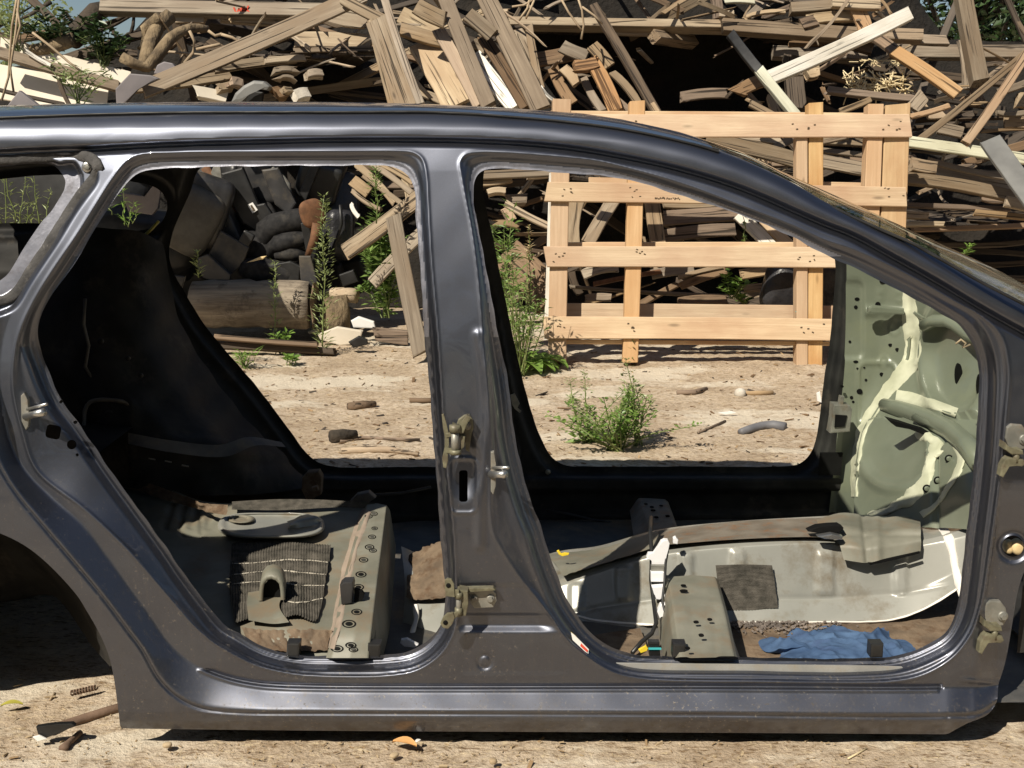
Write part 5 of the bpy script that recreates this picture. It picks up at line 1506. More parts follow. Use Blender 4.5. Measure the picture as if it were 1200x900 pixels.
P(674, 78, 700, 74, 13, 'wood_rotten', 'rotten bright orange wood lump facing the sun', -.6, th=.06, ragged=.03, name='rotten_wood', cat='wood')
P(692, 70, 722, 132, 17, 'wood_rotten', 'rotten orange board crumbling at its upper end above the pallet', -.55, -.75, ragged=.04)
P(684, 92, 706, 130, 9, 'wood_grey', 'grey slat standing under the rotten orange board', -.4, -.5)
P(694, 54, 714, 78, 15, 'wood_tan', 'tan board piece at the upper right of the rotten orange wood', -.45)
P(718, 86, 752, 130, 9, 'wood_tan', 'tan slat leaning just left of the dark leaning beam', -.55, -.7)
P(696, 8, 770, 134, 10, 'wood_dark', 'dark beam leaning right in front of the black hollow', -.6, -.8, th=.05)
P(698, 10, 707, 20, 7, 'wood_pale', 'pale top end of a slat standing above the horizontal beam', -.4)
P(720, 50, 770, 132, 7, 'wood_tan', 'tan lath leaning along the right side of the dark leaning beam', -.65, -.82)
P(702, 100, 738, 130, 7, 'wood_brown', 'brown lath leaning low above the pallet left of the dark beam', -.5, -.6)

P(596, 28, 850, 32, 9.5, 'wood_pale', 'long pale beam running level across the top above the black hollow', -.2, th=.13, name='beam', cat='beam')
P(715, 38.5, 770, 40, 5, 'wood_pale', 'thin pale lath directly under the long level beam', -.12)
P(766, 43, 812, 50, 12, 'wood_tan', 'square beam end poking out under the long level beam', -.35, .4, th=.08, name='beam', cat='beam')
P(846, 31, 1008, 42, 15, 'wood_tan', 'tan beam carrying on level to the right of the long pale beam', -.28, th=.09, name='beam', cat='beam')
P(980, 40, 1080, 43, 13, 'wood_tan', 'tan beam end on the right below the white diagonal batten', -.22, th=.09, name='beam', cat='beam')
P(1068, 46, 1109, 48, 11, 'wood_grey', 'grey board end projecting right beyond the tan beams', -.1, th=.05)
P(925, 52, 985, 53, 7, 'wood_brown', 'thin brown board under the tan beam left of the white diagonal batten', -.1)
P(850, 1, 884, 2, 7, 'wood_green', 'short green tinged board end at the top edge', -.2)
P(874, 20, 920, 14, 4.5, 'wood_pale', 'thin pale slat just above the tan beam', -.25)
P(843, 16, 860, 17, 9, 'wood_pale', 'small pale block on the beam beside the brown upright post', -.3)
P(838, -4, 841, 24, 11, 'wood_brown', 'brown upright post at the top beside the black hollow', -.15, th=.07, name='post', cat='post')
P(926, 11, 978, 7, 12, 'wood_grey', 'grey beam end facing out at the top right of the pile', -.2, th=.09, name='beam', cat='beam')
P(974, 2, 1031, 5, 14, 'wood_pale', 'pale thick board end topmost on the right part of the pile', -.4, th=.05)
P(946, 24, 1008, 20, 12, 'wood_pale', 'pale board lying under the topmost right board', -.3, th=.04)
P(940, 28, 955, 24, 13, 'wood_brown', 'rough brown board end with fibres beside the pale boards at the top', -.35)
P(1004, 12, 1014, 35, 17, 'wood_orange', 'orange pale board standing on end under the topmost right board', -.35)
P(905, 62, 1015, 66, 13, 'wood_grey', 'grey beam in shade crossing under the white diagonal batten', .15, th=.09, name='beam', cat='beam')
P(1040, 61, 1210, 62, 15, 'wood_grey', 'long greenish grey rail on the right, level behind the leaning post', .3, th=.08, name='beam', cat='beam')
P(1000, 52, 1022, 58, 12, 'wood_brown', 'brown block under the tan beam end on the right', -.1, th=.06)
P(896, 94, 1066, 16, 16, 'wood_white', 'bright white diagonal batten rising to the right, brightest plank of the pile', -.95, -.75, th=.05)
P(866, 108, 898, 94, 15, 'wood_brown', 'brown splintered lower end stub beside the white diagonal batten', -.75, -.7, ragged=.05)
P(856, 40, 892, 86, 11, 'rubber_black', 'black plastic batten standing across the tan beam', -.95, -.95, th=.04, name='batten', cat='batten')
P(890, 83, 933, 136, 12, 'wood_green', 'white green batten sloping down right below the black one', -1.0, -1.0, th=.04, name='batten', cat='batten')
P(905, 108, 916, 134, 15, 'wood_grey', 'grey board behind the lower end of the white green batten', -.7)
P(880, 122, 905, 135, 8, 'wood_grey', 'grey pointed slat end just above the pallet', -.8)
P(928, 68, 934, 128, 20, 'wood_dark', 'dark brown upright post right of the white green batten', .05, th=.08, name='post', cat='post')
P(944, 85, 958, 83, 15, 'wood_pale', 'small pale block end under the white diagonal batten', -.5, th=.07)
P(971, 106, 1068, 116, 8, 'wood_brown', 'bark edged brown board in front of the straw nest', -.55, th=.05, ragged=.03)
P(800, 114, 852, 110, 12, 'wood_brown', 'brown board end sunlit in the dark hollow above the pallet', -.25, ragged=.04)
P(984, 131, 1020, 117, 7, 'wood_tan', 'small tan offcut resting above the pallet on the right', -.85)
P(1022, 41, 1050, 61, 14, 'wood_brown', 'shaded upper end of a chipboard strip under the tan beams', -.4, -.6)  # darker wood puts the shade on this end into its colour
P(1048, 60, 1122, 110, 15, 'wood_orange', 'orange chipboard strip sloping down to the right', -.62, -.75, th=.04)
P(1128, -6, 1148, 98, 18, 'wood_grey', 'grey bark edged post leaning at the upper right', -.45, -.6, th=.09, name='post', cat='post')
P(1126, 48, 1132, 104, 9, 'wood_grey', 'thin grey stake beside the leaning bark edged post', -.35)
P(1146, 92, 1143, 124, 12, 'wood_brown', 'brown board foot under the leaning bark edged post', -.4)
P(1072, 168, 1206, 58, 8, 'wood_tan', 'long thin tan lath sloping up to the right edge, left of its pair', -1.0, -.8)
P(1084, 162, 1190, 76, 5, 'wood_grey', 'thin grey lath along the underside of the long tan lath', -.95, -.8)
P(1131, 168, 1206, 58, 10, 'wood_orange', 'long orange tan lath sloping up to the right edge, right of its pair', -1.05, -.85)
P(1064, 166, 1212, 188, 13, 'wood_green', 'pale greenish plank lying level at the right of the pallet', -1.0, -1.0, th=.03)
P(1160, 164, 1212, 236, 26, 'silver_panel', 'blue grey smooth board leaning at the right edge', -1.25, -1.35, th=.03, name='board', cat='board')
P(1064, 194, 1092, 199, 15, 'wood_grey', 'sawn beam end with growth rings right beside the pallet', -.95, -.9, th=.12, name='beam', cat='beam')
P(1088, 188, 1182, 208, 7, 'wood_grey', 'thin grey board just under the pale greenish plank', -.85, -.85)
P(1072, 198, 1205, 222, 19, 'wood_grey', 'wide grey board lying under the pale greenish plank', -.75, -.75, th=.04)
P(1058, 209, 1188, 231, 14, 'wood_grey', 'bowed greenish grey plank right of the pallet, below the wide grey board', -.95, -.95, th=.05, bow=.03)
P(940, 184, 1062, 206, 16, 'wood_grey', 'grey plank seen through the pallet at its upper right', -.7, -.75)
P(828, 165, 945, 192, 18, 'wood_grey', 'long grey plank behind the pallet above the roof edge', -.6, -.65)
P(850, 158, 915, 166, 9, 'wood_pale', 'pale slat above the long grey plank behind the pallet', -.5)
P(902, 178, 938, 158, 9, 'wood_grey', 'short grey slat sloping up behind the pallet post', -.5)
P(960, 168, 995, 160, 5, 'wood_tan', 'tan splinter behind the pallet at the upper right', -.6)
P(960, 176, 1064, 186, 6, 'wood_grey', 'thin grey lath behind the pallet at the upper right', -.5)
P(1056, 240, 1182, 245, 6, 'wood_brown', 'brown board edge level below the bowed plank', -.85)
P(1142, 249, 1212, 256, 7, 'wood_tan', 'tan rough board edge at the right edge below the bowed plank', -.95)
P(1178, 236, 1212, 243, 13, 'wood_pale', 'pale board stub at the right edge under the blue grey board', -1.1)
P(1054, 251, 1088, 253, 9, 'wood_tan', 'short tan split end right of the pallet foot', -.85, ragged=.03)
P(1050, 264, 1106, 263, 6, 'wood_pale', 'pale slat end low beside the pallet', -.85)
P(1070, 269, 1210, 264, 6, 'wood_brown', 'brown board in shade low on the right of the pile', -.6)
P(1150, 232, 1180, 234, 6, 'wood_brown', 'short brown board right under the bowed plank end', -.7)
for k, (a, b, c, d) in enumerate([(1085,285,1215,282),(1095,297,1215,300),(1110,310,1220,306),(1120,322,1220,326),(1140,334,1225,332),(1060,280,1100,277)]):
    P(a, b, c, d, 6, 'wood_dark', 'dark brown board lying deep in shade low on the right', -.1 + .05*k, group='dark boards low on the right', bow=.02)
P(1086, 134, 1120, 130, 12, 'wood_tan', 'tan board end left of the two sloping laths', -.5)
P(1066, 137, 1112, 124, 6, 'wood_orange', 'orange thin slat just right of the pallet top corner', -.75)
P(1068, 128, 1082, 112, 16, 'wood_pale', 'pale triangular board tip right of the pallet top corner', -.6)
P(1170, 108, 1205, 96, 8, 'wood_grey', 'grey slat at the right edge beside the orange tan lath', -.5)
P(1168, 132, 1205, 131, 6, 'wood_grey', 'level grey slat at the right edge above the pale greenish plank', -.7)
P(1176, 143, 1206, 144, 14, 'wood_grey', 'grey board end at the right edge just above the pale greenish plank', -.6)
P(1190, 118, 1208, 122, 18, 'wood_pale', 'pale board end at the right edge beside the level grey slat', -.45)
P(1100, 150, 1128, 156, 14, 'wood_grey', 'grey block between the feet of the two sloping laths', -.65)

# through the windows
P(404, 296, 496, 228, 19, 'wood_grey', 'grey plank sloping up to the right behind the rear door opening', -.75, -.85, th=.035)
P(461, 254, 493, 414, 19, 'wood_grey', 'tall pale grey plank standing on the ground behind the centre pillar', -1.05, -1.15, th=.03)
P(436, 333, 500, 268, 15, 'wood_pale', 'pale plank sloping behind the tall standing plank', -.6, -.75)
fr = empty('slatted_frame', tuple(U(455, 235, 8.0)), 'small pale slatted frame leaning at the top right of the rear door opening', 'slatted frame')
for (a, b, c, d, w) in ((418,193,462,238,8),(436,192,482,226,7),(446,192,484,214,7),(426,206,476,242,6),(468,190,480,236,8)):
    plank_w('slat', U(a, b, 8.02), U(c, d, 8.0), w*mpp(8), .02, 'wood_pale', Vector((0, -1, .3)), parent=fr)
P(414, 212, 432, 226, 14, 'wood_tan', 'tan block under the small slatted frame', -.5)
P(413, 224, 446, 246, 5, 'wood_tan', 'thin tan slat below the small slatted frame', -.7)
P(412, 240, 420, 254, 5, 'wood_white', 'pale splinter in the gap left of the sloping grey plank', -.6)
P(556, 206, 645, 202, 10, 'wood_grey', 'level grey board at the top left corner of the front door opening', -.8)
P(556, 216, 600, 211, 6, 'wood_pale', 'pale board edge under the level grey board of the front door opening', -.75)
P(618, 207, 648, 204, 7, 'wood_pale', 'pale slat end beside the top of the left pallet post', -.7)
P(571, 227, 592, 225, 7, 'wood_pale', 'small pale block end left of the pallet', -.7, th=.07)
P(592, 238, 645, 266, 8, 'wood_pale', 'pale batten sloping down to the left pallet post', -.85)
P(594, 235, 616, 234, 11, 'wood_tan', 'tan block at the upper end of the pale sloping batten', -.6, th=.08)
P(592, 243, 600, 258, 12, 'wood_orange', 'orange brown stub hanging under the pale sloping batten', -.65)
P(580, 262, 606, 265, 7, 'wood_tan', 'broken tan board end above the tall weeds', -.7, ragged=.04)
P(589, 296, 646, 352, 46, 'wood_brown', 'wide brown panel leaning left of the pallet behind the weeds', -.95, -1.0, th=.03, name='board', cat='board')
P(678, 232, 671, 288, 18, 'wood_grey', 'grey board leaning behind the pallet, left of a pair', -.6, -.75)
P(722, 230, 688, 286, 16, 'wood_grey', 'grey board leaning to the right behind the pallet, right of a pair', -.55, -.75)
P(763, 228, 772, 290, 18, 'wood_tan', 'tan upright board behind the pallet right of the second post', -.75, -.75)
P(778, 239, 842, 238, 9, 'wood_grey', 'grey board level at the top of the stack behind the pallet', -.5)
P(778, 256, 866, 250, 17, 'wood_brown', 'brown wide board in the stack behind the pallet, upper one', -.6)
P(778, 277, 862, 269, 15, 'wood_brown', 'brown wide board in the stack behind the pallet, lower one', -.65)
P(866, 252, 908, 294, 15, 'wood_white', 'white painted board sloping behind the pallet', -.75)
P(895, 258, 934, 296, 13, 'wood_fresh', 'fresh tan board sloping beside the white painted one', -.7)
P(684, 322, 724, 313, 12, 'wood_pale', 'pale board end low behind the pallet', -.7)
P(696, 333, 775, 318, 5, 'rust', 'rust brown bar low behind the pallet', -.75, name='bar', cat='bar')
P(668, 336, 852, 347, 4, 'wood_grey', 'long thin grey lath low behind the pallet', -.8)
P(764, 322, 812, 316, 11, 'wood_grey', 'short grey board low behind the pallet', -.7)
P(796, 325, 846, 313, 5, 'wood_pale', 'thin pale slat fanned out low behind the pallet, upper one', -.72)
P(798, 335, 852, 317, 9, 'wood_brown', 'brown slat fanned out low behind the pallet, lower one', -.7)
P(868, 322, 902, 316, 12, 'wood_tan', 'tan board end beside the black bag behind the pallet', -.6)
P(872, 338, 905, 335, 9, 'wood_tan', 'tan slat under the board end beside the black bag', -.65)
P(795, 354, 852, 352, 10, 'wood_brown', 'brown board lying on the ground behind the lower pallet slat', -.9)
P(686, 350, 716, 349, 9, 'wood_tan', 'tan block on the ground behind the lower pallet slat', -.9)
P(670, 320, 680, 345, 9, 'wood_dark', 'dark stake behind the left pallet post', -.7)
P(252, 395, 372, 404, 6, 'wood_brown', 'brown squared batten lying on the ground in front of the log', -.9, th=.05)
P(248, 405, 392, 413, 8, 'wood_dark', 'dark squared timber on the ground under the brown batten', -.85, th=.07)

CW = {'wood_grey': 'grey weathered', 'wood_brown': 'brown', 'wood_dark': 'dark brown', 'wood_tan': 'tan', 'wood_pale': 'pale'}
def where(x, y):
    if y < 150:
        return ('left of the leaning grey boards' if x < 430 else 'among the leaning boards above the roof' if x < 640 else 'around the black hollow' if x < 860 else 'under the white diagonal batten' if x < 1060 else 'around the leaning post')
    return 'seen through the front door opening' if x < 860 else 'behind the upper right of the pallet' if x < 1060 else 'low at the right of the pallet'
# filler boards jammed in the pile
rf = random.Random(21)
dark_boxes = [(735,50,850,130), (398,60,440,120), (1055,270,1205,345), (640,100,690,128), (560,270,590,340), (660,350,700,372)]
def in_dark(x, y): return any(a < x < c and b < y < d for a, b, c, d in dark_boxes)
cnt = 0
tries = 0
while cnt < 120 and tries < 4000:
    tries += 1
    x = rf.uniform(200, 1240) if rf.random() < .9 else rf.uniform(-120, 1350)
    y = rf.uniform(-60, 380)
    if in_dark(x, y): continue
    if x < 480 and y > 150: continue
    if x < 205: continue
    if y > 230 and 470 < x < 560: pass
    L = rf.uniform(60, 230); a = rf.gauss(0, .38)
    if rf.random() < .2: a = rf.uniform(-1.4, 1.4)
    dx, dy = L/2*math.cos(a), L/2*math.sin(a)
    if x + dx > 1060 and y < 55: continue
    if in_dark(x-dx, y-dy) or in_dark(x+dx, y+dy): continue
    mt = rf.choice(['wood_grey', 'wood_brown', 'wood_brown', 'wood_dark', 'wood_dark', 'wood_dark'])
    P(x-dx, y-dy, x+dx, y+dy, rf.uniform(4, 11), mt, '%s board jammed behind the front layer, %s' % (CW[mt], where(x, y)), rf.uniform(.1, .9), rf.uniform(.1, .9),
      group='%s boards jammed %s' % (CW[mt], where(x, y)), nrm=(rf.gauss(0, .2), -1, rf.uniform(-.1, 1.0)), ragged=.03)
    cnt += 1

# boards added flat, front to back, largely out of sight, to shade the hollows
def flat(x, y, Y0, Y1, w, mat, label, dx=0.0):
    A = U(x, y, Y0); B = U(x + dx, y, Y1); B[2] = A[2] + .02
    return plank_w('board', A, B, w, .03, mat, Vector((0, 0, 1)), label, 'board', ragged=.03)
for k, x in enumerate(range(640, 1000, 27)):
    flat(x, 24 + (k % 3), 9.32 + .05*(k % 2), 10.7, .20, 'wood_dark', 'dark board added flat behind the long level beam to shade the hollow', dx=-30)['group'] = 'boards added to shade the hollow'
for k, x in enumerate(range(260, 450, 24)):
    flat(x, 62 + (k % 3)*2, 9.05, 10.4, .18, 'wood_dark', 'dark board added flat and end on to shade the left hollow', dx=-20)['group'] = 'boards added to shade the left hollow'
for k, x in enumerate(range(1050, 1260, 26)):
    flat(x, 262 + (k % 2)*3, 8.2, 9.9, .20, 'wood_dark', 'dark board added flat to shade the gap low at the right of the pallet', dx=-60)['group'] = 'boards added for shade low at the right'
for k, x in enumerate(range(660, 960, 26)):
    flat(x, 205 + (k % 2)*4, 8.5, 10.1, .20, 'wood_dark', 'dark board added flat and end on for shade behind the pallet', dx=-20)['group'] = 'boards added for shade behind the pallet'

# splinters and laths strewn through the front layer
rl = random.Random(99)
k = 0
while k < 150:
    x = rl.uniform(190, 1215); y = rl.uniform(-5, 118) if rl.random() < .62 else rl.uniform(120, 350)
    if y > 118 and not (560 < x < 980 or x > 1062): continue
    if in_dark(x, y) and rl.random() < .8: continue
    if x > 1060 and y < 60: continue
    L = rl.uniform(14, 75); a = rl.choice([rl.gauss(0, .25), rl.gauss(.9, .4), rl.gauss(-.6, .4)])
    dx, dy = L/2*math.cos(a), L/2*math.sin(a)
    mt = rl.choice(['wood_grey', 'wood_grey', 'wood_pale', 'wood_tan', 'wood_brown', 'wood_dark'])
    P(x-dx, y-dy, x+dx, y+dy, rl.uniform(1.6, 5.5), mt, 'thin %s lath or splinter loose %s' % (CW[mt], where(x, y)), rl.uniform(-.55, .25), rl.uniform(-.55, .3),
      th=rl.uniform(.008, .02), name='lath', cat='lath', group='%s laths loose %s' % (CW[mt], where(x, y)), nrm=(rl.gauss(0, .4), -1, rl.uniform(-.2, .8)), ragged=.05, seg=4, taper=rl.uniform(0, .5))
    k += 1

# heap of wood and soil behind the planks, coloured near black as shade
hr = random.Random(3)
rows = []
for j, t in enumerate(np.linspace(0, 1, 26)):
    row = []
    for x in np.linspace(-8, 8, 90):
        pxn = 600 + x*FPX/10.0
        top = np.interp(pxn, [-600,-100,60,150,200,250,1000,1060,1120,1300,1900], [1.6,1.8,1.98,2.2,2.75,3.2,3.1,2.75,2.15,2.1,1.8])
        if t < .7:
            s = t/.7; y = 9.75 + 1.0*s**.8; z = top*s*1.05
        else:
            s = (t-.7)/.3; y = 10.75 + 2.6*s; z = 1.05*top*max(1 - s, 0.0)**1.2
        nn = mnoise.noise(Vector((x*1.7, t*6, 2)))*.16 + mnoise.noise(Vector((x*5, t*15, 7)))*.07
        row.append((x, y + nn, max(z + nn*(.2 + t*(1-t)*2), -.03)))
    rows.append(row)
hp = loft('debris_heap', rows, M['mound_shade'], None, 90, 26, world_rows=True, smooth_v=False, smooth=False)
tag(hp, 'heap of wood and soil under the loose planks, near black for deep shade', 'heap')

# ------------------------------------------------------------------ logs and branches
def log(name, pts, rpx, mat, label, cat='log', ends=True, seed=0, sides=14, group=None):
    bm = bmesh.new()
    r = [rp*mpp(p[2]) for rp, p in zip(rpx if hasattr(rpx, '__len__') else [rpx]*len(pts), pts)]
    c = cr(np.array([list(U(*p)) for p in pts]), False, .06)
    rr = np.interp(np.linspace(0, 1, len(c)), np.linspace(0, 1, len(r)), r)
    rr = [q*(1 + .08*mnoise.noise(Vector((i*.4, seed, 1)))) for i, q in enumerate(rr)]
    tube_bm(bm, c, rr, sides)
    for v in bm.verts:
        n = mnoise.noise(v.co*14 + Vector((seed, 0, 0)))
        v.co += Vector((n, n, n))*r[0]*.10
    o = from_bm(name, bm, M[mat], None, True)
    return tag(o, label, cat, group)
lg = log('log', [(228,357,8.0),(290,356,8.0),(362,358,8.02)], [28,28,28.5], 'log_grey', 'thick grey log lying level in front of the scrapped seats', seed=2, sides=28)
ends = cyl_px('cut_end', 364, 358, 8.02, 4, .01, M['log_end'])
bpy.data.objects.remove(ends)
bm = bmesh.new()
ce = V(U(363, 358, 8.02)); rr_ = 27.5*mpp(8.02)
vsr = [bm.verts.new(ce + Vector((.035 + .01*math.sin(5*k), rr_*math.cos(2*math.pi*k/24), rr_*math.sin(2*math.pi*k/24)))) for k in range(24)]
bm.faces.new(vsr)
from_bm('cut_end', bm, M['log_end'], lg)
log('stump', [(392,392,8.05),(393,368,8.08),(390,348,8.1)], [19,18,16], 'bark', 'short grey green stump standing at the right end of the log', 'stump', seed=5, sides=18)
log('log', [(366,352,8.3),(392,345,8.2),(418,347,8.15)], [7,8,9], 'wood_pale', 'pale split log piece lying on top of the stump', seed=8)
log('branch', [(143,67,8.7),(158,75,8.7),(172,79,8.75),(184,66,8.8),(200,45,8.9),(222,33,9.0),(244,34,9.1)], [6,6,7,7,6,5,4], 'bark', 'bent forked branch with a torn pale end on the left of the pile', 'branch', seed=9)
log('branch', [(168,80,8.82),(176,50,8.95),(185,30,9.05),(200,18,9.1)], [7,8,9,8], 'bark', 'thick upright branch stump behind the bent forked branch', 'branch', seed=12)
log('branch', [(186,20,9.0),(172,35,9.05),(168,58,9.0)], [6,8,7], 'bark', 'broad pale bark slab hanging left of the upright branch stump', 'branch', seed=13)
log('branch', [(84,48,9.2),(100,30,9.3),(112,14,9.35),(124,10,9.4)], [11,13,12,9], 'bark_dark', 'thick black broken trunk end against the sky', 'branch', seed=15)
P(56, 76, 168, 40, 9, 'wood_dark', 'dark charred board sloping up behind the bent forked branch', .15, .2, ragged=.05)
P(88, 80, 150, 84, 10, 'wood_dark', 'dark board lying low behind the bent forked branch', -.05, 0, ragged=.05)
P(96, 66, 160, 62, 8, 'wood_dark', 'dark board above the low one behind the bent forked branch', .1, .1, ragged=.05)
log('branch', [(36,60,9.0),(60,55,9.0),(86,46,9.0)], [7,8,8], 'bark', 'brown log end lying below the dark leaning post', 'log', seed=17)
for k, pts in enumerate([[(118,30),(140,22),(162,10)], [(112,38),(136,28),(158,16)], [(120,6),(146,-2),(165,-8)], [(132,2),(150,8),(164,4)], [(150,52),(156,30),(158,8)], [(128,26),(134,40),(140,50)], [(72,18),(80,28),(90,34)], [(76,14),(82,22),(88,26)], [(52,8),(34,18),(20,24)], [(140,50),(150,40),(160,36)], [(112,8),(126,9),(150,10)], [(60,2),(40,14),(28,20)]]):
    log('branch', [(x, y, 9.5 + .05*k) for x, y in pts], [2.6, 2.2, 1.2], 'bark_dark', 'thin dark bare branch sticking up against the sky at the upper left', 'branch', seed=30+k, sides=6, group='bare branches against the sky')
for k, pts in enumerate([[(20,-4),(14,30),(12,60),(10,90),(2,118)], [(22,0),(18,40),(12,80),(16,108)], [(38,38),(60,55),(82,74),(96,84)], [(20,10),(24,30),(18,52)]]):
    log('dry_stalk', [(x, y, 8.0) for x, y in pts], [1.4]*len(pts), 'twig', 'dry tan stalk rising in front of the pale sheets at far left', 'stalk', seed=50+k, sides=5, group='dry stalks at far left')
for k, pts in enumerate([[(622,-6),(618,10),(612,18),(608,24)], [(626,0),(622,10),(616,22)], [(656,-4),(666,14),(676,28),(682,36)], [(676,-6),(682,12),(684,30),(681,46)], [(682,8),(696,18),(706,28)], [(600,8),(614,6),(624,0)]]):
    log('twig', [(x, y, 8.6) for x, y in pts], [1.3]*len(pts), 'twig', 'bare twig hanging over the top beam left of the black hollow', 'twig', seed=60+k, sides=5, group='twigs hanging over the top beam')
# pale root bits under the red marked beam
for k, pts in enumerate([[(222,36),(228,48),(226,62),(216,74)], [(230,58),(248,54),(258,52)], [(258,40),(272,44),(282,50)], [(244,36),(252,42),(260,40)]]):
    log('twig', [(x, y, 8.75) for x, y in pts], [1.8]*len(pts), 'twig', 'curled pale root below the red marked beam', 'twig', seed=70+k, sides=6, group='curled roots below the red marked beam')
# straw nest between beams on the right
sb = bmesh.new()
rq = random.Random(9)
for i in range(90):
    x, y = rq.uniform(992, 1066), rq.uniform(84, 112)
    a = rq.uniform(0, math.pi); l = rq.uniform(6, 16)
    p = [U(x-l*math.cos(a), y-l*math.sin(a)*.8, 8.72+rq.uniform(0, .15)), U(x, y+rq.gauss(0, 1), 8.72), U(x+l*math.cos(a), y+l*math.sin(a)*.8, 8.72+rq.uniform(0, .15))]
    tube_bm(sb, p, .0045, 4)
for i in range(24):
    x, y = rq.uniform(1000, 1060), rq.uniform(70, 76)
    a = rq.uniform(0, math.pi); l = rq.uniform(3, 8)
    tube_bm(sb, [U(x-l*math.cos(a), y-l*.5*math.sin(a), 9.05), U(x+l*math.cos(a), y+l*.5*math.sin(a), 9.0)], .0035, 4)
tag(from_bm('straw_nest', sb, M['straw']), 'tangle of pale dry straw stalks between the beams on the right', 'straw', kind='stuff')

# ------------------------------------------------------------------ scrapped car seats and trim seen through the rear door
from mathutils import Euler
def rotm(rx, ry, rz): return Euler((math.radians(rx), math.radians(ry), math.radians(rz))).to_matrix().to_4x4()
s1 = empty('scrapped_seat', tuple(U(330, 300, 8.5)), 'black scrapped car seat lying on its back with a white sticker on its frame', 'car seat')
rbox('backrest', U(285, 235, 8.6), (.36, .14, .62), rotm(-15, -28, 0), M['seat_cloth'], s1, .18)
rbox('side_bolster', U(256, 226, 8.5), (.10, .16, .60), rotm(-15, -28, 0), M['plastic_grey'], s1, .18)
st_ = slab('sticker', [(290,240),(296,237),(302,246),(296,250)], 8.34, .008, M['label_white'], s1)
slab('sticker_print', [(293,241),(295,240),(299,246),(297,247.5)], 8.331, .003, M['ink'], st_)
slab('frame_plate', [(276,250),(284,236),(296,256),(285,265)], 8.44, .05, M['plastic_grey'], s1, .01)
tube('frame_tube', [U(x, y, 8.4) for x, y in [(318,198),(330,208),(337,216),(339,230),(336,252)]], .022, M['steel_dull'], s1, 10)
tube('frame_tube', [U(x, y, 8.45) for x, y in [(240,196),(252,215),(262,232),(280,262)]], .03, M['rust'], s1, 8)
tube('frame_tube', [U(x, y, 8.4) for x, y in [(272,226),(268,240)]], .035, M['rust'], s1, 8)
slab('frame_plate', [(246,205),(252,190),(258,195),(260,210),(251,225),(246,216)], 8.45, .02, M['steel_dull'], s1, .004)
slab('back_panel', [(259,203),(284,196),(312,262),(300,272),(284,262),(262,222)], 8.40, .05, M['rubber_black'], s1, .012)
slab('back_panel', [(306,199),(326,196),(347,238),(338,252),(322,240)], 8.42, .05, M['plastic_grey'], s1, .012)
slab('side_cover', [(300,240),(310,238),(326,262),(318,270),(306,262)], 8.36, .05, M['rubber_black'], s1, .01)
s2 = empty('scrapped_seat', tuple(U(335, 330, 8.3)), 'black car seat cushion with a rolled front edge lying behind the tall weed', 'car seat')
def rollb(p): return Vector((p.x, p.y, p.z - .10*(p.x/.4)**2))
def roll(name, pts, rp):
    c = cr(np.array([list(U(x, y, d)) for x, y, d in pts]), False, .04)
    return tube(name, c, [rp*mpp(8.3)*(1 + .06*math.sin(i*.9))*(min(1, .45+.25*min(i, len(c)-1-i))) for i in range(len(c))], M['seat_cloth'], s2, 16)
roll('cushion', [(306,312,8.35),(306,290,8.3),(314,270,8.28),(332,262,8.28),(368,256,8.3)], 15)
roll('cushion_roll', [(316,304,8.25),(320,290,8.22),(334,284,8.22),(368,278,8.25)], 11)
roll('cushion_roll', [(322,300,8.2),(340,298,8.2),(362,300,8.25)], 8)
rbox('backrest', U(305, 296, 8.35), (.30, .26, .26), rotm(0, 25, 0), M['seat_cloth'], s2, .5)
rbox('lever', U(289, 280, 8.15), (.08, .05, .10), rotm(0, 30, 0), M['rubber_black'], s2, .25)
tube('lever_arm', [U(x, y, 8.15) for x, y in [(284,288),(272,302),(266,318)]], .009, M['steel_dull'], s2, 6)
rbox('headrest_pad', U(318, 318, 8.2), (.44, .24, .16), rotm(0, 8, 0), M['seat_cloth'], s2, .6)
s3 = empty('scrapped_seat', tuple(U(400, 290, 8.5)), 'glossy black seat shell upright beside the tall weed', 'car seat')
rbox('backrest', U(400, 235, 8.72), (.24, .2, .42), rotm(-10, 8, 20), M['bag_black'], s3, .6, lump=.15)
rbox('cushion', U(396, 275, 8.5), (.20, .26, .34), rotm(0, 4, 20), M['bag_black'], s3, .5, lump=.2, seed=3)
tube('seat_belt', [U(x, y, 8.35) for x, y in [(399,240),(400,262),(395,280),(389,296)]], .012, M['rubber_black'], s3, 6)
s4 = empty('scrapped_seat', tuple(U(215, 300, 8.1)), 'seat bolster with grey leather face lying against the far rear pillar', 'car seat')
rbox('bolster', U(226, 258, 8.15), (.34, .24, .46), rotm(0, 30, 10), M['seat_leather'], s4, .5)
rbox('back_cover', U(238, 246, 8.22), (.34, .24, .48), rotm(0, 20, 10), M['plastic_grey'], s4, .35)
rbox('side_panel', U(264, 262, 8.32), (.14, .14, .44), rotm(0, -22, 0), M['plastic_grey'], s4, .2)
def panel(poly, Y, mat, label, th=.03, name='trim_panel', cat='panel', bev=.008):
    return tag(slab(name, poly, Y, th, M[mat], None, bev), label, cat)
panel([(352,262),(362,256),(372,292),(380,322),(370,326),(358,292)], 8.22, 'rubber_black', 'black plastic side cover standing behind the rusty dish')
panel([(306,312),(340,306),(352,312),(350,330),(318,332)], 8.12, 'rubber_black', 'flat black trim plate lying right above the log')
panel([(243,300),(258,270),(292,290),(284,310),(266,326)], 8.15, 'plastic_grey', 'flat grey trim panel leaning in the seat pile left of the lever')
panel([(232,302),(243,298),(270,322),(268,336),(238,326),(230,312)], 8.05, 'plastic_grey', 'ribbed grey trim tray lying above the log', .05)
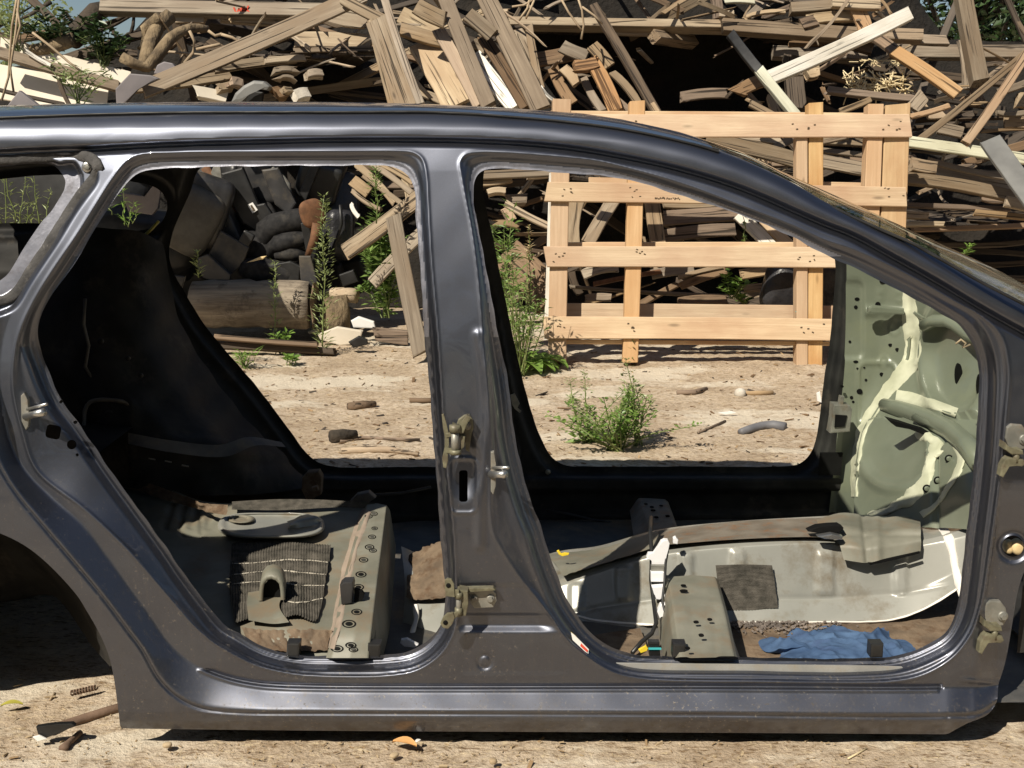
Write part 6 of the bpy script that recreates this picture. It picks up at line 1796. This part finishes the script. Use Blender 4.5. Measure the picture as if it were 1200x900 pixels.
panel([(350,300),(364,300),(372,330),(364,340),(352,328)], 8.1, 'plastic_grey', 'small grey trim flap standing behind the log end')
panel([(201,322),(217,324),(211,342)], 8.0, 'plastic_grey', 'triangular grey scrap at the far rear pillar')
panel([(288,308),(304,301),(312,300),(308,304),(298,306)], 8.02, 'plug_tan', 'small orange foam edge on the seat pile', .02, 'foam_strip', 'foam')
dk = tag(rbox('rusty_disc', U(366, 250, 8.15), (.17, .06, .19), rotm(0, -15, 25), M['rust'], None, .7), 'rusty orange metal dish behind the tall weed', 'metal part')
tube('strut', [U(x, y, 8.13) for x, y in [(372,262),(368,280),(360,300)]], [.035,.028,.018], M['rust'], dk, 10)
panel([(350,225),(366,190),(374,196),(358,236)], 8.5, 'rubber_black', 'black channel strip leaning at the top of the seat pile', .04, 'channel_strip', 'strip')
for k, (x, y, w, h_, m, lb) in enumerate([(312,212,.26,.30,'plastic_grey','dark seat base seen at the top of the seat pile'), (375,210,.30,.28,'rubber_black','black lump of trim at the top of the seat pile right of the bent tube'), (220,320,.44,.24,'rubber_black','black plastic lump at the foot of the seat pile beside the log'), (300,325,.5,.2,'rubber_black','black foam block right behind the log'), (420,318,.26,.3,'rubber_black','black trim lump under the sloping grey plank'), (395,322,.22,.26,'rubber_black','black trim lump behind the stump'), (270,218,.3,.3,'rubber_black','black trim lump behind the seat with the sticker'), (356,275,.28,.3,'rubber_black','black trim lump behind the rusty dish')]):
    tag(rbox('trim_lump', U(x, y, 8.75 if k > 1 else 8.65), (w, .3, h_), rotm(10*k, 17*k, 5*k), M[m], None, .25, lump=.12, seed=k), lb, 'trim')
panel([(397,322),(414,316),(420,330),(402,336)], 8.2, 'rubber_black', 'black broken bumper piece behind the stump', .05)
# the pieces seen through the far rear quarter opening
panel([(142,226),(160,228),(170,232),(183,212),(190,214),(186,228),(185,244),(178,252),(150,248)], 8.2, 'plastic_mauve', 'dull grey torn fender liner behind the quarter window', .04)
tag(rbox('trim_lump', U(60, 240, 9.0), (1.5, .5, .9), rotm(0, 5, 0), M['rubber_black'], None, .6, lump=.25, seed=31), 'black heap of trim behind the rear quarter window', 'trim')
tag(rbox('trim_lump', U(170, 285, 8.6), (.9, .5, .5), rotm(0, 5, 0), M['rubber_black'], None, .6, lump=.25, seed=35), 'black trim heap hidden behind the far rear pillar', 'trim')
bn = loft('added_shade_panel', [[(-3.6,6.75,1.36),(-2.9,6.75,1.40),(-2.10,6.75,1.36)], [(-3.6,7.3,1.42),(-2.9,7.3,1.47),(-2.12,7.3,1.42)], [(-3.6,8.1,1.44),(-2.9,8.1,1.48),(-2.3,8.1,1.44)]], M['rubber_black'], None, 20, 12, world_rows=True)  # added out of sight to cast shade on the log and seats
tag(bn, 'unseen black panel added above the seat pile to shade the log', 'panel')
# plastics between roof edge and the long grey plank
panel([(135,104),(152,86),(176,88),(186,92),(160,104),(145,122),(136,122)], 8.4, 'plastic_mauve', 'mauve grey fender liner at the foot of the long sloping plank', .06)
panel([(180,86),(184,76),(192,72),(202,74),(208,82),(196,90)], 8.72, 'plastic_mauve', 'round mauve grey plastic cap behind the fender liner', .05)
panel([(8,124),(22,106),(30,112),(48,126)], 7.9, 'plastic_mauve', 'grey pointed plastic fin just above the roof at far left', .05)
panel([(270,120),(275,109),(285,100),(297,94),(309,95),(316,101),(313,106),(300,103),(289,108),(283,120)], 8.1, 'silver_panel', 'curved grey plastic hood standing just above the roof', .10, 'plastic_hood', 'hood', .02)
panel([(284,112),(296,106),(308,108),(306,122),(284,122)], 8.2, 'rubber_black', 'black hollow part under the curved grey hood', .05, 'plastic_part', 'part')
for (x, y, w, h_, m, lb) in [(248,112,34,13,'pale_sheet','white crumpled scrap just above the roof'), (262,103,16,9,'wood_grey','grey cube offcut on the white crumpled scrap'), (277,98,12,10,'wood_orange','orange tipped block above the roof'), (354,112,14,13,'stone','grey triangular stone chunk above the roof edge'), (336,107,8,7,'wood_grey','small grey offcut in the hollow above the roof'), (333,84,20,7,'wood_grey','grey offcut hanging in the hollow under the long plank'), (336,94,20,4,'wood_grey','thin grey offcut in the hollow under the long plank'), (368,88,16,9,'wood_pale','pale bent offcut in the dark hollow'), (327,110,9,16,'wood_brown','brown stub standing above the roof beside the silver bowl')]:
    a = rf.gauss(0, .15)
    plank_w('offcut', U(x-w/2, y-a*w/2, 8.15), U(x+w/2, y+a*w/2, 8.2), h_*mpp(8.2), .06, m, Vector((0, -1, .4)), lb, 'offcut', ragged=.03)
# black rubbish bag behind the pallet and bits on the ground
tag(rbox('rubbish_bag', U(916, 338, 7.75), (.22, .2, .34), rotm(0, 10, 0), M['bag_black'], None, .6, lump=.35, seed=4), 'shiny black rubbish bag behind the right pallet post', 'bag')
tag(rbox('rubbish_bag', U(972, 330, 7.75), (.20, .2, .30), rotm(0, -10, 0), M['bag_black'], None, .6, lump=.35, seed=14), 'black rubbish bag right of the right pallet post, half hidden by the car', 'bag')
panel([(372,392),(395,383),(425,388),(420,403),(398,405),(375,398)], 7.9, 'pale_sheet', 'white grey flat slab lying at the foot of the stump', .03, 'slab', 'slab')
panel([(411,376),(420,371),(438,377),(440,385),(414,384)], 8.0, 'label_white', 'white bent plastic scrap right of the stump', .03, 'plastic_scrap', 'scrap')
panel([(408,401),(420,394),(430,398),(431,404),(414,408)], 7.6, 'rubber_black', 'black plastic scrap on the ground right of the stump', .03, 'plastic_scrap', 'scrap')
panel([(436,384),(478,388),(478,405),(440,400)], 7.85, 'wood_brown', 'low brown board edge left of the tall standing plank', .04, 'board', 'board')
panel([(360,388),(388,381),(390,383),(362,392)], 8.0, 'steel_dull', 'thin bright strip of metal by the stump', .01, 'metal_strip', 'strip')
def gthing(name, pts, r, mat, label, cat, sides=8):
    W = []
    for x, y in pts:
        p = G(x, y, 0); W.append((p[0], p[1], gz(p[0], p[1]) + (r if not hasattr(r, '__len__') else r[0])*.8))
    return tag(tube(name, W, r, M[mat], None, sides), label, cat)
gthing('grip_handle', [(868,509),(880,505),(893,501.5),(906,501),(920,503)], [.016,.02,.02,.024,.024], 'plastic_light', 'bent grey rubber handle on the ground in front of the pallet', 'handle', 10)
gthing('stick', [(793,463),(812,463),(828,459)], [.012,.016,.010], 'wood_brown', 'short thick brown stick on the ground below the pallet', 'stick')
gthing('stick', [(872,464),(890,464),(906,464)], [.012,.014,.012], 'wood_tan', 'pale straight stick beside the white pebble', 'stick')
gthing('stick', [(818,510),(832,502),(850,494)], .006, 'wood_brown', 'thin brown stick lying aslant near the rubber handle', 'stick', 6)
gthing('stick', [(408,478),(425,476),(440,474)], [.02,.024,.014], 'wood_brown', 'brown bark strip on the pale patch of ground behind the rear door', 'stick')
gthing('stick', [(480,471),(495,471),(510,471)], .014, 'wood_brown', 'dark stick at the left edge of the centre pillar', 'stick')
gthing('stick', [(398,519),(425,514),(450,516),(492,517)], .009, 'wood_brown', 'long thin stick on the ground, farther of two behind the rear door', 'stick', 6)
gthing('stick', [(400,532),(430,530),(455,531),(490,535)], [.014,.018,.016,.008], 'wood_tan', 'long bark strip on the ground, nearer of two behind the rear door', 'stick', 6)
gthing('stick', [(388,519),(402,517),(418,515)], [.03,.03,.02], 'bark_dark', 'dark rotten bark lump behind the rear door', 'stick')
tag(rbox('pebble', G(867, 461, .02), (.06, .06, .055), rotm(0, 0, 0), M['stone'], None, .9, lump=.2), 'round pale stone on the ground before the pallet', 'stone')
panel([(842,484),(858,482),(863,484),(850,486)], float(G(850, 485, .01)[1]), 'label_white', 'thin white scrap on the ground in front of the pallet', .01, 'plastic_scrap', 'scrap', .001)
panel([(957,461),(961,459),(963,472),(958,470)], float(G(960, 472, .01)[1]), 'label_white', 'white scrap standing beside the far front pillar', .01, 'plastic_scrap', 'scrap', .001)
tag(rbox('pebble', G(817, 556, .03), (.05, .04, .035), rotm(0, 0, 0), M['stone'], None, .8, lump=.2), 'pale grey lump of stone in the shadow right behind the far sill', 'stone')

# foreground bits
gthing('iron_pipe', [(57,855),(75,848),(100,840),(125,832),(160,822)], [.011,.011,.011,.011,.011], 'rust_dark', 'brown iron pipe lying on the ground under the rear wheel arch', 'pipe', 12)
gthing('rusty_bolt', [(74,876),(80,869),(94,857)], [.011,.007,.007], 'rust_dark', 'short rusty bolt on the ground below the rubber scrap', 'bolt', 10)
panel([(42,852),(62,849),(84,848),(88,851),(72,858),(52,866),(44,860)], float(G(62, 860, .012)[1]), 'rubber_black', 'torn dark rubber scrap at the end of the iron pipe', .012, 'rubber_scrap', 'scrap', .002)
panel([(38,864),(46,862),(54,866),(44,869)], float(G(46, 867, .006)[1]), 'label_white', 'white paper scrap beside the torn rubber', .004, 'paper_scrap', 'scrap', .001)
sp_ = bmesh.new()
pts = []
for t in np.linspace(0, 1, 90):
    b = G(83 + 30*t, 811 - 7*t, .012)
    a = t*9*2*math.pi
    pts.append((b[0] + .002*math.cos(a), b[1] + .005*math.cos(a), b[2] - .003 + .006*math.sin(a)))
tube_bm(sp_, pts, .0022, 6)
tag(from_bm('coil_spring', sp_, M['rust_dark'], None, True), 'small rusty coil spring on the ground under the rear wheel arch', 'spring')
gthing('stick', [(58,816),(61,812),(64,808)], .003, 'twig', 'tiny twig beside the coil spring', 'twig', 5)
def leaf_thing(px, py, L, W_, mat, label, curl=.35, rot=0):
    p = V(G(px, py, 0)); vs, fs = [], []
    for i in range(7):
        t = i/6
        w = W_*math.sin(math.pi*min(max(t, .04), .97))**.7
        for s in (-1, 0, 1):
            vs.append((L*(t-.5), w*s*.5, L*curl*(.25-(t-.5)**2)*1.6 + abs(s)*W_*.18 + .006))
    for i in range(6):
        for s in (0, 1): fs.append((i*3+s, (i+1)*3+s, (i+1)*3+s+1, i*3+s+1))
    R = Matrix.Translation(p) @ Matrix.Rotation(rot, 4, 'Z')
    return tag(mesh('dry_leaf', [R @ Vector(v) for v in vs], fs, M[mat], None, True), label, 'leaf')
leaf_thing(474, 876, .058, .030, 'dry_leaf', 'curled orange dry leaf on the ground in front of the sill', rot=-.35)
leaf_thing(14, 830, .05, .022, 'yellow_dim', 'yellow green leaf at the left edge under the wheel arch', rot=.2)
leaf_thing(490, 872, .018, .010, 'label_white', 'pale seed husk beside the curled orange leaf', rot=.9)
gthing('straw', [(994,884),(1005,878),(1016,872)], .0022, 'straw', 'dry straw on the ground in front of the sill on the right', 'straw', 5)
for (x, y, w) in ((196,870,.022), (578,893,.012), (460,884,.018), (602,877,.016), (1045,886,.02)):
    pass
tag(rbox('pebble', G(196, 873, .004), (.022, .016, .012), rotm(0, 0, 20), M['grit_earth'], None, .8, lump=.3, seed=2), 'pale pebble at the left end of the sill', 'stone')
tag(rbox('pebble', G(462, 885, .003), (.02, .015, .009), rotm(0, 0, 50), M['grit_earth'], None, .8, lump=.3, seed=5), 'grey pebble below the curled orange leaf', 'stone')
tag(rbox('pebble', G(578, 892, .006), (.016, .014, .012), rotm(0, 0, 10), M['grit_earth'], None, .8, lump=.3, seed=6), 'whitish pebble at the lower middle', 'stone')
# ================================================================== weeds
def leaf_quad(vs, fs, base, d, nrm, L, W_):
    d = d.normalized(); s = d.cross(nrm)
    if s.length < 1e-3: s = Vector((1, 0, 0))
    s.normalize(); n = s.cross(d)
    i = len(vs)
    vs += [base, base + d*L*.45 + s*W_*.5 + n*L*.03, base + d*L - n*L*.10, base + d*L*.45 - s*W_*.5 + n*L*.03]
    fs.append((i, i+1, i+2, i+3))

def weed(name, base, height, label, cat='weed', kind='spire', seed=0, lean=(0, 0), mat='leaf_mid', dens=1.0, width=.12, group=None, leafl=.05, leafw=.012, stem_r=.005):
    r = random.Random(seed)
    b = V(base)
    root = empty(name, b, label, cat, group)
    top = b + Vector((lean[0], lean[1], height))
    pts = [b + (top-b)*t + Vector((r.gauss(0, .008), r.gauss(0, .008), 0))*(1 if 0 < t < 1 else 0) for t in np.linspace(0, 1, 7)]
    tube('stem', pts, list(np.interp(np.linspace(0, 1, 7), [0, 1], [stem_r, stem_r*.3])), M['stem_green'], root, 6)
    vs, fs = [], []
    n = int(height*260*dens)
    for i in range(n):
        t = r.random()**.85
        p = pts[0] + (pts[-1]-pts[0])*t
        a = r.uniform(0, 2*math.pi)
        if kind == 'spire':
            sp = width*(1 - .75*t)*(.35+.65*min(1, t*5))
            up = r.uniform(.3, 1.1)
            d = Vector((math.cos(a), math.sin(a), up))
            st = p + Vector((math.cos(a), math.sin(a), .6))*sp*r.uniform(0, .55)
            leaf_quad(vs, fs, st, d, Vector((0, 0, 1)), leafl*r.uniform(.6, 1.3)*(1.1-.5*t), leafw*r.uniform(.7, 1.3))
        elif kind == 'sparse':
            d = Vector((math.cos(a), math.sin(a), r.uniform(.1, .9)))
            leaf_quad(vs, fs, p, d, Vector((0, 0, 1)), leafl*r.uniform(.5, 1.3)*(1.2-.7*t), leafw*r.uniform(.7, 1.4))
    mesh('leaves', vs, fs, M[mat], root)
    return root

def bush(name, base, h, w, label, seed, n=900, mat='leaf_mid', leafl=.03, leafw=.016, stems=14, cat='weed', spires=0):
    r = random.Random(seed); b = V(base)
    root = empty(name, b, label, cat)
    bm = bmesh.new(); vs, fs = [], []
    for k in range(stems):
        a = r.uniform(0, 2*math.pi); sp = w*r.uniform(.1, 1.0)
        hh = h*r.uniform(.45, 1.0)*(1.25 - .6*sp/w)
        tip = b + Vector((math.cos(a)*sp, math.sin(a)*sp*.8, hh))
        mid = b + (tip-b)*.5 + Vector((r.gauss(0, .02), r.gauss(0, .02), h*.08))
        tube_bm(bm, [b + Vector((r.gauss(0, .015), r.gauss(0, .015), 0)), mid, tip], [.004, .003, .0012], 5)
        for i in range(n//stems):
            t = r.random()**.6
            p = (b*(1-t)**2 + mid*2*t*(1-t) + tip*t*t)
            aa = r.uniform(0, 2*math.pi); rad = .05*h*(1.4-t)*2
            d = Vector((math.cos(aa), math.sin(aa), r.uniform(-.1, .9)))
            leaf_quad(vs, fs, p + d*r.uniform(0, rad), d, Vector((r.gauss(0, .3), r.gauss(0, .3), 1)), leafl*r.uniform(.5, 1.3), leafw*r.uniform(.6, 1.3))
    from_bm('stems', bm, M['stem_green'], root)
    mesh('leaves', vs, fs, M[mat], root)
    return root

# centre weed on the bare ground seen through the front door opening
bush('weed', G(722, 528), .24, .38, 'low bushy green weed growing alone on the bare ground, seen through the front door opening', 5, 1300, 'leaf_bright', .024, .012, 34)
bush('weed', G(748, 522), .44, .11, 'taller feathery shoot at the right of the low bushy weed', 6, 600, 'leaf_seed', .024, .010, 8)
bush('weed', G(690, 518), .30, .22, 'pale feathery weed at the left of the low bushy weed', 16, 800, 'leaf_seed', .022, .008, 9)
bush('weed', G(683, 519), .07, .08, 'small broad leaved plant at the left foot of the low bushy weed', 7, 26, 'leaf_mid', .06, .035, 6)
# weeds left of the pallet
bush('weed', G(612, 440), .75, .22, 'dense tall green weeds left of the pallet foot', 8, 620, 'leaf_mid', .042, .014, 24)
bush('weed', G(592, 425), 1.0, .16, 'slim tall weed behind the far centre pillar', 9, 700, 'leaf_mid', .06, .018, 10)
def docks(base, label, seed):
    r = random.Random(seed); b = V(base)
    root = empty('dock_plant', b, label, 'plant')
    for k in range(11):
        a = 2*math.pi*k/11 + r.gauss(0, .2); L = r.uniform(.14, .22); W_ = L*.5
        vs, fs = [], []
        dx = Vector((math.cos(a), math.sin(a)*.8, 0)); sx = Vector((-math.sin(a), math.cos(a), 0))
        for i in range(6):
            t = i/5
            c = b + dx*L*t + Vector((0, 0, .03 + L*(.7*t - .75*t*t)*1.3))
            w = W_*math.sin(math.pi*min(.97, max(.08, t)))**.8
            for s in (-1, 0, 1): vs.append(c + sx*w*.5*s + Vector((0, 0, abs(s)*W_*.12)))
        for i in range(5):
            for s in (0, 1): fs.append((i*3+s, (i+1)*3+s, (i+1)*3+s+1, i*3+s+1))
        mesh('leaf', vs, fs, M['leaf_bright'], root, True)
docks(G(632, 432), 'broad leaved dock plant at the left foot of the pallet', 3)
docks(G(615, 436), 'second broad leaved dock plant under the tall weeds left of the pallet', 5)
weed('weed', U(578, 350, 7.5), .45, 'thin leafy spire at the left edge of the front door opening', seed=12, mat='leaf_mid', width=.06)
weed('dry_weed', U(620, 305, 7.6), .22, 'pale dry seed spire left of the pallet', seed=13, mat='straw', kind='sparse', dens=1.0, leafl=.045, leafw=.008)
weed('dry_weed', U(622, 375, 7.4), .42, 'pale dry grass stalk in front of the brown panel', seed=14, mat='leaf_seed', kind='sparse', dens=.5, leafl=.07, leafw=.006)
# weeds in front of the seats
gp = lambda x, y: G(x, y)
weed('weed', gp(378, 417), .99, 'tallest green spire weed rising in front of the rusty dish', seed=20, mat='leaf_seed', width=.17, dens=1.6, leafl=.05, leafw=.010, lean=(.04, 0))
weed('weed', gp(322, 410), .57, 'thin green weed with seed heads in front of the log', seed=21, mat='leaf_seed', width=.10, dens=.7, leafl=.045, leafw=.012, lean=(.02, 0))
bush('weed', gp(328, 415), .18, .10, 'small leafy weed at the foot of the thin weed before the log', 22, 60, 'leaf_bright', .05, .028, 7)
bush('weed', gp(286, 432), .12, .09, 'bright grass tuft at the edge of the pale ground behind the rear door', 23, 90, 'leaf_bright', .08, .008, 10)
bush('weed', gp(340, 428), .12, .07, 'little round leaved seedling on the ground before the log', 24, 40, 'leaf_bright', .05, .03, 5)
bush('weed', U(452, 372, 8.1), .62, .20, 'leafy green weed growing behind the tall standing plank', 25, 700, 'leaf_mid', .06, .032, 14)
bush('weed', U(447, 312, 8.2), .34, .20, 'dark green weed under the sloping grey plank', 26, 500, 'leaf_mid', .07, .022, 12)
weed('weed', U(441, 262, 7.75), .42, 'green spire in front of the small slatted frame', seed=27, mat='leaf_mid', width=.09, dens=1.2, leafl=.05, leafw=.012)
weed('weed', U(233, 325, 7.6), .16, 'short green shoot beside the trim tray at the log', seed=28, mat='leaf_seed', width=.05, dens=1.0)
bush('weed', U(858, 350, 7.75), .17, .12, 'bright leafy sprig growing behind the pallet', 29, 90, 'leaf_bright', .05, .035, 7)
bush('weed', U(872, 356, 7.8), .10, .10, 'small green tuft beside the black bag behind the pallet', 30, 50, 'leaf_bright', .05, .03, 6)
weed('weed', U(741, 424, 7.2), .16, 'tiny seedling at the foot of the second pallet post', seed=31, mat='leaf_seed', kind='sparse', dens=.6)
weed('weed', U(1126, 304, 7.4), .09, 'green leaf sprig just above the windscreen edge', seed=32, mat='leaf_bright', width=.03, dens=.8, leafl=.06, leafw=.02, lean=(.05, 0))
weed('vine', U(872, 290, 7.9), .26, 'thin green vine hanging beside the white board behind the pallet', seed=33, mat='leaf_mid', kind='sparse', dens=.35, leafl=.04, leafw=.03, cat='vine')
bush('weed', U(95, 122, 7.6), .34, .22, 'pale leafy weed in front of the lower pale sheet at far left', 34, 160, 'leaf_seed', .06, .02, 9)
# stalks behind the rear quarter window
for k, (x, y, h_, lx) in enumerate([(6,270,.42,.02), (18,268,.55,-.04), (22,270,.30,.06), (36,268,.24,.0), (47,268,.36,-.03), (52,262,.20,.05), (2,262,.3,-.05), (30,268,.18,.08)]):
    weed('tall_grass', U(x, y, 6.9), h_, 'thin flowering grass stalk behind the rear quarter window', 'grass', seed=40+k, mat='leaf_seed', kind='sparse', dens=.30, leafl=.06, leafw=.008, lean=(lx, 0), group='grass stalks behind the quarter window', stem_r=.004)
for k, (x, y, h_, lx) in enumerate([(146,264,.2,.0), (150,266,.14,.04), (131,252,.12,-.02), (155,262,.10,.03)]):
    weed('tall_grass', U(x, y, 6.6), h_, 'green grass blade behind the upper corner of the rear door opening', 'grass', seed=60+k, mat='leaf_bright', kind='sparse', dens=.4, leafl=.08, leafw=.007, lean=(lx, 0), group='grass blades behind the rear door corner', stem_r=.003)

bush('brush', U(122, 78, 9.0), .34, .24, 'dark leafy brush behind the bent branch at the upper left', 71, 380, 'leaf_dark', .07, .035, 26, cat='brush')
bush('brush', U(70, 60, 9.1), .30, .40, 'dark leafy brush under the black trunk at the upper left', 72, 700, 'leaf_dark', .06, .03, 20, cat='brush')
bush('brush', U(20, 60, 8.9), .45, .30, 'light leafy brush at the upper left corner of the pile', 73, 300, 'leaf_seed', .05, .025, 16, cat='brush')
# ================================================================== trees behind the pile
def tree(base, h, crown_c, crown_r, label, seed, n=5200, leafs=.12, clumps=46, mat='leaf_dark'):
    r = random.Random(seed); b = Vector(base)
    root = empty('tree', b, label, 'tree')
    bm = bmesh.new()
    cc = Vector(crown_c)
    tube_bm(bm, [b, b + (cc-b)*.35 + Vector((r.gauss(0, .1), 0, 0)), b + (cc-b)*.7, cc + Vector((0, 0, crown_r[2]*.4))], [.22, .18, .13, .05], 9)
    cl = []
    for k in range(clumps):
        while True:
            v = Vector((r.uniform(-1, 1), r.uniform(-1, 1), r.uniform(-1, 1)))
            if v.length < 1: break
        p = cc + Vector((v.x*crown_r[0], v.y*crown_r[1], v.z*crown_r[2]))
        cl.append(p)
        if k % 3 == 0:
            o = b + (cc-b)*r.uniform(.4, .9)
            tube_bm(bm, [o, (o+p)/2 + Vector((0, 0, -.1)), p], [.06, .04, .012], 5)
    from_bm('trunk', bm, M['bark_dark'], root, True)
    vs, fs = [], []
    for i in range(n):
        p = r.choice(cl); s = r.uniform(.35, .75)
        q = p + Vector((r.gauss(0, s*.55), r.gauss(0, s*.55), r.gauss(0, s*.42)))
        d = Vector((r.gauss(0, 1), r.gauss(0, 1), r.gauss(-.3, .6)))
        leaf_quad(vs, fs, q, d, Vector((r.gauss(0, 1), r.gauss(0, 1), 1)), leafs*r.uniform(.6, 1.4), leafs*.55*r.uniform(.6, 1.3))
    mesh('crown', vs, fs, M[mat], root)
tree((7.4, 19, 0), 6, (7.0, 19, 3.7), (2.6, 1.8, 1.9), 'dense dark green tree behind the right end of the pile', 1, 9000, .15, 60)
tree((10.6, 20, 0), 6, (9.6, 20, 3.5), (2.4, 1.8, 2.0), 'dark green tree at the right edge behind the pile', 2, 7000, .15, 52)
tree((4.6, 21, 0), 6, (5.0, 21, 4.2), (2.0, 1.8, 1.7), 'dark green tree right of the middle, mostly hidden by the pile', 3, 4500, .15, 36)
tree((-9.4, 20, 0), 6, (-8.9, 20, 3.4), (1.6, 1.6, 1.7), 'light leafed tree at the upper left corner behind the pile', 4, 2200, .13, 34, 'leaf_seed')
tree((-13.5, 22, 0), 6, (-13, 22, 3.4), (2.4, 1.8, 2.2), 'green tree far left outside the pile', 6, 4000, .15, 40)

# unseen trees added behind the camera to darken paint reflections and block sky
def unseen_tree_screen():
    r = random.Random(77); vs, fs = [], []
    for k in range(40):
        c = Vector((-20 + 1.1*k + r.gauss(0, .4), -5.2 + r.gauss(0, .5), 0)); h = r.uniform(5.2, 6.6); w = r.uniform(1.2, 1.8)
        for i in range(260):
            t = r.random()**.8
            p = c + Vector((r.gauss(0, w*.5), r.gauss(0, w*.3), .2 + t*h))
            if p.z > 1.3*(1.2 - p.y): continue          # keeps its shade off the car
            if p.y > -2.5: continue
            leaf_quad(vs, fs, p, Vector((r.gauss(0, 1), r.gauss(0, 1), r.gauss(0, 1))), Vector((r.gauss(0, 1), r.gauss(0, 1), 1)), r.uniform(.3, .6), r.uniform(.2, .4))
    o = mesh('unseen_tree_screen', vs, fs, M['leaf_dark'])
    o['kind'] = 'stuff'
unseen_tree_screen()
